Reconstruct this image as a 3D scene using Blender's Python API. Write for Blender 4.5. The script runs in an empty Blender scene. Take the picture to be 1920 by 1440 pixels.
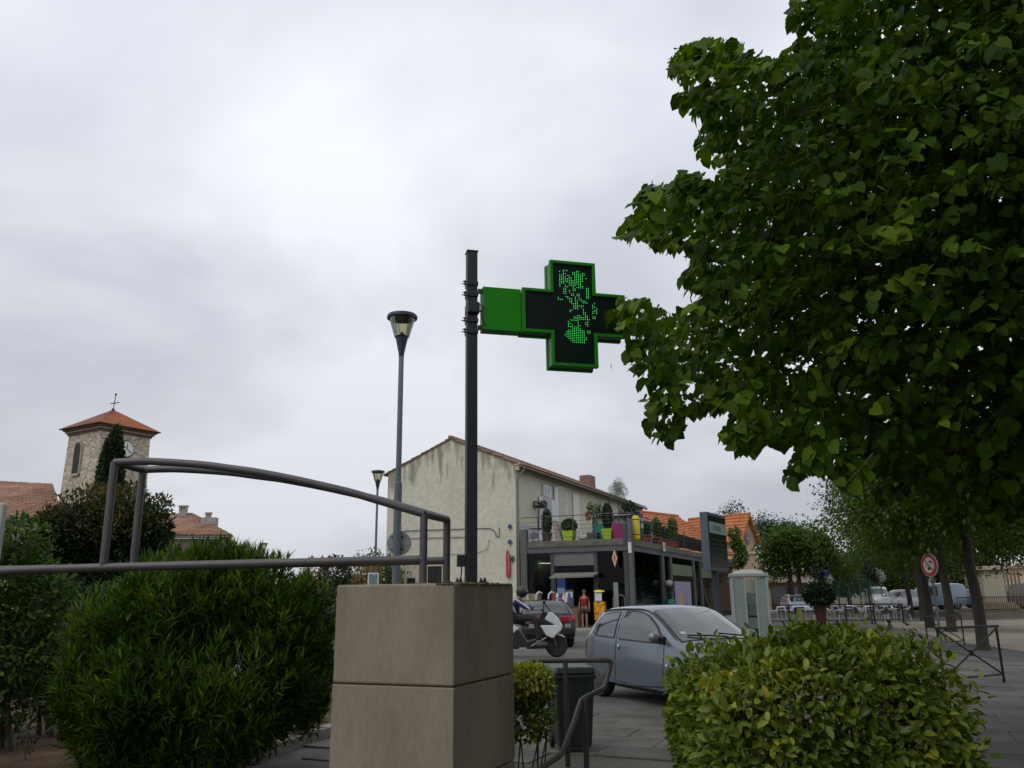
import bpy, math, random
import numpy as np
from math import sin, cos, tan, atan2, radians, pi, sqrt, floor
from mathutils import Matrix, Vector

# ------------------------------------------------------------------ camera, sky, sun
F = 1553.0; PITCH = radians(14.45); ROLL = radians(-.6); EYE = 1.57
SC = bpy.context.scene
COL = SC.collection
cd = bpy.data.cameras.new('camera'); cam = bpy.data.objects.new('camera', cd); COL.objects.link(cam)
cam.matrix_world = Matrix.Translation((0, 0, EYE)) @ Matrix.Rotation(pi/2 + PITCH, 4, 'X') @ Matrix.Rotation(ROLL, 4, 'Z')
cd.sensor_fit = 'HORIZONTAL'; cd.sensor_width = 36; cd.lens = 36*F/1920
cd.clip_start = .05; cd.clip_end = 3000
SC.camera = cam
SC.view_settings.view_transform = 'Standard'; SC.view_settings.look = 'None'
SC.view_settings.exposure = 0; SC.view_settings.gamma = 1; SC.view_settings.use_curve_mapping = False
SC.cycles.max_bounces = 8; SC.cycles.diffuse_bounces = 1; SC.cycles.transparent_max_bounces = 12

SUN_EL, SUN_AZ = radians(50), radians(225)
W = bpy.data.worlds.new('World'); SC.world = W; W.use_nodes = True
nt = W.node_tree; N = nt.nodes; LK = nt.links; N.clear()
def wn(t, **k):
    n = N.new(t)
    for a, b in k.items(): setattr(n, a, b)
    return n
out = wn('ShaderNodeOutputWorld'); bg = wn('ShaderNodeBackground')
sky = wn('ShaderNodeTexSky', sky_type='NISHITA', sun_disc=False)
sky.sun_elevation = SUN_EL; sky.sun_rotation = SUN_AZ
tc = wn('ShaderNodeTexCoord')
sep = wn('ShaderNodeSeparateXYZ'); LK.new(tc.outputs['Generated'], sep.inputs[0])
# project the view direction on a cloud layer overhead: (x,y)/(z+.25)
add = wn('ShaderNodeMath', operation='ADD'); add.inputs[1].default_value = .42; LK.new(sep.outputs[2], add.inputs[0])
mx = wn('ShaderNodeMath', operation='MAXIMUM'); mx.inputs[1].default_value = .12; LK.new(add.outputs[0], mx.inputs[0])
dv = []
for i in (0, 1):
    d_ = wn('ShaderNodeMath', operation='DIVIDE'); LK.new(sep.outputs[i], d_.inputs[0]); LK.new(mx.outputs[0], d_.inputs[1]); dv.append(d_)
cmb = wn('ShaderNodeCombineXYZ'); LK.new(dv[0].outputs[0], cmb.inputs[0]); LK.new(dv[1].outputs[0], cmb.inputs[1])
n1 = wn('ShaderNodeTexNoise'); n1.inputs['Scale'].default_value = 1.25; n1.inputs['Detail'].default_value = 5; n1.inputs['Roughness'].default_value = .5; n1.inputs['Distortion'].default_value = .35
mp = wn('ShaderNodeMapping'); mp.inputs['Location'].default_value = (3.1, 1.4, 0); mp.inputs['Scale'].default_value = (1, 1.25, 1)
LK.new(cmb.outputs[0], mp.inputs[0]); LK.new(mp.outputs[0], n1.inputs['Vector'])
rp = wn('ShaderNodeValToRGB'); LK.new(n1.outputs['Fac'], rp.inputs[0])
e = rp.color_ramp.elements; e[0].position = .37; e[0].color = (6.9, 7.2, 8.05, 1); e[1].position = .61; e[1].color = (10.3, 10.5, 11.2, 1)
# horizon a little duller than overhead
hr = wn('ShaderNodeMapRange'); hr.inputs['From Min'].default_value = 0.0; hr.inputs['From Max'].default_value = .55; hr.inputs['To Min'].default_value = .66; hr.inputs['To Max'].default_value = 1.0
LK.new(sep.outputs[2], hr.inputs['Value'])
ml = wn('ShaderNodeMix', data_type='RGBA', blend_type='MULTIPLY'); ml.inputs['Factor'].default_value = 1
LK.new(rp.outputs[0], ml.inputs['A']); LK.new(hr.outputs[0], ml.inputs['B'])
mix = wn('ShaderNodeMix', data_type='RGBA'); mix.inputs['Factor'].default_value = .96
LK.new(sky.outputs[0], mix.inputs['A']); LK.new(ml.outputs['Result'], mix.inputs['B'])
LK.new(mix.outputs['Result'], bg.inputs[0]); bg.inputs[1].default_value = .1; LK.new(bg.outputs[0], out.inputs[0])
ld = bpy.data.lights.new('sun', 'SUN'); ld.energy = .8; ld.angle = radians(25); ld.color = (1, .95, .86)
lo = bpy.data.objects.new('sun', ld); COL.objects.link(lo)
sd = Vector((sin(SUN_AZ)*cos(SUN_EL), cos(SUN_AZ)*cos(SUN_EL), sin(SUN_EL)))
lo.rotation_euler = sd.to_track_quat('Z', 'Y').to_euler()

# ------------------------------------------------------------------ pixel of the photograph -> place
def ray(px, py):
    x = (px-960)/F; y = -(py-720)/F
    c, s = cos(ROLL), sin(ROLL); x, y = x*c-y*s, x*s+y*c
    cp, sp = cos(PITCH), sin(PITCH)
    return (x, cp-y*sp, sp+y*cp)
def G(px, py, z=0.0):
    r = ray(px, py); t = (z-EYE)/r[2]; return Vector((r[0]*t, r[1]*t, z))
def D(px, py, d):
    r = ray(px, py); t = d/r[1]; return Vector((r[0]*t, d, EYE+r[2]*t))
def on(px, py, P, ang):
    """vertical plane through P heading ang (from +Y towards +X): distance along it, height"""
    dx, dy = sin(ang), cos(ang); r = ray(px, py)
    det = -r[0]*dy + dx*r[1]
    t = (-P[0]*dy + dx*P[1])/det
    return (r[0]*t-P[0])*dx+(r[1]*t-P[1])*dy, EYE+r[2]*t
def proj(p):
    """world -> photograph pixel arrays"""
    p = np.atleast_2d(np.asarray(p, float)); x = p[:, 0]; y = p[:, 1]; z = p[:, 2]-EYE
    cp, sp = cos(PITCH), sin(PITCH)
    dep = y*cp+z*sp; up = -y*sp+z*cp
    c, s = cos(ROLL), sin(ROLL)
    X = x*c+up*s; U = -x*s+up*c
    dep = np.where(dep < .01, .01, dep)
    return 960+F*X/dep, 720-F*U/dep, dep

# ------------------------------------------------------------------ materials
MATS = {}
def M(name, col, rough=.7, metal=0.0, var=.12, scale=3.0, bump=0.0, bscale=40.0, dist=.01, stretch=None, emit=None, spec=.5, fine=0.0, col2=None, coat=0.0, orand=0.0):
    if name in MATS: return MATS[name]
    m = bpy.data.materials.new(name); m.use_nodes = True; t = m.node_tree; n = t.nodes; l = t.links
    b = n['Principled BSDF']; b.inputs['Roughness'].default_value = rough; b.inputs['Metallic'].default_value = metal
    b.inputs['Specular IOR Level'].default_value = spec; b.inputs['Coat Weight'].default_value = coat; b.inputs['Coat Roughness'].default_value = .06
    c = (*col, 1); c2 = (*(col2 or [min(1, v*(1+var)) for v in col]), 1); c1 = (*(col if col2 else [v*(1-var) for v in col]), 1)
    tx = n.new('ShaderNodeTexCoord'); mpn = n.new('ShaderNodeMapping'); l.new(tx.outputs['Object'], mpn.inputs[0])
    if stretch: mpn.inputs['Scale'].default_value = stretch
    if var > 0 or col2:
        ns = n.new('ShaderNodeTexNoise'); ns.inputs['Scale'].default_value = scale; ns.inputs['Detail'].default_value = 6; ns.inputs['Roughness'].default_value = .62
        l.new(mpn.outputs[0], ns.inputs['Vector'])
        r = n.new('ShaderNodeValToRGB'); r.color_ramp.elements[0].position = .32; r.color_ramp.elements[1].position = .68
        r.color_ramp.elements[0].color = c1; r.color_ramp.elements[1].color = c2; l.new(ns.outputs['Fac'], r.inputs[0])
        last = r.outputs[0]
        if fine > 0:
            nf = n.new('ShaderNodeTexNoise'); nf.inputs['Scale'].default_value = scale*14; nf.inputs['Detail'].default_value = 3; l.new(mpn.outputs[0], nf.inputs['Vector'])
            mr = n.new('ShaderNodeMapRange'); mr.inputs['From Min'].default_value = .35; mr.inputs['From Max'].default_value = .65; mr.inputs['To Min'].default_value = 1-fine; mr.inputs['To Max'].default_value = 1+fine
            l.new(nf.outputs['Fac'], mr.inputs['Value'])
            mm = n.new('ShaderNodeMix'); mm.data_type = 'RGBA'; mm.blend_type = 'MULTIPLY'; mm.inputs['Factor'].default_value = 1
            l.new(last, mm.inputs['A']); l.new(mr.outputs[0], mm.inputs['B']); last = mm.outputs['Result']
        if orand > 0:
            oi = n.new('ShaderNodeObjectInfo'); mo = n.new('ShaderNodeMapRange'); mo.inputs['To Min'].default_value = 1-orand; mo.inputs['To Max'].default_value = 1+orand; l.new(oi.outputs['Random'], mo.inputs['Value'])
            gp = n.new('ShaderNodeNewGeometry'); ng = n.new('ShaderNodeTexNoise'); ng.inputs['Scale'].default_value = .9; ng.inputs['Detail'].default_value = 5; l.new(gp.outputs['Position'], ng.inputs['Vector'])
            mg = n.new('ShaderNodeMapRange'); mg.inputs['From Min'].default_value = .35; mg.inputs['From Max'].default_value = .6; mg.inputs['To Min'].default_value = .62; mg.inputs['To Max'].default_value = 1.08; l.new(ng.outputs['Fac'], mg.inputs['Value'])
            mp2 = n.new('ShaderNodeMath'); mp2.operation = 'MULTIPLY'; l.new(mo.outputs[0], mp2.inputs[0]); l.new(mg.outputs[0], mp2.inputs[1])
            mm = n.new('ShaderNodeMix'); mm.data_type = 'RGBA'; mm.blend_type = 'MULTIPLY'; mm.inputs['Factor'].default_value = 1; l.new(last, mm.inputs['A']); l.new(mp2.outputs[0], mm.inputs['B']); last = mm.outputs['Result']
        l.new(last, b.inputs['Base Color'])
    else: b.inputs['Base Color'].default_value = c
    if bump > 0:
        nb = n.new('ShaderNodeTexNoise'); nb.inputs['Scale'].default_value = bscale; nb.inputs['Detail'].default_value = 4; l.new(mpn.outputs[0], nb.inputs['Vector'])
        bp = n.new('ShaderNodeBump'); bp.inputs['Strength'].default_value = bump; bp.inputs['Distance'].default_value = dist
        l.new(nb.outputs['Fac'], bp.inputs['Height']); l.new(bp.outputs[0], b.inputs['Normal'])
    if emit: b.inputs['Emission Color'].default_value = (*emit[0], 1); b.inputs['Emission Strength'].default_value = emit[1]
    MATS[name] = m; return m

def leaf_mat(name, cols, rough=.45, transl=.35, bigscale=1.0, spec=.35):
    """cols: list of (position, colour) picked by a random value for each leaf"""
    if name in MATS: return MATS[name]
    m = bpy.data.materials.new(name); m.use_nodes = True; t = m.node_tree; n = t.nodes; l = t.links
    b = n['Principled BSDF']; b.inputs['Roughness'].default_value = rough; b.inputs['Specular IOR Level'].default_value = spec
    g = n.new('ShaderNodeNewGeometry'); tx = n.new('ShaderNodeTexCoord')
    oi = n.new('ShaderNodeObjectInfo')
    ns = n.new('ShaderNodeTexNoise'); ns.inputs['Scale'].default_value = bigscale; ns.inputs['Detail'].default_value = 2; l.new(g.outputs['Position'], ns.inputs['Vector'])
    wf = n.new('ShaderNodeMath'); wf.operation = 'ADD'; l.new(g.outputs['Random Per Island'], wf.inputs[0]); l.new(oi.outputs['Random'], wf.inputs[1])
    fr = n.new('ShaderNodeMath'); fr.operation = 'FRACT'; l.new(wf.outputs[0], fr.inputs[0])
    ad = n.new('ShaderNodeMath'); ad.operation = 'MULTIPLY_ADD'; l.new(fr.outputs[0], ad.inputs[0]); ad.inputs[1].default_value = .62
    sc = n.new('ShaderNodeMath'); sc.operation = 'MULTIPLY_ADD'; l.new(ns.outputs['Fac'], sc.inputs[0]); sc.inputs[1].default_value = 1.3; sc.inputs[2].default_value = -.45
    l.new(sc.outputs[0], ad.inputs[2])
    r = n.new('ShaderNodeValToRGB'); el = r.color_ramp.elements
    while len(el) < len(cols): el.new(.5)
    for i, (p, c) in enumerate(cols): el[i].position = p; el[i].color = (*c, 1)
    l.new(ad.outputs[0], r.inputs[0]); l.new(r.outputs[0], b.inputs['Base Color'])
    tr = n.new('ShaderNodeBsdfTranslucent'); hs = n.new('ShaderNodeHueSaturation'); hs.inputs['Value'].default_value = 1.5; hs.inputs['Saturation'].default_value = 1.1
    l.new(r.outputs[0], hs.inputs['Color']); l.new(hs.outputs[0], tr.inputs[0])
    mxs = n.new('ShaderNodeMixShader'); mxs.inputs[0].default_value = transl
    l.new(b.outputs[0], mxs.inputs[1]); l.new(tr.outputs[0], mxs.inputs[2]); l.new(mxs.outputs[0], n['Material Output'].inputs[0])
    MATS[name] = m; return m

def glass_mat(name, tint=(.75, .82, .82), fac=.35, rough=.03):
    if name in MATS: return MATS[name]
    m = bpy.data.materials.new(name); m.use_nodes = True; t = m.node_tree; n = t.nodes; l = t.links
    n.remove(n['Principled BSDF'])
    tr = n.new('ShaderNodeBsdfTransparent'); tr.inputs[0].default_value = (*tint, 1)
    gl = n.new('ShaderNodeBsdfGlossy'); gl.inputs['Roughness'].default_value = rough; gl.inputs[0].default_value = (.8, .85, .88, 1)
    fr = n.new('ShaderNodeFresnel'); fr.inputs[0].default_value = 1.5
    mr = n.new('ShaderNodeMath'); mr.operation = 'MULTIPLY_ADD'; mr.inputs[1].default_value = fac*1.4; mr.inputs[2].default_value = 0.0; l.new(fr.outputs[0], mr.inputs[0])
    mx_ = n.new('ShaderNodeMixShader'); l.new(mr.outputs[0], mx_.inputs[0]); l.new(tr.outputs[0], mx_.inputs[1]); l.new(gl.outputs[0], mx_.inputs[2])
    l.new(mx_.outputs[0], n['Material Output'].inputs[0]); MATS[name] = m; return m

# ------------------------------------------------------------------ mesh builder
class MB:
    def __init__(s): s.v = []; s.f = []; s.m = []; s.mi = 0; s.T = None
    def add(s, vs, fs):
        o = len(s.v)
        if s.T is not None: vs = [s.T @ Vector(p) for p in vs]
        s.v += [tuple(p) for p in vs]; s.f += [tuple(o+i for i in f) for f in fs]; s.m += [s.mi]*len(fs); return s
    def box(s, x0, x1, y0, y1, z0, z1):
        return s.add([(x, y, z) for z in (z0, z1) for y in (y0, y1) for x in (x0, x1)],
                     [(0, 2, 3, 1), (4, 5, 7, 6), (0, 1, 5, 4), (2, 6, 7, 3), (0, 4, 6, 2), (1, 3, 7, 5)])
    def cbox(s, c, sz): return s.box(c[0]-sz[0]/2, c[0]+sz[0]/2, c[1]-sz[1]/2, c[1]+sz[1]/2, c[2]-sz[2]/2, c[2]+sz[2]/2)
    def bar(s, a, b, w, h=None, up=(0, 0, 1)):
        a = Vector(a); b = Vector(b); h = h or w; d = (b-a).normalized(); u = Vector(up)
        if abs(d.dot(u)) > .98: u = Vector((1, 0, 0))
        sx = d.cross(u).normalized()*w/2; sy = d.cross(sx).normalized()*h/2
        vs = [p+sx*i+sy*j for p in (a, b) for i, j in ((-1, -1), (1, -1), (1, 1), (-1, 1))]
        return s.add(vs, [(0, 1, 2, 3), (7, 6, 5, 4), (0, 4, 5, 1), (1, 5, 6, 2), (2, 6, 7, 3), (3, 7, 4, 0)])
    def tube(s, pts, r, n=8, cap=True):
        pts = [Vector(p) for p in pts]; rs = r if isinstance(r, (list, tuple)) else [r]*len(pts)
        vs = []; ref = None
        for i, p in enumerate(pts):
            d = ((pts[min(i+1, len(pts)-1)]-p).normalized() + (p-pts[max(i-1, 0)]).normalized())
            d = d.normalized() if d.length > 1e-6 else Vector((0, 0, 1))
            if ref is None:
                ref = Vector((0, 0, 1)) if abs(d.z) < .9 else Vector((1, 0, 0))
            a = d.cross(ref).normalized(); b = a.cross(d).normalized(); ref = b
            vs += [p+(a*cos(2*pi*k/n)+b*sin(2*pi*k/n))*rs[i] for k in range(n)]
        fs = [(i*n+k, i*n+(k+1) % n, (i+1)*n+(k+1) % n, (i+1)*n+k) for i in range(len(pts)-1) for k in range(n)]
        if cap: fs += [tuple(range(n))[::-1], tuple((len(pts)-1)*n+k for k in range(n))]
        return s.add(vs, fs)
    def lathe(s, prof, n=20, c=(0, 0, 0), axis='z'):
        vs = []; fs = []
        for r, h in prof:
            for k in range(n):
                a = 2*pi*k/n
                p = (r*cos(a), r*sin(a), h) if axis == 'z' else ((h, r*cos(a), r*sin(a)) if axis == 'x' else (r*cos(a), h, r*sin(a)))
                vs.append((p[0]+c[0], p[1]+c[1], p[2]+c[2]))
        for i in range(len(prof)-1):
            for k in range(n): fs.append((i*n+k, i*n+(k+1) % n, (i+1)*n+(k+1) % n, (i+1)*n+k))
        fs += [tuple(range(n))[::-1], tuple((len(prof)-1)*n+k for k in range(n))]
        return s.add(vs, fs)
    def prism(s, poly, d0, d1, plane='xz'):
        n = len(poly)
        def P(a, b, d): return (a, d, b) if plane == 'xz' else ((a, b, d) if plane == 'xy' else (d, a, b))
        vs = [P(a, b, d) for d in (d0, d1) for a, b in poly]
        return s.add(vs, [tuple(range(n)), tuple(range(2*n-1, n-1, -1))]+[(i, (i+1) % n+0, (i+1) % n+n, i+n)[::-1] for i in range(n)])
    def ell(s, c, r, n=10, m=7, wob=0, rnd=None):
        vs = []; 
        for i in range(m+1):
            th = pi*i/m
            for k in range(n):
                a = 2*pi*k/n; q = 1+(rnd.uniform(-wob, wob) if rnd else 0)
                vs.append((c[0]+r[0]*sin(th)*cos(a)*q, c[1]+r[1]*sin(th)*sin(a)*q, c[2]+r[2]*cos(th)*q))
        return s.add(vs, [(i*n+k, (i+1)*n+k, (i+1)*n+(k+1) % n, i*n+(k+1) % n) for i in range(m) for k in range(n)])
    def quad(s, *p): return s.add(p, [tuple(range(len(p)))])
    def build(s, name, mats, parent=None, world=False, smooth=False, loc=None, bevel=0, seg=2, rz=0):
        vs = s.v
        if parent is not None and world:
            inv = (Matrix.Translation(parent.location) @ Matrix.Rotation(parent.rotation_euler.z, 4, 'Z')).inverted()
            vs = [tuple(inv @ Vector(p)) for p in vs]
        if parent is None and loc is not None and world:
            vs = [(p[0]-loc[0], p[1]-loc[1], p[2]-loc[2]) for p in vs]
        me = bpy.data.meshes.new(name); me.from_pydata(vs, [], s.f)
        mats = mats if isinstance(mats, (list, tuple)) else [mats]
        for m in mats: me.materials.append(m)
        if len(mats) > 1: me.polygons.foreach_set('material_index', s.m)
        if smooth:
            me.polygons.foreach_set('use_smooth', [True]*len(me.polygons))
            try: me.set_sharp_from_angle(angle=radians(smooth if smooth > 1 else 40))
            except Exception: pass
        o = bpy.data.objects.new(name, me); COL.objects.link(o)
        if parent is not None: o.parent = parent
        elif loc is not None: o.location = loc; o.rotation_euler.z = rz
        if bevel:
            b = o.modifiers.new('bevel', 'BEVEL'); b.width = bevel; b.segments = seg; b.limit_method = 'ANGLE'; b.angle_limit = radians(40)
        return o
def tag(o, label=None, cat=None, group=None, kind=None):
    if label: o['label'] = label
    if cat: o['category'] = cat
    if group: o['group'] = group
    if kind: o['kind'] = kind
    return o
def thing(name, label, cat, loc=(0, 0, 0), rz=0, group=None):
    o = bpy.data.objects.new(name, None); COL.objects.link(o); o.location = loc; o.rotation_euler = (0, 0, rz); o.empty_display_size = .2
    return tag(o, label, cat, group)
def root_struct(name, loc=(0, 0, 0), rz=0):
    o = bpy.data.objects.new(name, None); COL.objects.link(o); o.location = loc; o.rotation_euler = (0, 0, rz); o['kind'] = 'structure'; return o
def copy_tree(o, parent=None):
    c = o.copy(); COL.objects.link(c)
    if parent is not None: c.parent = parent
    for ch in list(o.children): copy_tree(ch, c)
    return c
def place(o, loc, rz, label, sc=None):
    o.location = loc; o.rotation_euler.z = rz; o['label'] = label
    if sc: o.scale = (sc, sc, sc)
    return o
def mirror_x(pts): return [(-a, b) for a, b in pts]
def R(d): return radians(d)

# ------------------------------------------------------------------ leaves
LEAF = {
 'heart': ([(0, 0, 0), (.5, 0, -.05), (1.0, 0, -.2), (-.13, .24, .05), (.25, .46, .08), (.68, .33, -.0), (-.13, -.24, .05), (.25, -.46, .08), (.68, -.33, -.0)],
           [(0, 1, 4, 3), (1, 2, 5, 4), (0, 6, 7, 1), (1, 7, 8, 2)]),
 'oval': ([(0, 0, 0), (.5, 0, -.03), (1.0, 0, -.14), (.22, .2, .06), (.68, .21, .02), (.22, -.2, .06), (.68, -.21, .02)],
          [(0, 1, 3), (1, 4, 3), (1, 2, 4), (0, 5, 1), (1, 5, 6), (1, 6, 2)]),
 'lance': ([(0, 0, 0), (.5, 0, -.02), (1.0, 0, -.13), (.4, .075, .02), (.4, -.075, .02)], [(0, 1, 3), (1, 2, 3), (0, 4, 1), (1, 4, 2)]),
 'card': ([(0, 0, 0), (.45, .3, .05), (1.0, 0, -.1), (.45, -.3, .05)], [(0, 3, 1), (1, 3, 2)]),
}
def unit(a):
    return a/np.maximum(np.linalg.norm(a, axis=1, keepdims=True), 1e-9)
def leaf_verts(kind, P, Dn, Nm, S):
    tv = np.array(LEAF[kind][0]); Dn = unit(Dn); Y = unit(np.cross(Nm, Dn)); Z = np.cross(Dn, Y)
    V = P[:, None, :] + S[:, None, None]*(tv[None, :, 0:1]*Dn[:, None, :] + tv[None, :, 1:2]*Y[:, None, :] + tv[None, :, 2:3]*Z[:, None, :])
    return V
def leaves_mesh(name, kind, P, Dn, Nm, S):
    V = leaf_verts(kind, P, Dn, Nm, S); n, k, _ = V.shape; fs = LEAF[kind][1]
    me = bpy.data.meshes.new(name); me.vertices.add(n*k); me.vertices.foreach_set('co', V.reshape(-1).astype(np.float32))
    lp = np.concatenate([np.array(f) for f in fs]); tot = np.array([len(f) for f in fs]); L = len(lp)
    me.loops.add(n*L); me.loops.foreach_set('vertex_index', (lp[None, :]+(np.arange(n)*k)[:, None]).reshape(-1).astype(np.int32))
    me.polygons.add(n*len(fs)); st = np.concatenate([[0], np.cumsum(tot)[:-1]])
    me.polygons.foreach_set('loop_start', (st[None, :]+(np.arange(n)*L)[:, None]).reshape(-1).astype(np.int32))
    me.polygons.foreach_set('use_smooth', np.ones(n*len(fs), bool))
    me.update(calc_edges=True); me.validate(); return me
_leafmesh = {}
def add_foliage(root, kind, P, Dn, Nm, S, mat, name='foliage', single=0, label=None):
    """all leaves of a plant; the `single` ones that show largest become leaf parts"""
    loc = np.array(root.location); 
    mask = np.zeros(len(P), bool)
    if single:
        px, py, dep = proj(P)
        ok = (px > 5) & (px < 1915) & (py > 5) & (py < 1435)
        score = np.where(ok, S/dep, 0) * (1.0/(1+0*dep)); idx = np.argsort(-score/ (dep**1.5))[:single]
        mask[idx] = True
        key = (kind, mat.name)
        if key not in _leafmesh:
            me = bpy.data.meshes.new('leaf'); me.from_pydata([tuple(v) for v in LEAF[kind][0]], [], LEAF[kind][1]); me.materials.append(mat)
            me.polygons.foreach_set('use_smooth', [True]*len(me.polygons)); _leafmesh[key] = me
        me = _leafmesh[key]
        Du = unit(Dn[idx]); Y = unit(np.cross(Nm[idx], Du)); Z = np.cross(Du, Y)
        for j, i in enumerate(idx):
            o = bpy.data.objects.new('leaf', me); COL.objects.link(o); o.parent = root
            m = Matrix(((Du[j][0], Y[j][0], Z[j][0], P[i][0]-loc[0]), (Du[j][1], Y[j][1], Z[j][1], P[i][1]-loc[1]), (Du[j][2], Y[j][2], Z[j][2], P[i][2]-loc[2]), (0, 0, 0, 1)))
            o.matrix_local = m @ Matrix.Scale(float(S[i]), 4)
    k = ~mask
    me = leaves_mesh(name, kind, P[k]-loc, Dn[k], Nm[k], S[k]); me.materials.append(mat)
    o = bpy.data.objects.new(name, me); COL.objects.link(o); o.parent = root; o['kind'] = 'stuff'
    return o
def rnd_dir(rs, n): return unit(rs.normal(size=(n, 3)))
def blob_points(rs, blobs, n, lo=.55):
    """points in the outer shell of ellipsoids, with the outward direction; points deep inside a neighbour are dropped"""
    B = np.array([list(b[0])+list(b[1]) for b in blobs], float)
    area = (B[:, 3]*B[:, 4]+B[:, 4]*B[:, 5]+B[:, 3]*B[:, 5]); pr = area/area.sum()
    w = rs.choice(len(B), n, p=pr); d = rnd_dir(rs, n); rr = lo+(1-lo)*rs.rand(n)**.6
    P = B[w, :3]+d*B[w, 3:6]*rr[:, None]
    keep = np.ones(n, bool)
    for b in B:
        q = (((P-b[:3])/b[3:6])**2).sum(1); keep &= ~(q < (lo*.8)**2)
    O = unit(d/B[w, 3:6])
    return P[keep], O[keep]
def leafy(rs, P, O, size, up=.3, jit=.7, droop=0.0, sv=.3):
    n = len(P)
    Dn = unit(O+rs.normal(size=(n, 3))*jit+np.array([0, 0, up-droop]))
    Nm = unit(O*.5+np.array([0, 0, 1.0])+rs.normal(size=(n, 3))*.45)
    S = size*(1+rs.uniform(-sv, sv, n)); return Dn, Nm, S

# ================================================================== materials used all over
concrete = M('weathered_concrete', (.225, .190, .135), .88, var=.22, scale=1.3, bump=.35, bscale=60, dist=.006, stretch=(1.7, 1.7, .6), fine=.07)
asphalt = M('asphalt', (.104, .100, .090), .9, var=.2, scale=.35, bump=.5, bscale=90, dist=.01, fine=.18, orand=.01)
slab_m = M('paving_stone', (.108, .099, .083), .85, var=.3, scale=1.1, bump=.3, bscale=50, dist=.005, fine=.14, orand=.14)
beige_m = M('sandy_ground', (.27, .235, .18), .93, var=.22, scale=.5, bump=.4, bscale=40, dist=.01, fine=.1)
pave_m = M('far_pavement', (.24, .225, .195), .9, var=.15, scale=.8, fine=.1)
kerb_m = M('kerb_stone', (.23, .215, .19), .85, var=.2, scale=3, bump=.4, bscale=50, dist=.006)
soil_m = M('soil', (.085, .048, .020), .97, var=.45, scale=2.2, bump=1, bscale=25, dist=.03, fine=.25)
steel = M('dark_galvanised_steel', (.070, .074, .084), .48, .35, var=.35, scale=7, bump=.1, bscale=80, dist=.002, col2=(.105, .088, .084))
pole_m = M('black_painted_steel', (.007, .009, .012), .5, .0, var=.2, scale=5)
lampgrey = M('grey_green_lamp_paint', (.10, .125, .135), .5, .2, var=.12, scale=4)
lampdark = M('dark_lamp_metal', (.03, .037, .045), .45, .3, var=.1)
cable_m = M('black_rubber', (.01, .01, .01), .5, var=0)
iron = M('black_iron', (.012, .012, .013), .5, .2, var=.3, scale=10)
white_p = M('white_paint', (.62, .62, .60), .5, var=.06)
red_p = M('red_paint', (.42, .02, .025), .4, var=.08)
brown_bark = M('bark', (.052, .045, .036), .95, var=.35, scale=6, bump=1, bscale=22, dist=.04, stretch=(1, 1, .25))
dark_glass = M('dark_glazing', (.012, .016, .016), .06, var=0, spec=.8)
tile_m = M('old_clay_tiles', (.16, .078, .045), .9, var=0, scale=.9, col2=(.30, .175, .11), bump=.3, bscale=12, fine=.28)
tile_or = M('orange_clay_tiles', (.42, .145, .055), .85, var=.14, scale=.7, fine=.16)

# ================================================================== ground
g = MB(); g.add([(-700, 8.42, 0), (900, 8.42, 0), (900, 1500, 0), (-700, 1500, 0)], [(0, 1, 2, 3)])
tag(g.build('road', asphalt), kind='structure')
g = MB(); g.box(-60, 60, -60, 7.85, -.50, -.34)
tag(g.build('lower_path', slab_m), kind='structure')
s = MB(); s.box(-1.9, 5.2, 8.13, 8.42, -.34, -.004); s.box(-1.9, 5.2, 7.85, 8.13, -.34, -.17)
s.box(5.2, 60, 7.85, 8.42, -.34, -.004); s.box(-60, -1.9, 7.85, 8.42, -.34, -.004)
brick_red = M('reddish_step', (.15, .085, .06), .9, var=.3, scale=4, bump=.4)
tag(s.build('steps', brick_red, bevel=.01), kind='structure')

# near pavement made of separate slabs (grid heading 24 degrees)
pv = root_struct('pavement', (0, 8.42, 0), radians(-24))
rnd = random.Random(5)
sl = MB(); sl.box(-.446, .446, -.296, .296, -.03, .020)
first = None; k = 0
jm = MB(); jm.add([(-2.6, 8.43, .004), (5.3, 8.43, .004), (4.2, 12.3, .004), (-1.2, 12.1, .004)], [(0, 1, 2, 3)])
ca, sa = cos(R(24)), sin(R(24))
for i in range(-8, 14):
    for j in range(-8, 14):
        lx = i*.9+(.45 if j % 2 else 0); ly = j*.6
        wx = lx*ca+ly*sa; wy = 8.42-lx*sa+ly*ca
        if wy < 8.80 or wy > 12.2-.12*abs(wx) or wx < -2.3 or wx > 4.9: continue
        if first is None: o = first = sl.build('paving_slab', slab_m, parent=pv, bevel=.006, seg=1)
        else: o = first.copy(); COL.objects.link(o)
        o.location = (lx, ly, rnd.uniform(-.003, .003)); o.rotation_euler = (rnd.uniform(-.003, .003), rnd.uniform(-.003, .003), 0); k += 1
o = jm.build('paving_joint_bed', M('joint_sand', (.10, .095, .08), .95, var=.2), parent=pv, world=True)
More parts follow.
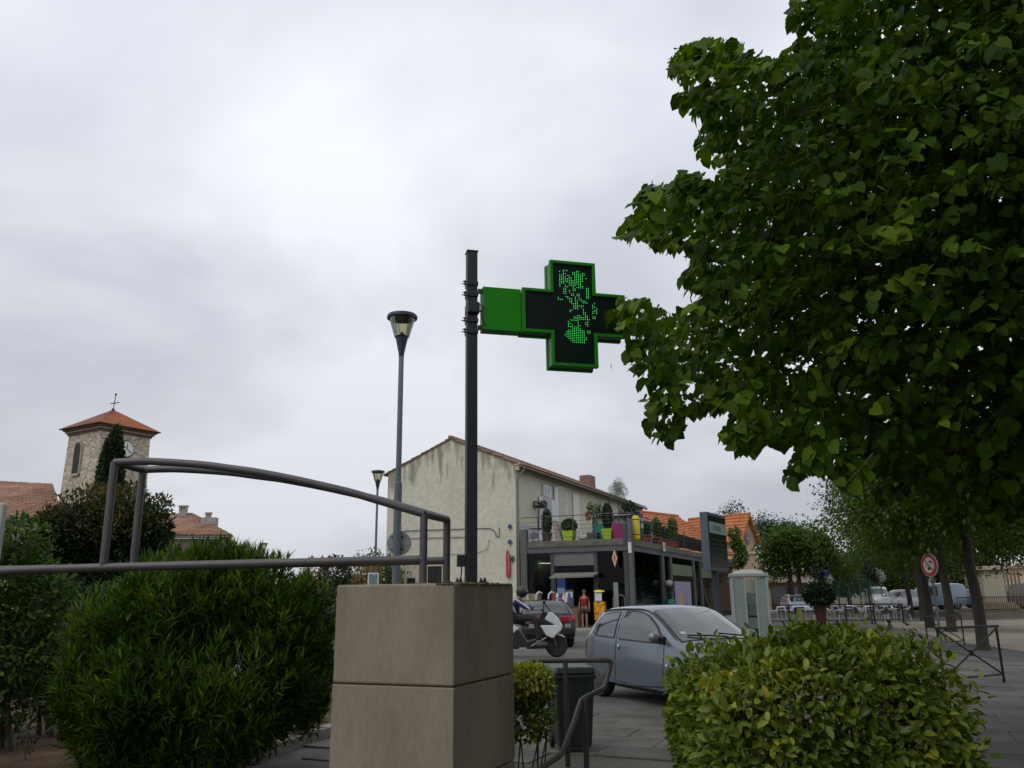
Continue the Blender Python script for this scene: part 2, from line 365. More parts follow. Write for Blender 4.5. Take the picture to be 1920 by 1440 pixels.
# pavement on the right behind the hedge: slabs, then a dark band, then sandy ground
pr = root_struct('right_pavement', (8, 14, 0), radians(-24))
sl2 = MB(); sl2.box(-.59, .59, -.39, .39, -.03, .014); f2 = None
for i in range(-12, 7):
    for j in range(-9, 11):
        lx = i*1.19+(.59 if j % 2 else 0); ly = j*.79
        wx = 8+lx*ca+ly*sa; wy = 14-lx*sa+ly*ca
        if wx < 4.2 or wy < 8.7 or wy > 21 or wx > 13.5+(.3*(wy-14)) or wx < 3.0+(wy-9)*.42: continue
        if f2 is None: o = f2 = sl2.build('paving_slab', M('grey_paving', (.118, .110, .096), .85, var=.22, scale=.9, fine=.1, bump=.2, orand=.14), parent=pr, bevel=.006, seg=1)
        else: o = f2.copy(); COL.objects.link(o)
        o.location = (lx, ly, rnd.uniform(-.002, .002))
g = MB(); g.add([(5.5, 8.43, .004), (60, 8.43, .004), (75, 40, .004), (16, 27, .004)], [(0, 1, 2, 3)])
tag(g.build('paving_bed', M('paving_bed_grey', (.13, .125, .115), .9, var=.2, scale=.6, fine=.08)), kind='structure')
g = MB(); g.add([(13.0, 18.5, .008), (60, 10, .008), (160, 70, .008), (60, 62, .008), (20, 48, .008), (14.5, 28, .008)], [(0, 1, 2, 3, 4, 5)])
tag(g.build('sandy_square', beige_m), kind='structure')
g = MB(); g.add([(11.2, 17.0, .012), (20, 15.6, .012), (21, 18.2, .012), (12.4, 24.0, .012), (14.8, 32, .012), (12.6, 31, .012)], [(0, 1, 2, 3, 4, 5)])
tag(g.build('dark_paving_band', M('dark_slate_paving', (.075, .078, .085), .8, var=.2, scale=2, fine=.1)), kind='structure')
# shop pavement: raised, with a kerb
sp = MB(); sp.T = Matrix.Translation(D(968, 1040, 44).xy.to_3d()) @ Matrix.Rotation(radians(-24), 4, 'Z')
sp.box(-40, 9, -3.2, 1, -.05, .13); sp.box(6.2, 9.0, 1, 60, -.05, .13)
tag(sp.build('shop_pavement', pave_m, bevel=.02), kind='structure')
# planting bed on the left with its kerb
bed = MB(); bp = [G(418, 1445), G(628, 1376), Vector((-1.0, 13.0, 0)), Vector((-3, 15.5, 0)), Vector((-16, 14.0, 0)), Vector((-16, 5.2, 0)), Vector((-3.6, 6.2, 0))]
n_ = len(bp); bed.add([(p.x, p.y, .05) for p in bp]+[(p.x, p.y, -.4) for p in bp], [tuple(range(n_))]+[(i, i+n_, (i+1) % n_+n_, (i+1) % n_) for i in range(n_)])
tag(bed.build('planting_bed', soil_m), kind='structure')
kb = root_struct('bed_kerb', (bp[1].x, bp[1].y, 0)); kv = bp[0]-bp[1]; kn = kv.normalized()
fk = None
for i in range(-3, 5):
    p = bp[1]+kn*(i*.72); m_ = MB(); m_.bar(p+kn*.012+Vector((0, 0, .02)), p+kn*.708+Vector((0, 0, .02)), .16, .2)
    m_.build('kerb_stone', kerb_m, parent=kb, world=True, bevel=.015)
bk = MB(); bk.bar(Vector((-16, 14.0, .03)), Vector((-3, 15.5, .03)), .15, .22); bk.bar(Vector((-3, 15.5, .03)), Vector((-1, 13.0, .03)), .15, .22)
tag(bk.build('rear_bed_kerb', kerb_m, bevel=.01), kind='structure')

# ================================================================== concrete plinth
PA = radians(22)
pc = D(852, 1093, 6.4); pl = thing('concrete_plinth', 'large square concrete pillar of stacked blocks carrying the black pole', 'pillar', (pc.x, pc.y, -.34), -PA)
for i, (z0, z1) in enumerate(((0, .590), (.60, 1.274), (1.283, 2.02))):
    m_ = MB(); m_.box(-1.045, 0, 0, 1.18, z0, z1)
    m_.build('concrete_block', concrete, parent=pl, bevel=.018 if i == 2 else .009, seg=3)
m_ = MB(); m_.box(-1.02, -.025, .025, 1.155, .02, 1.99); m_.build('core', M('mortar', (.09, .08, .06), .95, var=.1), parent=pl)
rs = np.random.RandomState(3); ms = MB()
for i in range(230):
    t = rs.rand(); x = -abs(rs.normal()*.012); y = .05+t*1.1; r_ = rs.uniform(.004, .013)
    ms.ell((x, y, 2.015+rs.uniform(-.006, .006)), (r_*1.6, r_*1.9, r_), 5, 4)
for i in range(50):
    y = -abs(rs.normal()*.008)+.01; ms.ell((-.15+rs.rand()*.14, y, 2.015), (rs.uniform(.005, .012), .01, .007), 5, 4)
ms.build('moss', M('moss', (.09, .085, .05), .98, var=.4, scale=30), parent=pl)['kind'] = 'stuff'

# ================================================================== arched tube frame on the plinth
fr = thing('tubular_steel_frame', 'grey arched double tube frame running left from the concrete pillar', 'railing', (D(793, 1092, 6.9).x, 6.9, 1.68))
arch = [(215, 867), (248, 865.5), (290, 865.5), (375, 871), (440, 879.5), (480, 885), (548, 898), (602, 910), (657, 923), (711, 939), (795, 964)]
n0, n1 = 6.9, 7.32
near = [D(x, y, n0) for x, y in arch]
sh0 = D(268, 881, n1)-near[0]; sh1 = D(838, 974, n1)-near[-1]
far = [p+sh0.lerp(sh1, i/(len(near)-1)) for i, p in enumerate(near)]
def bez(pts, n=40):
    out = []
    m = len(pts)
    for i in range(n+1):
        t = i/n*(m-1); k = min(int(t), m-2); f = t-k
        p0 = pts[max(k-1, 0)]; p1 = pts[k]; p2 = pts[k+1]; p3 = pts[min(k+2, m-1)]
        out.append(.5*((2*p1)+(p2-p0)*f+(2*p0-5*p1+4*p2-p3)*f*f+(3*p1-p0-3*p2+p3)*f**3))
    return out
TR = .032
def tpart(pts, name='tube', r=TR, mat=steel, root=fr, n=12): 
    m = MB(); m.tube(pts, r, n); return m.build(name, mat, parent=root, world=True, smooth=60)
tpart(bez(near), 'arched_rail'); tpart(bez(far), 'arched_rail')
tpart([near[0], far[0]], 'end_tube'); tpart([near[-1], far[-1]], 'end_tube')
nb = D(190, 1064, n0); fb = D(245, 1058, n1)
tpart([near[0], (near[0].x, near[0].y, nb.z-.0)], 'post'); tpart([far[0], (far[0].x, far[0].y, fb.z-.03)], 'post')
tpart([near[-1], (near[-1].x, near[-1].y, 1.675)], 'post'); tpart([far[-1], (far[-1].x, far[-1].y, 1.675)], 'post')
tpart([D(-260, 1080, n0), nb, D(793, 1048.5, n0)], 'lower_rail', .033); tpart([D(-260, 1074, n1), D(833, 1051, n1)], 'lower_rail', .033)
for p in (near[-1], far[-1]):
    m = MB(); m.lathe([(.06, 1.68), (.06, 1.69), (.04, 1.695)], 14, (p.x, p.y, 0)); m.build('base_plate', steel, parent=fr, world=True)
# left support pillar of the frame, outside the picture, keeps it standing
m = MB(); m.box(-6.3, -5.4, 6.4, 7.8, -.34, 1.80); o = m.build('concrete_support', concrete, parent=fr, world=True, bevel=.02)
pp = D(-24, 1000, 6.5); top = D(12, 944, 6.5)
m = MB(); m.box(-.16, .0, -.03, .03, -.34, top.z); o = m.build('grey_post', M('pale_grey_metal', (.36, .36, .34), .5, var=.1), loc=(D(12, 944, 6.5).x, 6.5, 0), bevel=.01)
tag(o, 'pale grey flat post cut off by the left edge of the picture', 'post')

# ================================================================== black pole and pharmacy cross
pp = D(883, 1088, 7.0); PX, PY, PZ = pp.x, 7.0, 1.68
ptop = D(884, 475, 7.0).z
CR = radians(14)
po = thing('sign_pole', 'tall square black steel pole standing on the concrete pillar', 'pole', (PX, PY, PZ), CR)
m = MB(); m.box(-.046, .046, -.046, .046, .012, ptop-PZ); m.build('shaft', pole_m, parent=po, bevel=.004)
m = MB(); m.box(-.052, .052, -.052, .052, ptop-PZ, ptop-PZ+.012); m.build('cap', pole_m, parent=po)
m = MB(); m.box(-.13, .13, -.1, .1, 0, .012); m.build('base_plate', pole_m, parent=po)
for x in (-.1, .1):
    for y in (-.075, .075):
        m = MB(); m.lathe([(.016, .012), (.016, .03), (.009, .03), (.009, .05)], 6, (x, y, 0)); m.build('bolt', pole_m, parent=po)
SZ = lambda px, py: on(px, py, (PX, PY), radians(76))
zb = SZ(868, 1052)[1]-PZ
m = MB(); m.box(-.115, -.046, -.03, .03, zb-.045, zb+.05); m.build('junction_box', pole_m, parent=po, bevel=.004)
m = MB(); m.tube(bez([Vector((-.08, 0, zb-.045)), Vector((-.085, -.01, zb-.12)), Vector((-.12, -.03, zb-.2)), Vector((-.17, -.05, .015)), Vector((-.25, -.05, .01))], 14), .006, 6); m.build('cable', cable_m, parent=po, smooth=True)
zc = SZ(884, 580)[1]-PZ
for zz in (SZ(870, 533.5)[1], SZ(870, 554)[1], SZ(870, 602)[1], SZ(870, 623)[1]):
    z = zz-PZ
    m = MB(); m.box(-.051, .051, -.058, .058, z-.02, z+.02); m.build('clamp', pole_m, parent=po, bevel=.003)
    for dz in (-.012, .012):
        m = MB(); m.tube([(-.098+.01*(dz > 0), -.045, z+dz), (.05, -.045, z+dz)], .005, 6); m.tube([(-.076, -.045, z+dz), (-.062, -.045, z+dz)], .011, 6); m.build('threaded_rod', pole_m, parent=po)
m = MB(); m.box(-.05, .062, -.08, .07, zc-.055, zc+.05); m.build('power_box', pole_m, parent=po, bevel=.012)
m = MB(); m.tube(bez([Vector((.05, -.05, zc+.03)), Vector((.09, -.05, zc+.02)), Vector((.085, -.05, zc-.03)), Vector((.06, -.05, zc-.02))], 12), .005, 6)
m.tube(bez([Vector((.06, -.05, zc-.02)), Vector((.085, -.05, zc-.06)), Vector((.095, -.05, zc-.14)), Vector((.13, -.04, zc-.17))], 10), .005, 6); m.build('cable', cable_m, parent=po, smooth=True)

green = M('green_enamel', (.014, .22, .005), .5, .0, var=.10, scale=2.5, spec=.2)
green_d = M('dark_green_edge', (.012, .10, .010), .4, var=.1, scale=4)
cx = thing('pharmacy_cross', 'green illuminated pharmacy cross sign bracketed to the black pole', 'sign', (PX, PY, PZ), CR)
sL = SZ(904, 580)[0]; sA = SZ(976, 585)[0]; sB = SZ(1029, 590)[0]; sC = SZ(1114, 595)[0]; sD = SZ(1168, 600)[0]
z4 = SZ(1070, 496)[1]-PZ; z1 = SZ(1073, 691)[1]-PZ; z3 = SZ(1000, 545.5)[1]-PZ; z2 = SZ(1000, 627)[1]-PZ
bt = SZ(940, 543)[1]-PZ; bb = SZ(940, 622.5)[1]-PZ
def crosspoly(e): return [(sB+e, z1+e), (sC-e, z1+e), (sC-e, z2+e), (sD-e, z2+e), (sD-e, z3-e), (sC-e, z3-e), (sC-e, z4-e), (sB+e, z4-e), (sB+e, z3-e), (sA+e, z3-e), (sA+e, z2+e), (sB+e, z2+e)]
m = MB(); m.prism([(a-.004, b) for a, b in crosspoly(.012)], -.03, .075); m.build('cross_body', green_d, parent=cx)
for s_, y0, y1 in ((1, -.075, -.03), (-1, .075, .12)):
    o_ = crosspoly(0); i_ = crosspoly(.028); m = MB()
    vs = [(a, y, b) for y in (y0, y1) for P in (o_, i_) for a, b in P]
    fs = []
    for k in range(12):
        q = (k+1) % 12
        fs += [(k, q, 12+q, 12+k), (24+k, 36+k, 36+q, 24+q), (k, 24+k, 24+q, q), (12+k, 12+q, 36+q, 36+k)]
    m.add(vs, fs); m.build('cross_frame', green, parent=cx, bevel=.002, seg=1)
led_m = bpy.data.materials.new('led_panel'); led_m.use_nodes = True
t_ = led_m.node_tree; b_ = t_.nodes['Principled BSDF']; b_.inputs['Roughness'].default_value = .5; b_.inputs['Specular IOR Level'].default_value = .2
tx_ = t_.nodes.new('ShaderNodeTexCoord'); vo = t_.nodes.new('ShaderNodeTexVoronoi'); vo.inputs['Scale'].default_value = 62; vo.inputs['Randomness'].default_value = 0
t_.links.new(tx_.outputs['Object'], vo.inputs[0]); r_ = t_.nodes.new('ShaderNodeValToRGB'); r_.color_ramp.elements[0].position = .15; r_.color_ramp.elements[0].color = (.004, .030, .020, 1); r_.color_ramp.elements[1].position = .5; r_.color_ramp.elements[1].color = (.001, .009, .007, 1)
t_.links.new(vo.outputs['Distance'], r_.inputs[0]); t_.links.new(r_.outputs[0], b_.inputs['Base Color'])
m = MB(); m.prism(crosspoly(.03), -.055, -.031); m.build('display_panel', led_m, parent=cx)
m = MB(); m.prism(crosspoly(.03), .0755, .1); m.build('display_panel', led_m, parent=cx)
rows = {0: '3 4 5 10 11', 1: '1 3 8 9 10 11 13 14', 2: '3 4 8 9 10 11 12 13 14', 3: '1 2 3 5 6 9 10 11 12 13', 4: '1 2 3 4 6 7 9 10 11 12 13 15', 5: '1 2 3 4 5 6 7 9 10 11 12 13',
 6: '1 2 3 4 5 6 7 8 9 10 11 12 13', 7: '1 2 3 4 5 6 7 8 9 10 11 12', 8: '1 2 3 6 7 8 9 10 11 12', 9: '1 4 6 7 8 9 11 12 13', 10: '1 4 5 8 10 11 12 13 15 16', 11: '3 4 8 9 15 16', 12: '3 4 6 8 9 15 16', 13: '3 4 6 15 16',
 14: '3 4 7 8 10 11 15 16', 15: '7 8 10 11 15 16', 16: '4 5 9 11 15 16', 17: '0 5 6 7 9 11 12', 18: '0 1 2 6 7 9 10 12 13 14', 19: '6 7 9 10 13 14 15 19', 20: '7 8 9 10 18', 21: '8 9 10 11 12 13 18 19', 22: '8 9 10 12 18 20', 23: '8 9 10 13 19 20',
 24: '6 7 13 18 19 20', 25: '6 13 14 18 20', 26: '13 14', 27: '10 11 14 15 18 19', 28: '8 9 10 11 12 13 14 15 18 19', 29: '8 9 10 11 12 13 14 15 16', 30: '6 7 8 9 10 15', 31: '5 10 14 15', 32: '5 6 10 14 15', 33: '5 7 10 11 15', 34: '5 6 7 8 9 10',
 35: '7 8 9 10 11', 36: '5 6 7 8 9 10 11 12 13 15 16', 37: '4 5 6 7 8 9 10 11 12 13 15 16', 38: '4 5 6 7 8 9 10 11 12 13', 39: '3 4 5 6 7 8 9 10 11 12 13', 40: '4 5 6 7 8 9 10 11 12 13 14', 41: '5 6 7 8 9 10 11 12 13 14', 42: '6 7 8 9 10 11 12 13', 43: '7 8 9 10 11 12 13'}
dots = MB(); hx0, hz0 = SZ(1042, 510); pitch = (SZ(1106, 600)[0]-SZ(1042, 600)[0])/18.0; hz1 = SZ(1075, 645)[1]; pz = (hz0-hz1)/43
for r0, cs in rows.items():
    for c in cs.split():
        x = hx0+int(c)*pitch+.0; z = hz0-PZ-r0*pz; q = .0021
        dots.add([(x-q, -.0605, z-q), (x+q, -.0605, z-q), (x+q, -.0605, z+q), (x-q, -.0605, z+q), (x-q, -.055, z-q), (x+q, -.055, z-q), (x+q, -.055, z+q), (x-q, -.055, z+q)], [(0, 1, 2, 3), (0, 4, 5, 1), (1, 5, 6, 2), (2, 6, 7, 3), (3, 7, 4, 0)])
dm = M('lit_green_led', (.02, .3, .05), .5, var=0, emit=((.10, 1.0, .18), 1.1))
dots.build('lit_led', dm, parent=cx)['kind'] = 'stuff'
m = MB(); m.box(sL, sA-.006, -.045, .09, bb, bt); m.build('arm_box', green, parent=cx, bevel=.003)
for z in (bt-.03, bb+.03):
    m = MB(); m.box(.06, sL, -.01, .03, z-.018, z+.018); m.build('bracket', green_d, parent=cx)
m = MB(); m.box(.098, .112, -.02, .04, bb, bt); m.build('mounting_plate', green_d, parent=cx)
m = MB(); xx = (sL+sA)/2; m.tube([(xx, 0, bb), (xx, 0, bb-.03)], .004, 6); m.build('drain_pin', pole_m, parent=cx)

# ================================================================== street lamps
lglass = glass_mat('lamp_glass', (.80, .80, .72), .5, .08)
def lamp(loc, H, zc_, label, name='street_lamp'):
    t = thing(name, label, 'street lamp', loc, 0, 'street lamps')
    m = MB(); m.lathe([(.13, 0), (.13, .03), (.085, .06), (.085, zc_), (.062, zc_+.02), (.058, H-1.0), (.05, H-.97)], 14); m.build('post', lampgrey, parent=t, smooth=True)
    m = MB(); m.lathe([(.06, H-1.02), (.062, H-.96), (.145, H-.56), (.15, H-.54)], 16); m.build('cone', lampdark, parent=t, smooth=True)
    m = MB(); m.lathe([(.17, H-.56), (.30, H-.10), (.292, H-.10), (.163, H-.555)], 24); m.build('glass_bowl', lglass, parent=t, smooth=True)
    m = MB(); m.lathe([(.345, H-.115), (.352, H-.07), (.33, H-.03), (.18, H), (.02, H+.01)], 28); m.build('cap', lampdark, parent=t, smooth=True)
    m = MB(); m.lathe([(.26, H-.125), (.27, H-.12), (.27, H-.117)], 24); m.build('reflector', M('reflector_grey', (.2, .19, .15), .5, var=.1), parent=t)
    m = MB(); m.lathe([(.06, H-.54), (.055, H-.46), (.02, H-.43)], 12); m.build('lamp_base', M('lamp_base_grey', (.25, .25, .23), .5, var=.1), parent=t, smooth=True)
    m = MB(); m.tube([(-.04, 0, H-.53), (-.09, 0, H-.12)], .008, 6); m.build('rod', lampdark, parent=t)
    return t
b1 = D(744.5, 1000, 18); H1 = D(751, 589, 18).z
L1 = lamp((b1.x, 18, 0), H1, D(744, 905, 18).z, 'tall street lamp with round sign back, nearest of the three lamps')
b2 = D(706, 980, 43); lamp((b2.x, 43, 0), D(707, 882, 43).z, 3.0, 'smaller street lamp just left of the nearest lamp post')
b3 = D(495, 1018, 74); lamp((b3.x, 74, 0), D(495, 1018, 74).z, 3.0, 'distant street lamp whose head peeks over the oleander bush')
# round sign seen from behind
c = D(747, 1018, 18); sg = thing('round_road_sign', 'round road sign seen from its grey back, clamped to a lamp post', 'sign', (b1.x, 18, 0))
m = MB(); m.lathe([(.255, -.0), (.262, .01), (.262, .03), (.25, .034)], 32, (c.x-b1.x, .10, c.z), 'y'); o = m.build('sign_disc', M('grey_sign_back', (.22, .235, .225), .5, .3, var=.25, scale=5), parent=sg, smooth=True)
for dz in (-.13, .13):
    m = MB(); m.box(-.13, .13, .088, .1, c.z+dz-.018, c.z+dz+.018); m.box(-.092, .092, .06, .088, c.z+dz-.02, c.z+dz+.02); m.build('clamp', lampdark, parent=sg)

# ================================================================== handrail of the steps
hr_ = G(1060, 1421); rl = thing('stair_handrail', 'brown grey tubular handrail beside the wheelie bin', 'handrail', (hr_.x, 8.45, 0))
railm = M('worn_brown_steel', (.065, .056, .047), .5, .3, var=.3, scale=9)
dd = 8.45
pts = [D(962, 1292, dd), D(970, 1262, dd), D(980, 1243, dd), D(1000, 1239, dd), D(1138, 1238, dd), D(1146, 1242, dd), D(1144, 1250, dd), D(1134, 1288, dd-.05), D(1128, 1293, dd-.08), D(1097, 1308, 8.2), D(1089, 1314, 8.15), D(1074, 1360, 7.9), D(1052, 1414, 7.6), D(1042, 1422, 7.55), D(1008, 1444, 7.35), D(960, 1474, 7.1)]
tpart(pts, 'rail', .024, railm, rl, 10)
q = D(1060, 1240, dd); tpart([q, (q.x, q.y, .02)], 'post', .024, railm, rl, 10)
q = D(1096, 1310, 8.15); tpart([q, (q.x, q.y, -.17)], 'post', .026, railm, rl, 10)

# ================================================================== wheelie bin
bn = G(1078, 1412); BN = bt_ = thing('wheelie_bin', 'dark green wheelie bin behind the stair handrail', 'bin', (bn.x-.02, 9.35, .022), R(8))
binm = M('dark_green_plastic', (.012, .022, .018), .45, var=.15, scale=3)
def frus(m, x0, y0, x1, y1, z0, z1, dx=0, dy=0):
    m.add([(-x0, -y0, z0), (x0, -y0, z0), (x0, y0, z0), (-x0, y0, z0), (-x1+dx, -y1+dy, z1), (x1+dx, -y1+dy, z1), (x1+dx, y1+dy, z1), (-x1+dx, y1+dy, z1)], [(3, 2, 1, 0), (4, 5, 6, 7), (0, 1, 5, 4), (1, 2, 6, 5), (2, 3, 7, 6), (3, 0, 4, 7)])
m = MB(); frus(m, .19, .21, .235, .26, .05, .84); m.build('body', binm, parent=bt_, bevel=.03, seg=3)
m = MB(); frus(m, .25, .28, .25, .28, .80, .845); m.build('rim', binm, parent=bt_, bevel=.01)
m = MB(); frus(m, .25, .28, .23, .25, .85, .93); m.build('lid', M('bin_lid_green', (.014, .028, .022), .4, var=.1), parent=bt_, bevel=.025, seg=3)
for x in (-.12, 0, .12):
    m = MB(); m.bar((x*.9, -.208, .1), (x, -.256, .78), .02, .016); m.build('rib', binm, parent=bt_)
for x in (-.2, .2):
    m = MB(); m.lathe([(.09, -.025), (.1, -.02), (.1, .02), (.09, .025)], 16, (x, .22, .1), 'x'); m.build('wheel', cable_m, parent=bt_)
m = MB(); m.tube([(-.2, .3, .84), (.2, .3, .84)], .014, 8); m.build('handle', binm, parent=bt_); bt_.scale = (.9, .9, .9)

# ================================================================== helpers for buildings
def tile_roof(root, a, b, c, d, ribs, rows, mat, name='tile_field', amp=.045, step=.03, world=True, thick=.12, under=None):
    """a-b ridge, d-c eave (a above d): half-round clay tiles in courses, over a slab"""
    a, b, c, d = map(Vector, (a, b, c, d)); nrm = (b-a).cross(d-a).normalized()
    if nrm.z < 0: nrm = -nrm
    U = ribs*4; V = rows*2; vs = []
    rr = random.Random(ribs)
    jit = [[rr.uniform(-.012, .012) for _ in range(ribs+1)] for _ in range(rows+1)]
    for j in range(V+1):
        row = j//2; v = (row+(1 if j % 2 else 0))/rows if j < V else 1.0
        v = min(v, 1.0); off = step if j % 2 else 0.0
        for i in range(U+1):
            u = i/U; p = a.lerp(b, u).lerp(d.lerp(c, u), v)
            vs.append(p+nrm*(amp*abs(sin(pi*i/4))+off+.02+jit[min(row, rows)][i//4]))
    m = MB(); m.add(vs, [(j*(U+1)+i, j*(U+1)+i+1, (j+1)*(U+1)+i+1, (j+1)*(U+1)+i) for j in range(V) for i in range(U)])
    o = m.build(name, mat, parent=root, world=world, smooth=50); o['kind'] = 'stuff'
    m = MB(); lo = [p-nrm*thick for p in (a, b, c, d)]; hi = [p+nrm*.005 for p in (a, b, c, d)]
    m.add(lo+hi, [(0, 1, 2, 3), (7, 6, 5, 4), (0, 4, 5, 1), (1, 5, 6, 2), (2, 6, 7, 3), (3, 7, 4, 0)])
    m.build('roof', under or mat, parent=root, world=world)

# ================================================================== church tower and the houses on the left
stone = bpy.data.materials.new('rubble_stone'); stone.use_nodes = True
t_ = stone.node_tree; n_ = t_.nodes; l_ = t_.links; b_ = n_['Principled BSDF']; b_.inputs['Roughness'].default_value = .92
tx_ = n_.new('ShaderNodeTexCoord'); vo = n_.new('ShaderNodeTexVoronoi'); mp_ = n_.new('ShaderNodeMapping'); mp_.inputs['Scale'].default_value = (1.6, 1.6, 3.4)
l_.new(tx_.outputs['Object'], mp_.inputs[0]); l_.new(mp_.outputs[0], vo.inputs[0]); vo.inputs['Scale'].default_value = 2.2
r_ = n_.new('ShaderNodeValToRGB'); r_.color_ramp.elements[0].color = (.27, .22, .165, 1); r_.color_ramp.elements[1].color = (.58, .50, .40, 1)
sp_ = n_.new('ShaderNodeSeparateColor'); l_.new(vo.outputs['Color'], sp_.inputs[0]); l_.new(sp_.outputs[0], r_.inputs[0]); l_.new(r_.outputs[0], b_.inputs['Base Color'])
bu = n_.new('ShaderNodeBump'); bu.inputs['Strength'].default_value = .7; bu.inputs['Distance'].default_value = .04; bu.invert = True; l_.new(vo.outputs['Distance'], bu.inputs['Height']); l_.new(bu.outputs[0], b_.inputs['Normal'])
TA = radians(32)
tc_ = D(184, 797, 60); ta = on(284, 817, (tc_.x, 60), TA)[0]; tb = -on(120, 806, (tc_.x, 60), TA+pi/2)[0]
TW = (ta+tb)/2-.35; TH = tc_.z-.35
tw = thing('church_tower', 'square stone church tower with clock and orange tiled pyramid roof', 'tower', (tc_.x+.25*sin(TA), 60+.25*cos(TA), 0), -TA)
# local frame: x towards camera-right (heading TA+90), y away (heading TA); corner nearest at origin, body spans x -TW..0, y 0..TW
bat = .25
m = MB(); m.add([(-TW-bat, -bat, 0), (bat, -bat, 0), (bat, TW+bat, 0), (-TW-bat, TW+bat, 0), (-TW, 0, TH), (0, 0, TH), (0, TW, TH), (-TW, TW, TH)], [(3, 2, 1, 0), (4, 5, 6, 7), (0, 1, 5, 4), (1, 2, 6, 5), (2, 3, 7, 6), (3, 0, 4, 7)])
m.build('wall', stone, parent=tw)
gen = M('genoise_brown', (.13, .08, .055), .9, var=.2, scale=4)
for k, (e0, z) in enumerate(((.1, 0), (.22, .16), (.34, .32))):
    m = MB(); m.box(-TW-e0, e0, -e0, TW+e0, TH+z, TH+z+.13); m.build('eave_course', gen if k != 1 else M('eave_tan', (.3, .22, .15), .9), parent=tw)
ap = Vector((-TW/2, TW/2, TH+.45+D(212, 769, 62.5).z-D(184, 797, 60).z)); eo = .55; ez = TH+.46
crn = [Vector((-TW-eo, -eo, ez)), Vector((eo, -eo, ez)), Vector((eo, TW+eo, ez)), Vector((-TW-eo, TW+eo, ez))]
for i in range(4):
    p, q = crn[i], crn[(i+1) % 4]; m = MB(); rws = 16
    vs = []; fs = []
    for j in range(rws+1):
        for kk in (0, 1):
            v = min(1, (j+kk)/rws); u = p.lerp(ap, 1-v); w_ = q.lerp(ap, 1-v)
            for ii in range(41): vs.append(u.lerp(w_, ii/40)+Vector((0, 0, .05*abs(sin(pi*ii/2.0+.3))+(.035 if kk else 0))))
    for j in range(2*rws+1):
        for ii in range(40): fs.append((j*41+ii, j*41+ii+1, (j+1)*41+ii+1, (j+1)*41+ii))
    m.add(vs, fs); o = m.build('roof_slope', M('tower_tiles', (.33, .115, .055), .9, var=.18, scale=1.2, fine=.2) if i != 0 else M('mixed_tiles', (.26, .125, .075), .9, var=.3, scale=2, fine=.3), parent=tw)
m = MB(); m.add(crn+[ap-Vector((0, 0, .1))], [(3, 2, 1, 0), (0, 1, 4), (1, 2, 4), (2, 3, 4), (3, 0, 4)]); m.build('roof_deck', gen, parent=tw)
ch = D(218, 737, 62.5).z-ap.z+.0
m = MB(); m.tube([ap-Vector((0, 0, .1)), ap+Vector((.15, 0, ch))], .035, 6); m.tube([ap+Vector((-.42, 0, ch*.47)), ap+Vector((.55, .1, ch*.47))], .035, 6); m.lathe([(.01, 0), (.12, .05), (.12, .12), (.01, .17)], 8, tuple(ap)); m.ell(tuple(ap+Vector((.15, 0, ch))), (.09, .09, .09), 6, 4)
m.build('iron_cross', iron, parent=tw)
# arched window on the left face (y = 0 side, local x)
lx0 = on(141, 850, (tc_.x, 60), TA+pi/2)[0]+.1; wz0 = D(146, 884, 60.6).z; wz1 = D(150, 826, 60.6).z
def archpoly(x, w, z0, z1, n=8): return [(x-w, z0), (x+w, z0)]+[(x+w*cos(pi*i/n), z1-w+w*sin(pi*i/n)) for i in range(n+1)]
m = MB(); m.prism(archpoly(lx0, .52, wz0-.1, wz1+.12), -.17, .02); m.build('window_surround', M('dressed_stone', (.36, .32, .27), .9, var=.15), parent=tw)
m = MB(); m.prism(archpoly(lx0, .38, wz0, wz1), -.20, -.172); m.build('window_opening', M('dark_recess', (.035, .033, .03), .95, var=.1), parent=tw)
m = MB(); m.box(lx0-.5, lx0+.5, -.24, -.17, wz0-.22, wz0-.08); m.build('sill', M('dressed_stone', (.36, .32, .27)), parent=tw)
# clock on the right face (x = 0 side, local y)
cs = on(235, 842, (tc_.x, 60), TA)[0]-.25; cz = on(235, 842, (tc_.x, 60), TA)[1]
m = MB(); m.lathe([(.62, .06), (.66, .1), (.66, .15), (.60, .17)], 32, (0, cs, cz), 'x'); m.build('clock_rim', iron, parent=tw)
m = MB(); m.lathe([(.59, .15), (.58, .178)], 32, (0, cs, cz), 'x'); m.build('clock_face', M('clock_white', (.7, .7, .68), .5, var=.04), parent=tw)
m = MB()
for k in range(12):
    a = 2*pi*k/12; q = MB(); m.bar((.182, cs+.44*sin(a), cz+.44*cos(a)), (.182, cs+.54*sin(a), cz+.54*cos(a)), .045, .008, up=(1, 0, 0))
m.build('hour_marks', iron, parent=tw)
m = MB(); m.bar((.19, cs, cz), (.19, cs+.03, cz+.36), .07, .01, up=(1, 0, 0)); m.build('clock_hand', iron, parent=tw)
m = MB(); m.bar((.2, cs-.04, cz+.05), (.2, cs+.38, cz-.28), .05, .01, up=(1, 0, 0)); m.build('clock_hand', iron, parent=tw)
m = MB(); m.box(.13, .3, cs-.12, cs+.35, cz-1.15, cz-.66); m.build('wall_lamp', iron, parent=tw)
m = MB(); m.box(.12, .5, cs-.2, cs+.45, cz-2.75, cz-2.6); m.build('ledge', gen, parent=tw)

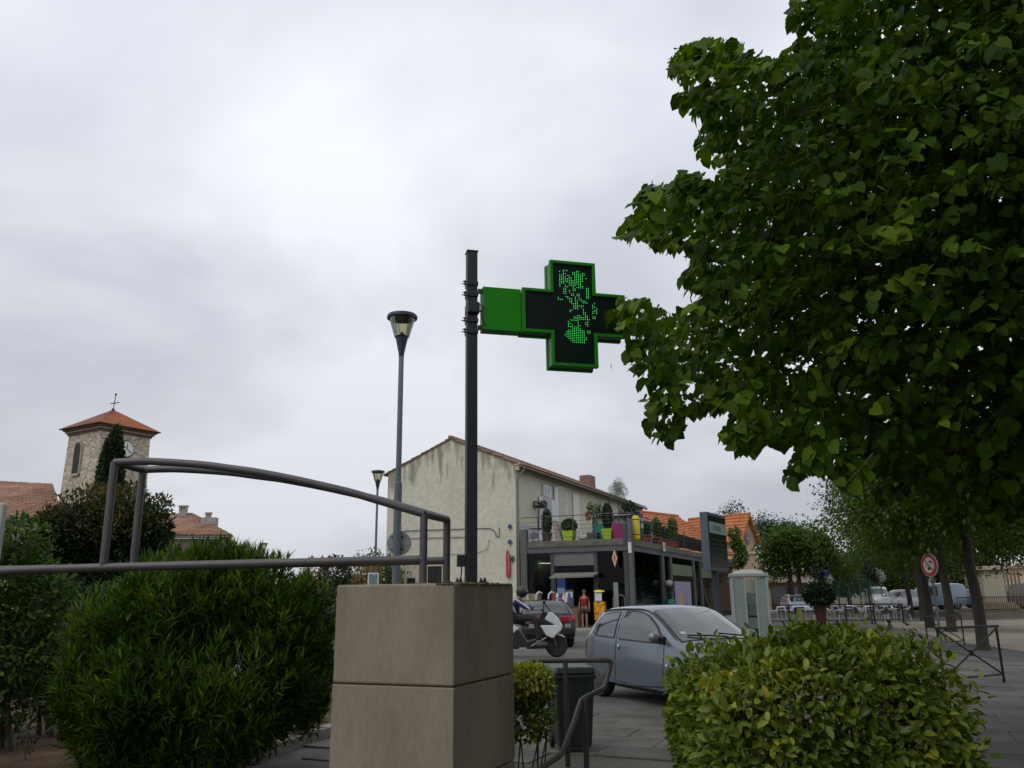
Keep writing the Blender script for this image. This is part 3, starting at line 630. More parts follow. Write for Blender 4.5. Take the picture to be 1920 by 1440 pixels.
# nave roof left of the tower
plaster = M('old_plaster', (.34, .29, .22), .9, var=.15, scale=1, fine=.05)
nv = thing('church_nave', 'long low building with faded clay tile roof left of the church tower', 'building', (D(40, 980, 52).x, 52, 0))
ra = D(-260, 870, 57); rb = D(78, 903, 57); rc = D(96, 985, 50); rd = D(-260, 950, 49)
rb2 = Vector((rb.x, rb.y, ra.z)); zr = D(0, 895, 57).z; ze = D(30, 968, 49.5).z
ra = Vector((-52, 60, zr)); rb = Vector((D(100, 900, 56).x, 56, zr-.05)); rc = Vector((D(118, 985, 51).x, 51, ze)); rd = Vector((-52, 49.3, ze))
rb.z = D(92, 908, 56).z; ra.z = D(0, 895, 57).z+ (D(0, 895, 57).z-rb.z)*1.6
tile_roof(nv, ra, rb, rc, rd, 90, 22, tile_m)
m = MB(); m.add([(rd.x, rd.y+.4, 0), (rc.x-.4, rc.y+.4, 0), (rb.x-.4, rb.y, 0), (ra.x, ra.y, 0), (rd.x, rd.y+.4, ze-.2), (rc.x-.4, rc.y+.4, ze-.2), (rb.x-.4, rb.y, rb.z-.2), (ra.x, ra.y, ra.z-.2)], [(0, 1, 5, 4), (1, 2, 6, 5), (2, 3, 7, 6), (3, 0, 4, 7)])
m.build('wall', plaster, parent=nv, world=True)
m = MB(); m.tube([rd+Vector((0, -.1, -.12)), rc+Vector((0, -.1, -.12))], .09, 6); m.build('gutter', M('zinc', (.11, .11, .11), .6, .2), parent=nv, world=True)
# link wall between nave and tower
# house right of the tower
hs = thing('village_house', 'low house with clay tile roof and two chimneys right of the church tower', 'house', (D(370, 990, 56).x, 56, 0))
q1 = D(250, 958, 60); q2 = D(361, 966, 59); q3 = D(432, 1003, 54); q4 = D(250, 996, 53)
z0 = (D(340, 963, 59).z); 
a_ = Vector((q1.x-4, 61, z0+.1)); b_v = Vector((q2.x, 59, z0)); c_ = Vector((q3.x, 54.5, q3.z)); d_ = Vector((q4.x-4, 53, q3.z))
tile_roof(hs, a_, b_v, c_, d_, 46, 16, tile_m)
e_ = Vector((c_.x*63/54.5-.4, 63, q3.z)); 
m = MB(); m.add([b_v, e_, c_], [(0, 1, 2)]); m.build('roof_hip', tile_m, parent=hs, world=True)
m = MB(); zz = q3.z-.15
m.add([(d_.x, d_.y+.5, 0), (c_.x-.5, c_.y+.5, 0), (e_.x-.5, e_.y, 0), (d_.x, d_.y+.5, zz), (c_.x-.5, c_.y+.5, zz), (e_.x-.5, e_.y, zz)], [(0, 1, 4, 3), (1, 2, 5, 4)])
m.build('wall', plaster, parent=hs, world=True)
m = MB(); m.tube([d_+Vector((0, -.05, -.1)), c_+Vector((0, -.05, -.1))], .08, 6); m.build('gutter', MATS['zinc'], parent=hs, world=True)
wc = M('chimney_render', (.34, .32, .29), .9, var=.2)
def chimney(root, px, pyb, pyt, d, w, legs=True, mat=None, cap=.1):
    b = D(px, pyb, d); t = D(px, pyt, d).z; m = MB()
    m.box(b.x-w/2, b.x+w/2, d-w/3, d+w/3, b.z-.6, t-(.35 if legs else .06)); 
    if legs:
        for s_ in (-1, 0, 1): m.box(b.x+s_*w*.4-.05, b.x+s_*w*.4+.05, d-w/3, d+w/3, t-.36, t-.08)
    m.box(b.x-w/2-.06, b.x+w/2+.06, d-w/3-.06, d+w/3+.06, t-.09, t); return m.build('chimney', mat or wc, parent=root, world=True)
chimney(hs, 343, 966, 948, 58.5, .5); chimney(hs, 390, 978, 961, 57, .32); 
m = MB(); b = D(395, 978, 57); m.box(b.x-.5, b.x+.45, 56.6, 57.2, b.z-.7, b.z+.25); m.build('chimney', wc, parent=hs, world=True)

# ================================================================== cream gabled house with the glazed shop
BA = radians(24); O_ = D(968, 1040, 44); BO = Vector((O_.x, 44, 0))
ud = Vector((cos(BA), -sin(BA), 0)); vd = Vector((sin(BA), cos(BA), 0))
def U_(px, py, v=0.0):
    P = BO+vd*v; return on(px, py, P, BA+pi/2)
def V_(px, py, u=0.0):
    P = BO+ud*u; return on(px, py, P, BA)
def wall_mat(name, c1, c2, zlo, zhi):
    m = bpy.data.materials.new(name); m.use_nodes = True; t = m.node_tree; n = t.nodes; l = t.links; b = n['Principled BSDF']; b.inputs['Roughness'].default_value = .92
    tx = n.new('ShaderNodeTexCoord'); mp = n.new('ShaderNodeMapping'); mp.inputs['Scale'].default_value = (1.7, 1.7, .26); l.new(tx.outputs['Object'], mp.inputs[0])
    a = n.new('ShaderNodeTexNoise'); a.inputs['Scale'].default_value = .35; a.inputs['Detail'].default_value = 6; l.new(tx.outputs['Object'], a.inputs[0])
    r = n.new('ShaderNodeValToRGB'); r.color_ramp.elements[0].position = .35; r.color_ramp.elements[1].position = .65; r.color_ramp.elements[0].color = (*c1, 1); r.color_ramp.elements[1].color = (*c2, 1); l.new(a.outputs['Fac'], r.inputs[0])
    s = n.new('ShaderNodeTexNoise'); s.inputs['Scale'].default_value = 1.6; s.inputs['Detail'].default_value = 4; s.inputs['Roughness'].default_value = .6; l.new(mp.outputs[0], s.inputs[0])
    sx = n.new('ShaderNodeSeparateXYZ'); l.new(tx.outputs['Object'], sx.inputs[0])
    # distance below the sloping verge: z + |x + 3.95| * .41
    ax = n.new('ShaderNodeMath'); ax.operation = 'ADD'; ax.inputs[1].default_value = 3.95; l.new(sx.outputs[0], ax.inputs[0])
    ab = n.new('ShaderNodeMath'); ab.operation = 'ABSOLUTE'; l.new(ax.outputs[0], ab.inputs[0])
    ma = n.new('ShaderNodeMath'); ma.operation = 'MULTIPLY_ADD'; ma.inputs[1].default_value = .41; l.new(ab.outputs[0], ma.inputs[0]); l.new(sx.outputs[2], ma.inputs[2])
    mr = n.new('ShaderNodeMapRange'); mr.inputs['From Min'].default_value = zlo; mr.inputs['From Max'].default_value = zhi; mr.inputs['To Min'].default_value = -.18; mr.inputs['To Max'].default_value = .16; l.new(ma.outputs[0], mr.inputs['Value'])
    ad = n.new('ShaderNodeMath'); ad.operation = 'ADD'; l.new(s.outputs['Fac'], ad.inputs[0]); l.new(mr.outputs[0], ad.inputs[1])
    rr = n.new('ShaderNodeMapRange'); rr.inputs['From Min'].default_value = .53; rr.inputs['From Max'].default_value = .68; rr.inputs['To Max'].default_value = .6; l.new(ad.outputs[0], rr.inputs['Value'])
    mx = n.new('ShaderNodeMix'); mx.data_type = 'RGBA'; mx.inputs['B'].default_value = (.085, .075, .05, 1); l.new(rr.outputs[0], mx.inputs['Factor']); l.new(r.outputs[0], mx.inputs['A'])
    # fine cracks and blotches
    f = n.new('ShaderNodeTexNoise'); f.inputs['Scale'].default_value = 3.5; f.inputs['Detail'].default_value = 8; l.new(tx.outputs['Object'], f.inputs[0])
    fr = n.new('ShaderNodeMapRange'); fr.inputs['From Min'].default_value = .3; fr.inputs['From Max'].default_value = .7; fr.inputs['To Min'].default_value = .86; fr.inputs['To Max'].default_value = 1.1; l.new(f.outputs['Fac'], fr.inputs['Value'])
    m2 = n.new('ShaderNodeMix'); m2.data_type = 'RGBA'; m2.blend_type = 'MULTIPLY'; m2.inputs['Factor'].default_value = 1; l.new(mx.outputs['Result'], m2.inputs['A']); l.new(fr.outputs[0], m2.inputs['B'])
    l.new(m2.outputs['Result'], b.inputs['Base Color']); return m
gable_m = wall_mat('stained_cream_render', (.52, .505, .40), (.60, .585, .475), 7.0, 10.3)
facade_m = M('greenish_cream_render', (.54, .53, .40), .9, var=.12, scale=.6, fine=.05)
ho = thing('gabled_house', 'cream rendered two storey gabled house with stained gable wall and white shutters', 'house', BO, -BA)
GL = -7.97; GR = 0.0; RU = -3.95; EZ = 8.5; RZ = 10.15; LEN = 24.5
m = MB(); m.mi = 0; m.add([(GL, 0, 0), (GR, 0, 0), (GR, 0, EZ), (RU, 0, RZ), (GL, 0, EZ)], [(0, 1, 2, 3, 4)])
m.build('gable_wall', gable_m, parent=ho)
m = MB(); m.add([(GR, 0, 0), (GR, LEN, 0), (GR, LEN, EZ), (GR, 0, EZ), (GL, 0, 0), (GL, LEN, 0), (GL, LEN, EZ), (GL, 0, EZ), (RU, LEN, RZ)], [(0, 1, 2, 3), (4, 7, 6, 5), (1, 5, 6, 8, 2)])
m.build('wall', facade_m, parent=ho)
T3 = Matrix.Translation(BO) @ Matrix.Rotation(-BA, 4, 'Z')
tile_g = M('weathered_roof_tiles', (.16, .10, .075), .92, var=0, scale=1.2, col2=(.27, .17, .12), fine=.25)
sl_ = (RZ-EZ)/(RU-GL)
tile_roof(ho, (RU, -.06, RZ+.06), (RU, LEN+.2, RZ+.06), (GR+.5, LEN+.2, EZ-.5*sl_+.06), (GR+.5, -.06, EZ-.5*sl_+.06), 110, 14, tile_g, world=False, thick=.05)
tile_roof(ho, (RU, -.06, RZ+.06), (RU, LEN+.2, RZ+.06), (GL-.3, LEN+.2, EZ-.3*sl_+.06), (GL-.3, -.06, EZ-.3*sl_+.06), 110, 14, tile_g, world=False, thick=.05)
m = MB()
for k in range(60): m.tube([(RU, -.1+k*.42, RZ+.13), (RU, .36+k*.42, RZ+.15)], [.10, .12], 8)
m.build('ridge_tiles', tile_g, parent=ho)['kind'] = 'stuff'
cream = M('cream_cornice', (.50, .42, .28), .85, var=.1)
m = MB(); m.box(.002, .22, .0, LEN, EZ-.34, EZ-.17); m.build('cornice', cream, parent=ho); m = MB(); m.box(.002, .36, .0, LEN, EZ-.17, EZ-.10); m.build('cornice', cream, parent=ho)
m = MB(); m.tube([(.52, -.06, EZ-.24), (.52, LEN+.1, EZ-.24)], .07, 8); m.build('gutter', M('brown_zinc', (.12, .10, .085), .6, .3), parent=ho)
m = MB(); m.tube([(.5, .12, EZ-.28), (.3, .12, EZ-.55), (.09, .12, EZ-.8), (.09, .12, .15)], .05, 8); m.build('downpipe', M('grey_pipe', (.22, .21, .18), .6, .2), parent=ho, smooth=True)
m = MB(); m.box(.0, .28, -.06, .0, EZ-.1, EZ+.03); m.build('verge_block', cream, parent=ho)
m = MB(); cv0 = V_(1133, 925)[0]; m.box(-2.0, -1.2, 15.9, 17.1, 8.6, 10.02); m.build('chimney', M('chimney_brick', (.22, .13, .10), .9, var=.3, scale=5), parent=ho, bevel=.02)
# wires on the gable
def uz(px, py): u, z = U_(px, py); return Vector((u, -.05, z))
wire = M('grey_cable', (.09, .085, .075), .7, var=0)
m = MB(); m.tube(bez([uz(752, 996), uz(800, 994), uz(870, 992), uz(905, 991), uz(918, 991), uz(928, 996), uz(931, 1004), uz(936, 1006), uz(937, 990)], 40), .022, 5); m.build('cable', wire, parent=ho)
m = MB(); m.tube([uz(765, 1010), uz(800, 1009), uz(872, 1007)], .018, 5); m.build('cable', wire, parent=ho)
m = MB(); m.tube([uz(840, 1040), uz(900, 1036), uz(915, 1028), uz(918, 1012)], .012, 5); m.build('cable', wire, parent=ho)
# barred ground floor window and vents
(u0, zt), (u1, zb_) = U_(803, 1062), U_(829, 1094)
m = MB(); m.box(u0, u1, -.03, .05, zt-1.5, zt); m.build('window_pane', M('window_dark', (.02, .02, .02), .3, var=.1), parent=ho)
m = MB(); m.box(u0-.1, u1+.1, -.06, -.031, zt, zt+.12); m.box(u0-.12, u0, -.06, -.031, zt-1.5, zt); m.box(u1, u1+.12, -.06, -.031, zt-1.5, zt); m.build('window_frame', cream, parent=ho)
for i in range(6):
    x = u0+(u1-u0)*(i+.5)/6; m = MB(); m.tube([(x, -.09, zt-1.5), (x, -.09, zt)], .014, 6); m.build('window_bar', iron, parent=ho)
(u0, zt) = U_(764, 1084); m = MB(); m.box(u0, u0+.5, -.03, .05, zt-.3, zt); m.build('vent', MATS['window_dark'], parent=ho)
m = MB(); m.box(GL+.03, U_(798, 1000)[0], -.012, .05, .1, U_(760, 1052)[1]); m.build('repaired_render', M('pinkish_render', (.45, .38, .32), .9, var=.08, scale=1), parent=ho)
# doors, windows, shutters of the upper facade
zwt = V_(1022, 910)[1]; zwb = 4.45
shut = M('white_shutter', (.66, .66, .64), .6, var=.05)
def fwin(v0, v1, z0, z1, sh=(1, 1), closed=False, dark=True, label=None):
    f = MB(); f.box(.002, .07, v0-.07, v1+.07, z1, z1+.09); f.box(.002, .06, v0-.07, v0, z0, z1); f.box(.002, .06, v1, v1+.07, z0, z1); fo = f.build('window_frame', white_p, parent=ho)
    p = MB(); p.box(.003, .02, v0, v1, z0, z1); p.build('pane', dark_glass, parent=fo)
    w = (v1-v0)/2
    if closed:
        for k in (0, 1):
            m = MB(); a = v0+k*w; m.box(.03, .065, a+.01, a+w-.01, z0+.02, z1-.02)
            for j in range(12):
                zz = z0+.1+(z1-z0-.2)*j/12; m.add([(.066, a+.07, zz), (.066, a+w-.07, zz), (.085, a+w-.07, zz+.06), (.085, a+.07, zz+.06)], [(0, 1, 2, 3)])
            m.build('shutter', shut, parent=ho)
    for s_, on_ in zip((-1, 1), sh):
        if on_:
            a = v0-.1-w if s_ < 0 else v1+.1; m = MB(); m.box(.05, .09, a, a+w, z0, z1)
            m.box(.092, .10, a+.08, a+w-.08, z0+.12, (z0+z1)/2-.05); m.box(.092, .10, a+.08, a+w-.08, (z0+z1)/2+.05, z1-.1); m.build('shutter', shut, parent=ho)
v0 = V_(1017, 950)[0]; v1 = V_(1030, 950)[0]; zdoor = V_(1023, 934)[1]; ztop = V_(1015, 908)[1]
fwin(v0, v1, 4.45, zdoor, (1, 1))
m = MB(); m.box(.02, .12, v0-.05, v1+.05, zdoor+.1, ztop); m.build('shutter', shut, parent=ho)
for k in (0, 1):
    m = MB(); a = v0+.08+k*(v1-v0)/2; m.box(.121, .13, a, a+(v1-v0)/2-.16, zdoor+.2, ztop-.12); m.build('shutter_panel', M('bluish_white', (.45, .47, .50), .6), parent=ho)
m = MB(); m.box(.02, .5, v0-.1, v0-.06, 4.45, zdoor); m.build('open_shutter', shut, parent=ho)
a, b = V_(1046, 950)[0], V_(1060, 950)[0]; zt2 = V_(1048, 915)[1]; fwin(a, b, zwb+.5, zt2, (1, 0), closed=False)
m = MB(); m.box(.02, .07, a, b, zwb+.5, zt2); m.build('shutter', M('cream_shutter', (.50, .49, .42), .7), parent=ho)
a, b = V_(1073, 950)[0], V_(1084, 950)[0]; zt3 = V_(1075, 926)[1]; m = MB(); m.box(.02, .08, a, b, zwb+.5, zt3); m.build('shutter', shut, parent=ho)
a, b = V_(1119, 950)[0], V_(1128, 950)[0]; zt4 = V_(1122, 943)[1]; m = MB(); m.box(.02, .08, a, b, zwb+.8, zt4); m.build('shutter', shut, parent=ho)
m = MB(); m.box(.01, .05, .3, 2.6, 4.4, 5.35); m.build('cream_dado', M('pale_blue_white_panel', (.45, .47, .50), .7), parent=ho)

# ------------------------------------------------------------------ shop extension
alu = M('grey_shop_steel', (.098, .102, .108), .5, .25, var=.12, scale=2)
alud = M('dark_shop_steel', (.06, .062, .068), .5, .25, var=.12, scale=2)
deckc = M('stained_deck_concrete', (.13, .125, .10), .93, var=.35, scale=1.6, fine=.15)
SW = U_(1179, 1040)[0]; SD = 30.0; ZB0, ZB1, ZD = 3.76, 4.06, 4.36
sh = thing('shop_extension', 'grey steel framed glazed shop with planted roof terrace against the cream house', 'shop', BO, -BA)
m = MB(); m.box(.30, SW, .05, SD, ZB1+.003, ZD); m.build('terrace_slab', deckc, parent=sh, bevel=.02)
m = MB(); m.box(.62, SW-.07, 0, .14, ZB0, ZB1); m.box(.62, SW-.07, -.05, .19, ZB1-.03, ZB1); m.box(.62, SW-.07, -.05, .19, ZB0, ZB0+.03); m.build('beam', alu, parent=sh)
m = MB(); m.box(SW-.14, SW, .3, SD, ZB0, ZB1); m.box(SW-.19, SW+.05, .3, SD, ZB1-.03, ZB1); m.box(SW-.19, SW+.05, .3, SD, ZB0, ZB0+.03); m.build('beam', alu, parent=sh)
def column(u0, u1, v0, v1, z1, mat=alu, name='column'):
    m = MB(); m.box(u0, u1, v0, v1, .1, z1); return m.build(name, mat, parent=sh, bevel=.008)
column(.24, .60, -.02, .22, 5.0); column(SW-.02, SW+.19, -.05, .28, U_(1178, 972)[1]); column(SW-.28, SW-.06, .02, .2, 5.1, alud)
m = MB(); m.box(SW+.0, SW+.17, -.09, -.05, U_(1178, 1037)[1], U_(1178, 1017)[1]); m.build('white_plate', white_p, parent=sh)
um = [U_(1036, 1100)[0], U_(1118, 1100)[0]]
for u in um: column(u-.10, u+.10, .03, .17, ZB0-.003, alud)
ud0, ud1 = um[0]+.1, um[1]-.1
zfa = U_(1080, 1060)[1]
m = MB(); m.box(ud0, ud1, .05, .13, zfa, ZB0-.01); m.build('fascia_panel', M('grey_panel', (.13, .13, .13), .6, var=.1), parent=sh)
zcan = U_(1075, 1083)[1]
shopglass = glass_mat('shop_glass', (.30, .33, .31), .25)
for (a, b) in ((.61, um[0]-.10), (um[1]+.10, SW-.12)):
    m = MB(); m.box(a, b, .095, .11, .16, ZB0-.01); m.build('pane', shopglass, parent=sh)
    m = MB(); m.box(a, b, .05, .15, .131, .34); m.build('plinth_rail', alud, parent=sh)
m = MB(); m.box(ud0, ud1, .095, .11, zcan+.1, zfa-.005); m.build('pane', shopglass, parent=sh)
# side glazing and columns
sv = [V_(x, 1080, SW)[0] for x in (1188, 1244, 1258, 1301, 1314, 1344)]
cols = [(sv[1]-.35, sv[1]+.2), (sv[2]-.2, sv[2]+.3), (sv[3]-.25, sv[3]+.25), (sv[4]-.25, sv[4]+.3), (sv[5]-.3, sv[5]+.4)]
prev = .3
for (a, b) in cols+[(SD-.3, SD)]:
    m = MB(); m.box(SW-.08, SW-.065, prev, a, .16, ZB0-.01); m.build('pane', shopglass, parent=sh)
    m = MB(); m.box(SW-.12, SW-.02, prev, a, .131, .34); m.build('plinth_rail', alud, parent=sh)
    if b < SD-.01: m = MB(); m.box(SW-.14, SW+.05, a, b, .131, ZB0); m.build('column', M('green_grey_steel', (.085, .10, .10), .5, .2, var=.15), parent=sh)
    prev = b
for k in (2, 4):
    a = cols[k-1][1]; b = cols[k][0]; m = MB(); m.box(SW-.05, SW-.03, a, b, 2.75, 3.4); m.build('green_blind', M('olive_blind', (.15, .17, .11), .8, var=.15), parent=sh)
# interior: floor, back, ceiling, shelves, counters, tube lights
inn = M('shop_interior', (.10, .095, .085), .9, var=.3, scale=.8)
m = MB(); m.box(.05, SW-.2, .5, SD, .131, .15); m.build('floor', inn, parent=sh)
m = MB(); m.box(.06, SW-.15, .3, SD, ZB0-.25, ZB0-.2); m.build('ceiling', M('shop_ceiling', (.12, .12, .10), .9, var=.2), parent=sh)
m = MB(); m.box(.3, SW-.3, 9, 9.1, .15, 3.4); m.build('back_wall', M('shop_back', (.05, .05, .045), .9, var=.4, scale=2), parent=sh)
rr_ = random.Random(9)
shc = [M('goods_%s' % nme, c, .6, var=.3, scale=6) for nme, c in (('blue', (.04, .06, .13)), ('grey', (.16, .17, .18)), ('green', (.05, .10, .07)), ('white', (.3, .3, .3)), ('red', (.2, .03, .03)), ('teal', (.06, .15, .17)))]
for r0 in range(4):
    v = 2.0+r0*1.6
    for (a, b) in ((.9, 2.0), (4.4, SW-.6)):
        m = MB(); m.box(a, b, v, v+.4, .15, 1.5); m.build('shelf', inn, parent=sh)
        m = MB(); mi = rr_.randrange(6)
        x = a
        while x < b-.12:
            w = rr_.uniform(.08, .2)
            for z in (.35, .75, 1.15, 1.5): m.box(x, x+w*.8, v-.06, v+.1, z, z+rr_.uniform(.15, .3))
            x += w
        m.build('goods', shc[mi], parent=sh)
for k in range(14):
    v = 1.2+k*1.25; m = MB(); m.box(SW-.9, SW-.5, v, v+.8, .15, rr_.uniform(1.0, 1.9)); m.build('goods', shc[rr_.randrange(6)], parent=sh)
tubem = M('tube_light', (1, 1, .9), .5, var=0, emit=((1, .97, .8), 5))
for (px, py, vv) in ((1024, 1063, 3.0), (1052, 1065, 3.0)):
    u, z = U_(px, py, vv); m = MB(); m.bar((u-.38, vv, 3.38), (u+.3, vv+.6, 3.38), .07, .05); m.build('ceiling_tube', tubem, parent=sh)
# entrance: dark opening, posts and the awning canopy
m = MB(); m.box(ud0, ud0+.05, .05, .15, .15, zcan+.1); m.box(ud1-.05, ud1, .05, .15, .15, zcan+.1); m.build('door_frame', alud, parent=sh)
m = MB(); ca0, cz0 = U_(1031, 1083, -.8); ca1, cz1 = U_(1113, 1078, -.8)
m.add([(ca0, -.9, cz0-.05), (ca1, -.9, cz0-.02), (ca1, .04, cz0+.16), (ca0, .04, cz0+.16), (ca0, -.9, cz0+.0), (ca1, -.9, cz0+.05), (ca1, .04, cz0+.24), (ca0, .04, cz0+.24)], [(3, 2, 1, 0), (4, 5, 6, 7), (0, 1, 5, 4), (1, 2, 6, 5), (2, 3, 7, 6), (3, 0, 4, 7)])
m.build('entrance_canopy', M('canopy_cloth', (.17, .17, .14), .8, var=.15), parent=sh)
m = MB(); a = U_(1154, 1110)[0]; m.box(a-.12, a+.12, .06, .14, .16, U_(1154, 1092)[1]); m.build('pale_door_post', M('pale_green_grey', (.22, .25, .24), .6, var=.1), parent=sh)
# railing of the terrace: posts, top rail and wires
rt = U_(1100, 965, .15)[1]; rail_thin = M('terrace_rail_steel', (.055, .06, .07), .5, .4, var=.1)
rl2 = thing('terrace_railing', 'thin grey wire railing round the planted shop terrace', 'railing', BO+Vector((0, 0, 0)), -BA)
def trail(p, q, r=.02, name='top_rail'):
    m = MB(); m.tube([p, q], r, 6); return m.build(name, rail_thin, parent=rl2)
trail((.25, .12, rt), (SW-.02, .12, rt), .026); trail((SW-.02, .12, rt), (SW-.02, 11, rt), .026)
for k in range(5):
    z = ZD+.18+k*.2; trail((.25, .12, z), (SW-.02, .12, z), .008, 'wire'); trail((SW-.02, .12, z), (SW-.02, 11, z), .008, 'wire')
for u in (U_(1009, 1000, .12)[0], U_(1018, 1000, .12)[0], U_(1075, 1000, .12)[0], U_(1113, 1000, .12)[0], SW-.02):
    m = MB(); m.box(u-.025, u+.025, .1, .14, ZD, rt); m.build('post', rail_thin, parent=rl2)
for v in (2.5, 5, 7.5, 10, 12.5):
    m = MB(); m.box(SW-.04, SW, v-.03, v+.03, ZD-.2, min(rt, 5.5)); m.build('post', rail_thin, parent=rl2)
# dark slatted lean-to further along the terrace
le = thing('slatted_lean_to', 'dark brown slatted lean-to roof on the far part of the shop terrace', 'pergola', BO, -BA)
va, vb = V_(1270, 1010, SW-.2)[0], V_(1345, 1030, SW-.2)[0]+3
slm = M('dark_slat_wood', (.04, .032, .03), .8, var=.3, scale=5)
zl1 = V_(1276, 1003, SW-1.6)[1]; zl0 = V_(1286, 1032, SW-.1)[1]
for k in range(11):
    t = k/10; m = MB(); u = SW-1.7+t*1.6; z = 5.72+(4.5-5.72)*t; m.bar((u, va, z), (u, vb, z), .12, .03, up=(0, 0, 1)); m.build('slat', slm, parent=le)
for v in (va, (va+vb)/2, vb):
    m = MB(); m.bar((SW-1.75, v, 5.68), (SW-.05, v, 4.42), .06, .08); m.build('rafter', slm, parent=le)
m = MB(); m.add([(SW-1.72, va, 5.70), (SW-.12, va, 4.46), (SW-.12, vb, 4.46), (SW-1.72, vb, 5.70)], [(0, 1, 2, 3)]); m.build('backing', M('dark_net', (.025, .022, .02), .9, var=.2), parent=le)
m = MB(); m.tube([(SW-1.75, va-.5, 5.78), (SW-1.75, vb, 5.78)], .05, 6); m.build('ridge_bar', M('rusty_bar', (.18, .08, .04), .8, var=.2), parent=le)

# ================================================================== orange roofed house behind
HA = radians(48); hp = D(1398, 965, 95); HK = 95/60
oh = thing('orange_roofed_house', 'peach house with bright orange tiled roof and oval gable window behind the shop', 'house', (hp.x, hp.y, 0), radians(90-48))
# local x along the long ridge (heading 48 deg), y away; wing gable faces -y with its peak at the origin
oh.scale = (HK, HK, HK); pz_ = hp.z/HK; peach = M('peach_render', (.50, .335, .22), .88, var=.08, scale=1, fine=.04)
wz = pz_-.15; we = 2.35; wh = 1.75; base_e = wz-we*1.05
gx = .95
m = MB(); m.add([(-gx, 0, 0), (gx, 0, 0), (gx, 0, base_e+.9), (0, 0, wz), (-gx, 0, base_e+.9)], [(0, 1, 2, 3, 4)])
E2 = wz-gx*1.55
m = MB(); m.add([(-gx, 0, 0), (gx, 0, 0), (gx, 0, E2), (0, 0, wz), (-gx, 0, E2), (-gx, 5, 0), (gx, 5, 0), (gx, 5, E2), (0, 5, wz), (-gx, 5, E2)], [(0, 1, 2, 3, 4), (0, 4, 9, 5), (1, 6, 7, 2)])
m.build('gable_wall', peach, parent=oh)
ov = .32
def vtile(a, b, c, d, rows, mat=tile_or, ribs=14): tile_roof(oh, a, b, c, d, ribs, rows, mat, world=False, amp=.02, step=.05, thick=.1)
sE = 1.55
vtile((0, -.35, wz+.15), (0, 5, wz+.15), (-gx-ov, 5, wz+.15-(gx+ov)*sE), (-gx-ov, -.35, wz+.15-(gx+ov)*sE), 8)
vtile((0, -.35, wz+.15), (0, 5, wz+.15), (gx+ov, 5, wz+.15-(gx+ov)*sE), (gx+ov, -.35, wz+.15-(gx+ov)*sE), 8)
m = MB(); m.tube([(0, -.4, wz+.2), (0, 5, wz+.2)], .09, 8); m.build('ridge_tiles', tile_or, parent=oh)
zo = D(1389, 1010, 95).z/HK; xo = -.05
m = MB(); m.lathe([(.34, -.06), (.34, -.02)], 28, (0, 0, 0), 'y'); m.v = [(a+xo, b, c*1.25+zo) for a, b, c in m.v]; m.build('oval_window_frame', M('grey_frame', (.2, .2, .2), .6), parent=oh)
m = MB(); m.lathe([(.29, -.08), (.29, -.061)], 28, (0, 0, 0), 'y'); m.v = [(a+xo, b, c*1.25+zo) for a, b, c in m.v]; m.build('oval_pane', dark_glass, parent=oh)
m = MB(); m.box(xo-.012, xo+.012, -.095, -.081, zo-.34, zo+.34); m.box(xo-.28, xo+.28, -.095, -.081, zo-.012, zo+.012); m.build('glazing_bar', white_p, parent=oh)
for s_, z_ in ((.42, wz-.55), (.86, wz-1.25)):
    m = MB(); m.box(s_-.06, s_+.06, -.42, 0, z_-.05, z_+.08); m.build('eave_bracket', cream, parent=oh)
zl = D(1400, 1036, 95).z/HK
m = MB(); m.box(-gx-.15, gx+.15, -.12, -.005, zl-.1, zl+.03); m.build('string_course', M('pale_peach', (.58, .42, .30), .8, var=.05), parent=oh)
# main roof: ridge parallel to local x, behind the wing
mz = pz_+.05; mx0 = -13; mx1 = 3.2; my = 4.6
vtile((mx0, my+1.5, mz+.45), (-.2, my+1.2, mz+.2), (-.2, my-4.0, mz-2.9), (mx0, my-4.0, mz-2.9), 20, tile_or, 60)
vtile((-.2, my+1.0, mz-.75), (mx1+.6, my+1.0, mz-.75), (mx1+.6, my-3.0, mz-3.0), (-.2, my-3.0, mz-3.0), 10, tile_or, 14)
m = MB(); m.tube([(mx0, my+1.5, mz+.55), (-.2, my+1.2, mz+.3)], .1, 8); m.tube([(.6, my+1.0, mz-.68), (mx1+.6, my+1.0, mz-.68)], .09, 8); m.build('ridge_tiles', tile_or, parent=oh)
m = MB(); m.box(mx0, mx1, my-3.6, my+4, 0, mz-3.1); m.build('wall', peach, parent=oh)
m = MB(); m.box(-2.6, -.99, -.3, 1.0, 0, 3.6); m.build('annex_wall', M('orange_peach_render', (.52, .31, .17), .9, var=.06), parent=oh)

# ================================================================== things on the roof terrace
def LW(u, v, z=0): return BO+ud*u+vd*v+Vector((0, 0, z))
_soil = lambda: soil_m
def pot(name, label, u, v, z, r0, r1, h, mat, square=False, group='plant pots on the shop terrace'):
    t = thing(name, label, 'potted plant', LW(u, v, z), -BA, group)
    m = MB()
    if square: m.add([(-r0, -r0, 0), (r0, -r0, 0), (r0, r0, 0), (-r0, r0, 0), (-r1, -r1, h), (r1, -r1, h), (r1, r1, h), (-r1, r1, h)], [(3, 2, 1, 0), (4, 5, 6, 7), (0, 1, 5, 4), (1, 2, 6, 5), (2, 3, 7, 6), (3, 0, 4, 7)])
    else: m.lathe([(r0, 0), (r1, h-.05), (r1+.03, h-.05), (r1+.03, h), (r1-.02, h), (r1-.03, h-.06)], 16)
    m.build('pot', mat, parent=t, smooth=not square, bevel=.01 if square else 0); return t
conifer_m = leaf_mat('conifer_green', [(0, (.010, .028, .010)), (1, (.03, .07, .022))], .6, .1, 3)
bright_m = leaf_mat('bright_plant_green', [(0, (.03, .075, .012)), (1, (.10, .18, .03))], .5, .3, 3)
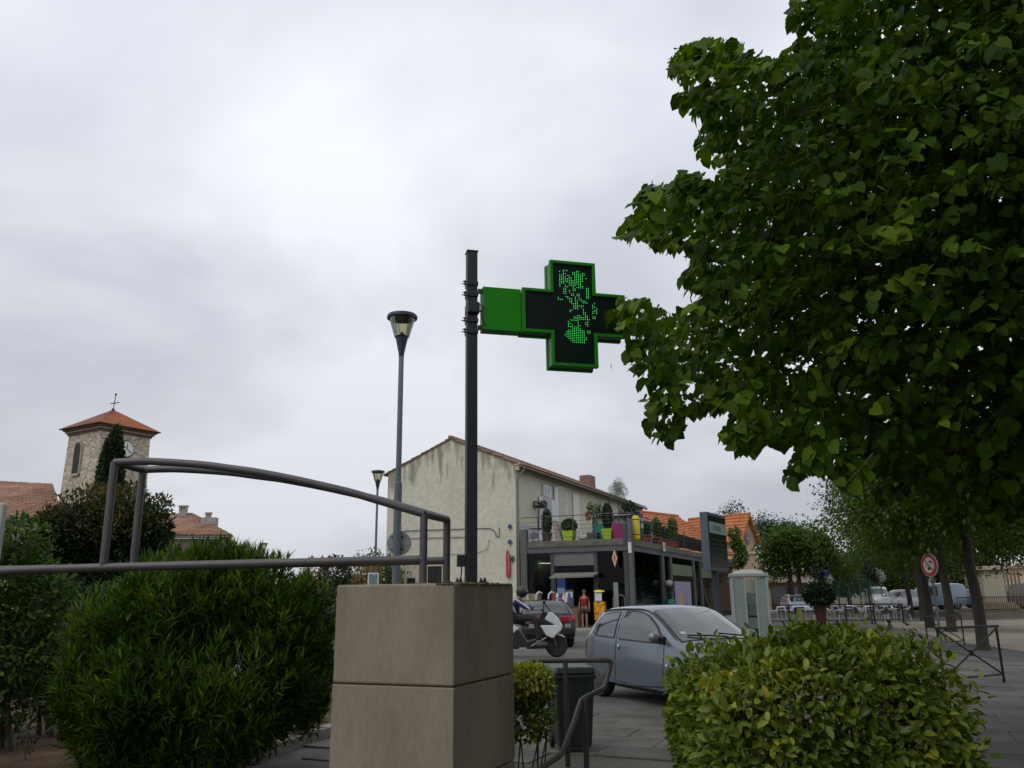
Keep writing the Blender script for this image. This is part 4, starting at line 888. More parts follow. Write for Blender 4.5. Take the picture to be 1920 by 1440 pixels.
box_m = leaf_mat('box_green', [(0, (.02, .05, .012)), (1, (.05, .11, .025))], .5, .2, 3)
def bush_on(t, c, r, n, size, mat, seed, kind='card', lo=.5, name='foliage'):
    rs = np.random.RandomState(seed); b = [((t.location.x+c[0], t.location.y+c[1], t.location.z+c[2]), r)]
    P, O = blob_points(rs, b, n, lo); Dn, Nm, S = leafy(rs, P, O, size)
    loc = np.array(t.location); k = t.rotation_euler.z
    me = None
    P = P-loc; c_, s_ = cos(-k), sin(-k)
    rot = np.array([[c_, -s_, 0], [s_, c_, 0], [0, 0, 1]]).T
    me = leaves_mesh(name, kind, P@rot, Dn@rot, Nm@rot, S); me.materials.append(mat)
    o = bpy.data.objects.new(name, me); COL.objects.link(o); o.parent = t; o['kind'] = 'stuff'; return o
lime = M('lime_plastic', (.32, .50, .02), .45, var=.05); magenta = M('magenta_plastic', (.33, .012, .14), .4, var=.05); teal = M('teal_plastic', (.015, .25, .20), .45, var=.08)
brownp = M('brown_pot', (.10, .07, .06), .7, var=.1); greyp = M('grey_pot', (.07, .07, .075), .7, var=.1); terr = M('dark_terracotta', (.22, .05, .03), .8, var=.2)
tz = ZD
uu = lambda px: U_(px, 1005, .35)[0]
t = pot('potted_conifer', 'small pointed conifer in a tapered brown pot on the terrace edge', uu(1025), .4, tz, .17, .27, .45, brownp); bush_on(t, (0, 0, 1.02), (.26, .26, .66), 2600, .075, conifer_m, 1)
t = pot('potted_box_ball', 'clipped round bush in a lime green square pot on the terrace', uu(1067), .4, tz, .24, .31, .50, lime, True); bush_on(t, (0, 0, .76), (.42, .42, .36), 3000, .07, box_m, 2)
t = pot('potted_conifer', 'tall dark conifer in a lime green pot beside the magenta pot', uu(1139), .45, tz, .2, .28, .52, lime, True); bush_on(t, (0, 0, 1.15), (.27, .27, .68), 2800, .075, conifer_m, 3)
t = pot('potted_tree', 'slender potted olive tree in a magenta pot at the terrace corner', uu(1159), .6, tz, .24, .31, .78, magenta, True)
m = MB(); m.tube([(0, 0, .7), (.02, 0, 1.5), (0, .02, 1.95)], [.03, .022, .018], 6); m.build('trunk', brown_bark, parent=t)
olive_m = leaf_mat('olive_green', [(0, (.05, .09, .04)), (1, (.13, .19, .09))], .6, .3, 3); bush_on(t, (.0, 0, 2.35), (.52, .52, .52), 1900, .11, olive_m, 4, 'lance', .1)
bush_on(t, (.05, 0, 2.7), (.25, .3, .45), 500, .11, olive_m, 14, 'lance', .1, 'upper_foliage')
t = pot('potted_flowering_shrub', 'spindly shrub with orange flowers in a low grey pot on the terrace', uu(1112), .4, tz, .25, .28, .35, greyp, True)
m = MB(); m.tube([(0, 0, .3), (.02, 0, 1.1)], .02, 6); m.build('trunk', brown_bark, parent=t)
bush_on(t, (.25, 0, 1.45), (.28, .2, .42), 260, .13, bright_m, 5, 'oval', .1); bush_on(t, (-.12, 0, 1.6), (.16, .15, .28), 120, .12, bright_m, 15, 'oval', .1, 'upper_foliage')
flor = leaf_mat('orange_petals', [(0, (.25, .06, .02)), (1, (.40, .10, .03))], .6, .3, 3); bush_on(t, (-.22, -.05, 1.2), (.2, .15, .24), 160, .10, flor, 6, 'card', .1, 'flowers')
t = pot('teal_planter', 'teal rectangular planter behind the lime pots', uu(1123), .95, tz, .33, .36, .80, teal, True); bush_on(t, (-.3, 0, .9), (.12, .1, .2), 60, .1, bright_m, 7, 'oval', .1)
# air conditioner, board, parasol base, garden figures
t = thing('air_conditioner', 'white air conditioning unit at the left end of the terrace', 'air conditioner', LW(uu(1006), .7, tz), -BA)
m = MB(); m.box(-.38, .38, -.16, .16, .06, .66); m.build('casing', white_p, parent=t, bevel=.02)
m = MB(); m.lathe([(.2, -.175), (.22, -.165), (.22, -.16)], 20, (-.22, 0, .36), 'y'); m.build('fan_grille', M('grille_grey', (.2, .2, .2), .6), parent=t)
for x in (-.3, .3): m = MB(); m.box(x-.03, x+.03, -.15, .15, 0, .058); m.build('foot', greyp, parent=t)
m = MB(); m.box(-.5, .5, -.25, .25, .70, .73); m.build('shelf', greyp, parent=t)
t = thing('leaning_board', 'brown board leaning beside the pointed conifer on the terrace', 'board', LW(uu(1044), .5, tz), -BA)
m = MB(); m.add([(.0, -.25, 0), (.32, -.25, 0), (-.02, -.2, 1.05), (-.24, -.2, 1.05), (0, .25, 0), (.32, .25, 0), (-.02, .2, 1.05), (-.24, .2, 1.05)], [(0, 1, 2, 3), (7, 6, 5, 4), (0, 4, 5, 1), (1, 5, 6, 2), (2, 6, 7, 3), (3, 7, 4, 0)]); m.build('board', M('pinkish_board', (.32, .26, .22), .8, var=.15), parent=t)
t = thing('garden_ornament', 'pale stone garden ornament of rounded lumps on the terrace floor', 'ornament', LW(uu(1093), .4, tz), -BA)
m = MB(); m.ell((0, 0, .14), (.34, .2, .14), 12, 8); m.ell((-.12, 0, .3), (.14, .12, .17), 10, 7); m.ell((-.2, 0, .48), (.09, .08, .1), 10, 7); m.ell((.3, 0, .12), (.16, .14, .12), 10, 7); m.build('stone_figure', M('pale_stone', (.45, .43, .39), .8, var=.15), parent=t, smooth=True)
t = thing('dark_crate', 'dark low crate next to the clipped round bush', 'crate', LW(uu(1056), .55, tz), -BA); m = MB(); m.box(-.2, .2, -.2, .2, 0, .3); m.build('box', greyp, parent=t, bevel=.01); m = MB(); m.box(-.21, .21, -.21, .21, .302, .34); m.build('rim', brownp, parent=t)
t = thing('white_shelf_unit', 'white storage shelves standing on the terrace behind the pots', 'shelf', LW(uu(1131), 1.8, tz), -BA)
m = MB(); m.box(-1.0, 1.3, 0, .05, 0, 1.3); m.build('back', white_p, parent=t)
for z in (.05, .62, 1.27): m = MB(); m.box(-1.0, 1.3, -.3, -.002, z, z+.04); m.build('shelf', white_p, parent=t)
for x in (-1.0, .15, 1.26): m = MB(); m.box(x, x+.04, -.3, -.002, .1, 1.26); m.build('side', M('bluish_white2', (.5, .52, .58), .6), parent=t)
# flowers on the wall
vio = leaf_mat('violet_petals', [(0, (.05, .03, .16)), (1, (.12, .09, .30))], .6, .3, 3)
p = BO+vd*V_(1003, 944)[0]+ud*.35; p.z = V_(1003, 950)[1]
t = thing('hanging_flower_basket', 'violet flower basket hanging beside the open door above the terrace', 'flower basket', p, -BA)
m = MB(); m.lathe([(.05, -.12), (.18, 0), (.2, .03)], 12, (0, 0, 0)); m.build('basket', greyp, parent=t); m = MB(); m.tube([(-.33, 0, .3), (0, 0, .32), (0, 0, .05)], .012, 5); m.build('hook', iron, parent=t)
bush_on(t, (.16, 0, .08), (.2, .2, .2), 200, .1, vio, 8); bush_on(t, (-.28, -.05, .1), (.24, .15, .16), 160, .1, MATS['conifer_green'], 9, name='trailing_leaves')
for (px, py, lab) in ((957, 987, 'upper small blue wall flower ornament on the gable corner'), (957, 1016, 'lower small blue wall flower ornament on the gable corner'), (962, 1047, 'small green wall ornament beside the red blade sign')):
    u, z = U_(px, py); t = thing('wall_ornament', lab, 'ornament', LW(u, -.06, z), -BA, 'wall ornaments on the gable'); mt = M('blue_enamel', (.05, .07, .20), .5, var=.1) if py < 1040 else M('green_enamel2', (.05, .09, .06), .5, var=.1)
    for k in range(6): a = k*pi/3; m = MB(); m.ell((.07*cos(a), -.02, .07*sin(a)), (.06, .02, .06), 8, 5); m.build('petal', mt, parent=t, smooth=True)
    m = MB(); m.ell((0, -.05, 0), (.035, .02, .035), 8, 5); m.tube([(0, .03, -.12), (0, .03, -.3)], .01, 5); m.build('centre', greyp, parent=t)
# red blade sign with white edge on the gable corner
u, z0 = U_(947, 1083); z1_ = U_(951, 1032)[1]; bw = .38
t = thing('red_blade_sign', 'red and white vertical blade sign on the corner of the cream gable', 'sign', LW(u+.25, -.1, z0), -BA); h = z1_-z0
m = MB(); m.prism([(-.2, .1), (-.14, 0), (.12, 0), (.16, .1), (.16, h-.25), (-.08, h), (-.2, h-.12)], -.05, .05); m.build('blade', red_p, parent=t, bevel=.01)
m = MB(); m.prism([(-.235, .12), (-.205, .1), (-.205, h-.12), (-.085, h+.02), (-.10, h+.05), (-.235, h-.1)], -.055, .055); m.build('white_edge', white_p, parent=t)
for k in range(6):
    zz = h*.12+k*h*.13; m = MB()
    m.tube([(.0, -.056, zz), (.09, -.056, zz+.05), (.02, -.056, zz+.12), (.1, -.056, zz+.15)], .014, 5); m.build('lettering_stroke', white_p, parent=t)
t.scale = (.62, 1, 1)
# tobacconist lozenge hanging under the beam
u, z = U_(1153, 1047, -.35); t = thing('diamond_shop_sign', 'red and cream diamond shaped shop sign hanging below the terrace beam', 'sign', LW(u, -.35, z-.44), -BA)
dh = .45
m = MB(); m.prism([(0, 0), (.15, dh), (0, 2*dh), (-.15, dh)], -.05, .05); m.build('red_lozenge', M('orange_red', (.35, .08, .03), .5, var=.1), parent=t, bevel=.008)
m = MB(); vs = [(0, -.06, .02), (.13, -.06, dh), (0, -.06, 2*dh-.02), (-.13, -.06, dh), (0, -.06, .22), (.055, -.06, dh), (0, -.06, 2*dh-.22), (-.055, -.06, dh)]
m.add(vs+[(a, -.051, c) for a, b, c in vs], [(k, (k+1) % 4, 4+(k+1) % 4, 4+k) for k in range(4)]+[(8+k, k, 4+k, 12+k) for k in range(0)]); m.build('cream_border', M('cream_border', (.5, .45, .32), .5, var=.05), parent=t)
m = MB(); m.bar((0, 0, 2*dh-.02), (0, .33, 2*dh+.06), .02); m.build('hanger', iron, parent=t)
# side of the terrace (towards the square)
def SVp(px, py, u=None):
    v, z = V_(px, py, u if u is not None else SW+.1); return v, z
v, zt_ = SVp(1190, 968); t = thing('yellow_gas_cylinder', 'tall yellow cylinder strapped upright at the terrace corner', 'cylinder', LW(SW+.22, .75, SVp(1191, 1013)[1]), -BA); h = zt_-SVp(1191, 1013)[1]
yl = M('yellow_paint', (.60, .47, .015), .45, var=.06)
m = MB(); m.lathe([(.14, 0), (.19, .05), (.19, h-.12), (.16, h-.05), (.08, h)], 20); m.build('body', yl, parent=t, smooth=True)
for z in (h*.2, h*.82): m = MB(); m.lathe([(.195, z), (.195, z+.04)], 20); m.build('strap', iron, parent=t)
t = thing('striped_board', 'dark board with white lettering strips standing beside the yellow cylinder', 'sign', LW(SW-.25, SVp(1206, 985)[0], ZD), -BA-pi/2*1.0)
m = MB(); m.box(-1.1, 1.2, -.04, .0, 0, 1.5); m.build('board', M('navy_board', (.03, .035, .07), .6, var=.1), parent=t)
for z, h in ((1.1, .14), (.72, .16), (.9, .06)): m = MB(); m.box(-1.0, 1.1, -.055, -.041, z, z+h); m.build('white_strip', white_p, parent=t)
t.rotation_euler.z = -BA+pi/2
for ch in t.children: ch.location = (0, 0, 0)
vv = SVp(1233, 995)[0]
t = thing('teal_storage_box', 'teal storage box among the planters on the side of the terrace', 'box', LW(SW-.8, vv, ZD), -BA); m = MB(); m.box(-.35, .35, -.9, .9, 0, 1.2); m.build('body', teal, parent=t, bevel=.02); m = MB(); m.box(-.38, .38, -.93, .93, 1.203, 1.26); m.build('lid', M('dark_teal', (.01, .12, .10), .5), parent=t)
for i, (px, h, lab) in enumerate(((1226, .6, 'leggy green plant in a dark red pot beside the teal box'), (1246, 1.1, 'bushy climber in a dark red pot with a white label on the terrace side'), (1260, .7, 'low leafy plant in a dark red pot on the terrace side'), (1276, 1.5, 'tallest green climbing plant on the terrace side before the lean-to'))):
    v = SVp(px, 1010)[0]; t = pot('potted_shrub', lab, SW-.35, v, ZD, .24, .3, .42, terr)
    bush_on(t, (0, 0, .45+h*.5), (.30, .34, h*.52), int(700+500*h), .11, bright_m if i % 2 else MATS['box_green'], 20+i, 'oval', .15)
    for q in range(3): m = MB(); m.tube([(.1*q-.1, .05*q, .4), (.15*q-.15, .1*q-.1, .4+h*.8)], .012, 5); m.build('stem', brown_bark, parent=t)
t = pot('potted_shrub', 'dark leafy shrub just behind the yellow cylinder', SW-.6, SVp(1196, 990)[0]+.6, ZD, .24, .3, .42, terr); bush_on(t, (.1, 0, 1.3), (.5, .5, .75), 900, .14, MATS['conifer_green'], 31, 'oval', .15)
v = SVp(1246, 1020)[0]; t = thing('white_notice', 'small white notice fixed to the terrace edge below the climber', 'sign', LW(SW+.05, v, ZD-.35), -BA+pi/2); m = MB(); m.box(-.25, .25, -.03, .0, 0, .5); m.build('plate', white_p, parent=t); m = MB(); m.box(-.2, .2, -.036, -.031, .2, .24); m.box(-.2, .1, -.036, -.031, .3, .34); m.build('print', greyp, parent=t)
t = thing('vine', 'green climbing vine trailing down the wall beside the oval window house', 'plant', D(1382, 1040, 70), 0); rs_ = np.random.RandomState(77)
b_l = [(tuple(D(x, y, 70)), (r, .6, r)) for x, y, r in ((1376, 1000, .45), (1380, 1018, .5), (1386, 1030, .5), (1390, 1045, .55), (1383, 1055, .5))]
P, O = blob_points(rs_, b_l, 1400, .3); Dn, Nm, S = leafy(rs_, P, O, .28, 0, .7); add_foliage(t, 'card', P, Dn, Nm, S, bright_m)
m = MB(); m.tube([D(1380, 1180, 70), D(1386, 1060, 70), D(1378, 1000, 70)], .06, 6); m.build('stem', brown_bark, parent=t, world=True)

# ================================================================== by the shop door
def streetthing(name, label, cat, px, v, z=.13, group=None):
    u = U_(px, 1150, v)[0]; return thing(name, label, cat, LW(u, v, z), -BA, group)
t = streetthing('cardboard_stack', 'brown cardboard stack on a stand outside the left shop window', 'boxes', 999, -.9)
cbm = M('cardboard', (.24, .19, .13), .9, var=.15)
zt_ = U_(999, 1113, -.9)[1]
for k, (a, b) in enumerate(((-.42, -.02), (.0, .40))): m = MB(); m.box(a, b, -.25, .25, zt_-.45-.05*k, zt_-.13-.03*k); m.build('carton', cbm, parent=t, bevel=.01)
m = MB(); m.box(-.43, .42, -.27, .27, zt_-1.2, zt_-.52); m.build('crate', M('wood_crate', (.2, .16, .11), .85, var=.3), parent=t)
m = MB(); m.box(-.4, .4, -.24, .24, .0, zt_-1.21); m.build('stand', greyp, parent=t)
t = streetthing('blue_vending_machine', 'tall blue vending machine at the left of the shop door', 'machine', 1056, -.7)
z_ = U_(1056, 1088, -.7)[1]
m = MB(); m.box(-.22, .22, -.2, .3, 0, z_); m.build('cabinet', M('deep_blue', (.01, .03, .14), .4, var=.1), parent=t, bevel=.02)
m = MB(); m.box(-.2, .2, -.215, -.201, .9, z_-.9); m.build('front_panel', M('sky_blue_panel', (.02, .12, .32), .4, var=.2), parent=t)
m = MB(); m.box(-.2, .2, -.215, -.201, z_-.85, z_-.5); m.build('light_panel', M('pale_blue_panel', (.15, .22, .35), .5, var=.2), parent=t)
t = streetthing('notice_stand', 'dark notice stand with a pale paper sheet beside the blue machine', 'sign', 1069, -.9)
z_ = U_(1069, 1115, -.9)[1]; m = MB(); m.box(-.2, .2, -.03, .03, .3, z_+.1); m.build('board', greyp, parent=t); m = MB(); m.box(-.16, .16, -.042, -.031, z_-.26, z_); m.build('paper', M('pale_paper', (.5, .55, .52), .7, var=.05), parent=t); m = MB(); m.box(-.25, .25, -.15, .15, 0, .04); m.box(-.03, .03, -.03, .03, .04, .3); m.build('stand', greyp, parent=t)
t = streetthing('shop_counter', 'brown wooden counter at the edge of the shop doorway', 'counter', 1076, -1.0); m = MB(); m.box(-.3, .28, -.25, .25, 0, .95); m.build('body', M('wood_counter', (.16, .11, .07), .7, var=.2), parent=t, bevel=.01); m = MB(); m.box(-.33, .31, -.28, .28, .953, .99); m.build('top', greyp, parent=t)
t = streetthing('yellow_display', 'yellow ice cream display with orange flames right of the shop door', 'display', 1125, -.8)
z_ = U_(1125, 1111, -.8)[1]
m = MB(); m.lathe([(.28, z_-.1), (.24, z_-.03), (.05, z_)], 16); m.build('yellow_top', M('bright_yellow', (.75, .62, .02), .4, var=.05), parent=t, smooth=True)
m = MB(); m.box(-.17, .17, -.19, -.15, z_-.52, z_-.12); m.build('white_card', M('white_card', (.62, .62, .68), .6, var=.04), parent=t)
fl = bpy.data.materials.new('flame_print'); fl.use_nodes = True; n_ = fl.node_tree.nodes; l_ = fl.node_tree.links; tx_ = n_.new('ShaderNodeTexCoord'); ns_ = n_.new('ShaderNodeTexNoise'); ns_.inputs['Scale'].default_value = 7; ns_.inputs['Distortion'].default_value = 1.2; l_.new(tx_.outputs['Object'], ns_.inputs[0]); rp_ = n_.new('ShaderNodeValToRGB'); l_.new(ns_.outputs['Fac'], rp_.inputs[0]); rp_.color_ramp.elements[0].position = .42; rp_.color_ramp.elements[0].color = (.5, .06, .01, 1); rp_.color_ramp.elements[1].position = .58; rp_.color_ramp.elements[1].color = (.75, .45, .02, 1); l_.new(rp_.outputs[0], n_['Principled BSDF'].inputs['Base Color'])
m = MB(); m.box(-.25, .27, -.15, .15, .35, z_-.55); m.build('flame_cabinet', fl, parent=t, bevel=.02); m = MB(); m.box(-.2, .2, -.12, .12, 0, .348); m.build('base', greyp, parent=t); m = MB(); m.box(-.03, .03, -.03, .03, z_-.55, z_-.1); m.build('post', greyp, parent=t)
t = streetthing('bike_rack', 'thin grey hoop rack in front of the right shop window', 'rack', 1163, -.5); z_ = U_(1163, 1117, -.5)[1]
m = MB(); m.tube([(-.33, 0, 0), (-.33, 0, z_-.25), (-.25, 0, z_-.12), (.15, 0, z_-.1), (.25, 0, z_-.25), (.25, 0, 0)], .02, 6); m.build('hoop', M('rack_grey', (.2, .2, .2), .5, .3), parent=t)
# poster on the side glazing
va_, vb_ = SVp(1265, 1110, SW+.08)[0], SVp(1295, 1110, SW+.08)[0]; z_ = SVp(1270, 1090, SW+.08)[1]
t = thing('lilac_poster', 'lilac poster with yellow fruit shape on the side shop window', 'poster', LW(SW+.08, va_, .3), -BA+pi/2); L_ = vb_-va_
m = MB(); m.box(0, L_, -.03, 0, .2, z_-.3); m.build('sheet', M('lilac_paper', (.34, .28, .44), .6, var=.12, scale=2), parent=t)
m = MB(); m.lathe([(.42, -.036), (.42, -.0305)], 20, (L_*.3, 0, z_-1.35), 'y'); m.build('yellow_shape', M('print_yellow', (.50, .40, .06), .6, var=.1), parent=t)
m = MB(); m.prism([(L_*.08, z_-2.1), (L_*.3, z_-2.0), (L_*.62, z_-1.6), (L_*.72, z_-1.5), (L_*.55, z_-2.0), (L_*.6, z_-2.3), (L_*.3, z_-2.2)], -.036, -.0305); m.prism([(L_*.2, z_-2.7), (L_*.9, z_-2.5), (L_*.95, z_-2.9), (L_*.25, z_-3.0)], -.036, -.0305); m.build('purple_shape', M('print_purple', (.10, .07, .22), .6, var=.1), parent=t)
t = thing('potted_plant', 'teal and white flower pots by the grey column left of the lilac poster', 'potted plant', LW(SW+.3, SVp(1250, 1120)[0], .13), -BA)
m = MB(); m.lathe([(.16, .9), (.24, 1.0), (.24, 1.25)], 14); m.build('teal_pot', M('turquoise', (.05, .28, .26), .5, var=.1), parent=t); m = MB(); m.lathe([(.05, 0), (.05, .9)], 8); m.build('stand', iron, parent=t)
bush_on(t, (0, -.1, 1.75), (.2, .2, .35), 150, .12, MATS['box_green'], 33); m = MB(); m.ell((-.02, -.05, 2.1), (.22, .2, .2), 12, 8); m.build('pale_globe', M('pale_pink_globe', (.45, .36, .36), .6, var=.1), parent=t, smooth=True)

# ================================================================== cars
def lerp(a, b, t): return a+(b-a)*t
def catmull(rows, n):
    rows = [list(r) for r in rows]; xs = [r[0] for r in rows]; out = []
    grid = []
    for i in range(len(xs)-1):
        k = max(1, int(round(n*(xs[i+1]-xs[i])/(xs[-1]-xs[0])))); grid += [(i, j/k) for j in range(k)]
    grid.append((len(xs)-2, 1.0))
    for i, t in grid:
        p0 = rows[max(i-1, 0)]; p1 = rows[i]; p2 = rows[i+1]; p3 = rows[min(i+2, len(rows)-1)]
        x1, x2 = p1[0], p2[0]; h = x2-x1; r = [lerp(x1, x2, t)]
        for c in range(1, len(p1)):
            m1 = (p2[c]-p0[c])/(p2[0]-p0[0]); m2 = (p3[c]-p1[c])/(p3[0]-p1[0])
            t2, t3 = t*t, t*t*t
            r.append((2*t3-3*t2+1)*p1[c]+(t3-2*t2+t)*h*m1+(-2*t3+3*t2)*p2[c]+(t3-t2)*h*m2)
        out.append(r)
    return out
tyre_m = M('tyre_rubber', (.014, .014, .014), .8, var=.2, scale=10); rim_m = M('wheel_cover', (.11, .115, .12), .35, .6, var=.1)
headl = M('headlamp_glass', (.45, .46, .46), .12, .2, var=.1); taill = M('tail_lamp_red', (.35, .012, .015), .2, var=.1); blackp = M('black_plastic', (.012, .012, .013), .5, var=.1)
chrome = M('chrome', (.5, .5, .5), .2, .9, var=0); autoglass = M('car_window_glass', (.030, .042, .040), .05, var=.35, scale=3, spec=1.0, coat=.6)
plate_m = M('number_plate', (.5, .5, .46), .5, var=.05)
class CarBody:
    def __init__(s, rows, n): s.r = catmull(rows, n)
    def at(s, x):
        r = s.r
        if x <= r[0][0]: return r[0]
        for a, b in zip(r, r[1:]):
            if x <= b[0]:
                t = (x-a[0])/(b[0]-a[0]); return [lerp(p, q, t) for p, q in zip(a, b)]
        return r[-1]
    def sec(s, row):
        x, zb, w, zl, wl, zr, wr = row
        zm = zb+(zl-zb)*.55
        return [(0, zb), (w*.82, zb), (w*.97, zb+.10*min(1, zl-zb)), (w, zm), (wl, zl), (lerp(wl, wr, .5)+.012, lerp(zl, zr, .5)), (wr, zr-.055*min(1, (zr-zl)*4+.2)), (wr*.78, zr-.006), (0, zr+.012)]
    def side_y(s, x, z):
        p = s.sec(s.at(x))
        for a, b in zip(p[2:7], p[3:8]):
            if (a[1] <= z <= b[1]): return lerp(a[0], b[0], (z-a[1])/max(1e-6, b[1]-a[1]))
        return p[6][0] if z > p[6][1] else p[2][0]
    def top_z(s, x, y):
        p = s.sec(s.at(x)); y = abs(y)
        for a, b in ((p[8], p[7]), (p[7], p[6])):
            if y <= b[0]: return lerp(a[1], b[1], (y-a[0])/max(1e-6, b[0]-a[0]))
        return p[6][1]
def car(name, label, cat, loc, rz, rows, paint, wheels, wr, windows, front, rear, group=None, n=44, full=True, roof_trim=None):
    t = thing(name, label, cat, loc, rz, group); B = CarBody(rows, n); m = MB(); vs = []; K = 17
    for r in B.r:
        p = B.sec(r); ring = [(-a, b) for a, b in p[1:-1]][::-1]
        ring = [(a, b) for a, b in p]+ring
        vs += [(r[0], a, b) for a, b in ring]
    K = len(vs)//len(B.r)
    fs = [(i*K+k, i*K+(k+1) % K, (i+1)*K+(k+1) % K, (i+1)*K+k) for i in range(len(B.r)-1) for k in range(K)]
    fs += [tuple(range(K))[::-1], tuple((len(B.r)-1)*K+k for k in range(K))]
    m.add(vs, fs); body = m.build('body', paint, parent=t, smooth=50)
    if full:
        cut = MB()
        for wx in wheels:
            for s_ in (-1, 1): cut.lathe([(wr+.065, s_*.52), (wr+.065, s_*1.2)][::s_], 28, (wx, 0, wr+.01), 'y')
        c = cut.build('cutter_tmp', blackp, parent=t)
        bm_ = body.modifiers.new('b', 'BOOLEAN'); bm_.object = c; bm_.operation = 'DIFFERENCE'; bm_.solver = 'EXACT'
        bpy.context.view_layer.update(); dg = bpy.context.evaluated_depsgraph_get()
        me = bpy.data.meshes.new_from_object(body.evaluated_get(dg)); old = body.data
        body.modifiers.clear(); body.data = me; me.name = 'body'; bpy.data.meshes.remove(old); cm = c.data; bpy.data.objects.remove(c); bpy.data.meshes.remove(cm)
        me.materials.clear(); me.materials.append(paint); me.polygons.foreach_set('material_index', [0]*len(me.polygons))
        m = MB(); x0, x1 = rows[0][0]+.25, rows[-1][0]-.25; m.box(x0, x1, -.5, .5, .17, .5); m.build('underbody', blackp, parent=t)
    def panel(nm, xs, side, off, mat, nv=5):
        m = MB(); vs = []
        for x, zl, zh in xs:
            for j in range(nv+1):
                z = lerp(zl, zh, j/nv); vs.append((x, side*(B.side_y(x, z)+off), z))
        q = nv+1; m.add(vs, [(i*q+j, i*q+j+1, (i+1)*q+j+1, (i+1)*q+j) for i in range(len(xs)-1) for j in range(nv)])
        return m.build(nm, mat, parent=t, smooth=60)
    def dense(xs, k=5):
        out = []
        for a, b in zip(xs, xs[1:]): out += [[lerp(p, q, i/k) for p, q in zip(a, b)] for i in range(k)]
        return out+[xs[-1]]
    for s_ in (-1, 1):
        for w in windows:
            d_ = dense(w)
            xc = sum(p[0] for p in d_)/len(d_)
            panel('window_seal', [(x+(.022 if x > xc else -.022)*min(1, abs(x-xc)*4), zl-.022, zh+.022) for x, zl, zh in d_], s_, .004, blackp)
            panel('side_window', d_, s_, .009, autoglass)
    def topgrid(nm, xa, xb, ins, off, mat, k=8):
        m = MB(); vs = []; NY = 12
        for i in range(k+1):
            x = lerp(xa, xb, i/k); hw = B.at(x)[6]-ins
            for j in range(NY+1):
                y = lerp(-hw, hw, j/NY); e_ = .03; z = B.top_z(x, y); dz = (B.top_z(x+e_, y)-B.top_z(x-e_, y))/(2*e_); l = sqrt(1+dz*dz)
                vs.append((x-dz/l*off, y, z+off/l))
        m.add(vs, [(i*(NY+1)+j, i*(NY+1)+j+1, (i+1)*(NY+1)+j+1, (i+1)*(NY+1)+j) for i in range(k) for j in range(NY)])
        return m.build(nm, mat, parent=t, smooth=60)
    topgrid('windscreen_seal', front[0]+.02, front[1]-.02, .02, .004, blackp); topgrid('windscreen', front[0], front[1], .05, .010, autoglass)
    if rear: topgrid('rear_seal', rear[0]-.015, rear[1]+.015, .03, .004, blackp); topgrid('rear_window', rear[0], rear[1], .065, .010, autoglass)
    for wx in wheels:
        for s_ in (-1, 1):
            wy = s_*(rows[len(rows)//2][2]-.105)
            m = MB(); m.lathe([(wr-.10, -.085), (wr-.02, -.088), (wr, -.06), (wr, .06), (wr-.02, .088), (wr-.10, .085)], 28, (wx, wy, wr), 'y'); ty = m.build('wheel', tyre_m, parent=t, smooth=40)
            m = MB(); m.lathe([(.02, s_*.104), (.06, s_*.106), (wr-.13, s_*.096), (wr-.094, s_*.0905), (wr-.092, s_*.06)], 24, (wx, wy, wr), 'y'); m.build('wheel_cover', rim_m, parent=ty, smooth=50)
            if full:
                for k in range(8):
                    a = 2*pi*k/8; m = MB(); m.lathe([(.018, s_*.090), (.018, s_*.1035)], 8, (wx+.105*cos(a), wy, wr+.105*sin(a)), 'y'); m.build('rim_hole', blackp, parent=ty)
    t['_b'] = 1; del t['_b']
    return t, B, panel, topgrid, dense

twingo_rows = [(0, .40, .58, .60, .56, .66, .52), (.05, .30, .72, .72, .70, .80, .66), (.14, .26, .785, .86, .755, 1.00, .66), (.27, .24, .80, .91, .77, 1.22, .62), (.42, .22, .81, .93, .78, 1.355, .60),
 (.8, .19, .815, .925, .785, 1.405, .60), (1.4, .18, .815, .905, .785, 1.42, .60), (1.85, .18, .815, .89, .785, 1.40, .60), (2.15, .18, .815, .88, .78, 1.285, .62), (2.45, .18, .815, .87, .775, 1.13, .65),
 (2.75, .19, .81, .86, .765, .965, .69), (3.0, .21, .80, .80, .745, .87, .66), (3.22, .24, .775, .70, .70, .775, .60), (3.36, .29, .70, .60, .64, .67, .52), (3.43, .36, .58, .50, .52, .56, .44)]
blue_p = M('grey_blue_car_paint', (.125, .160, .190), .22, .4, var=.05, scale=1.5, coat=.7)
th_ = atan2(-.914, .407)
tw_, TB, panel, topgrid, dense = car('small_hatchback', 'small grey blue three door hatchback turning on the street behind the hedge', 'car', (1.85, 15.15, 0), th_, twingo_rows, blue_p, (.58, 2.93), .275,
    [[(.42, 1.02, 1.04), (.5, .965, 1.19), (.62, .955, 1.275), (.8, .95, 1.30), (1.10, .94, 1.315)], [(1.27, .93, 1.325), (1.5, .925, 1.33), (1.75, .92, 1.315), (1.95, .915, 1.26), (2.2, .91, 1.12), (2.38, .91, .985)]],
    (2.78, 1.97), (.16, .38))
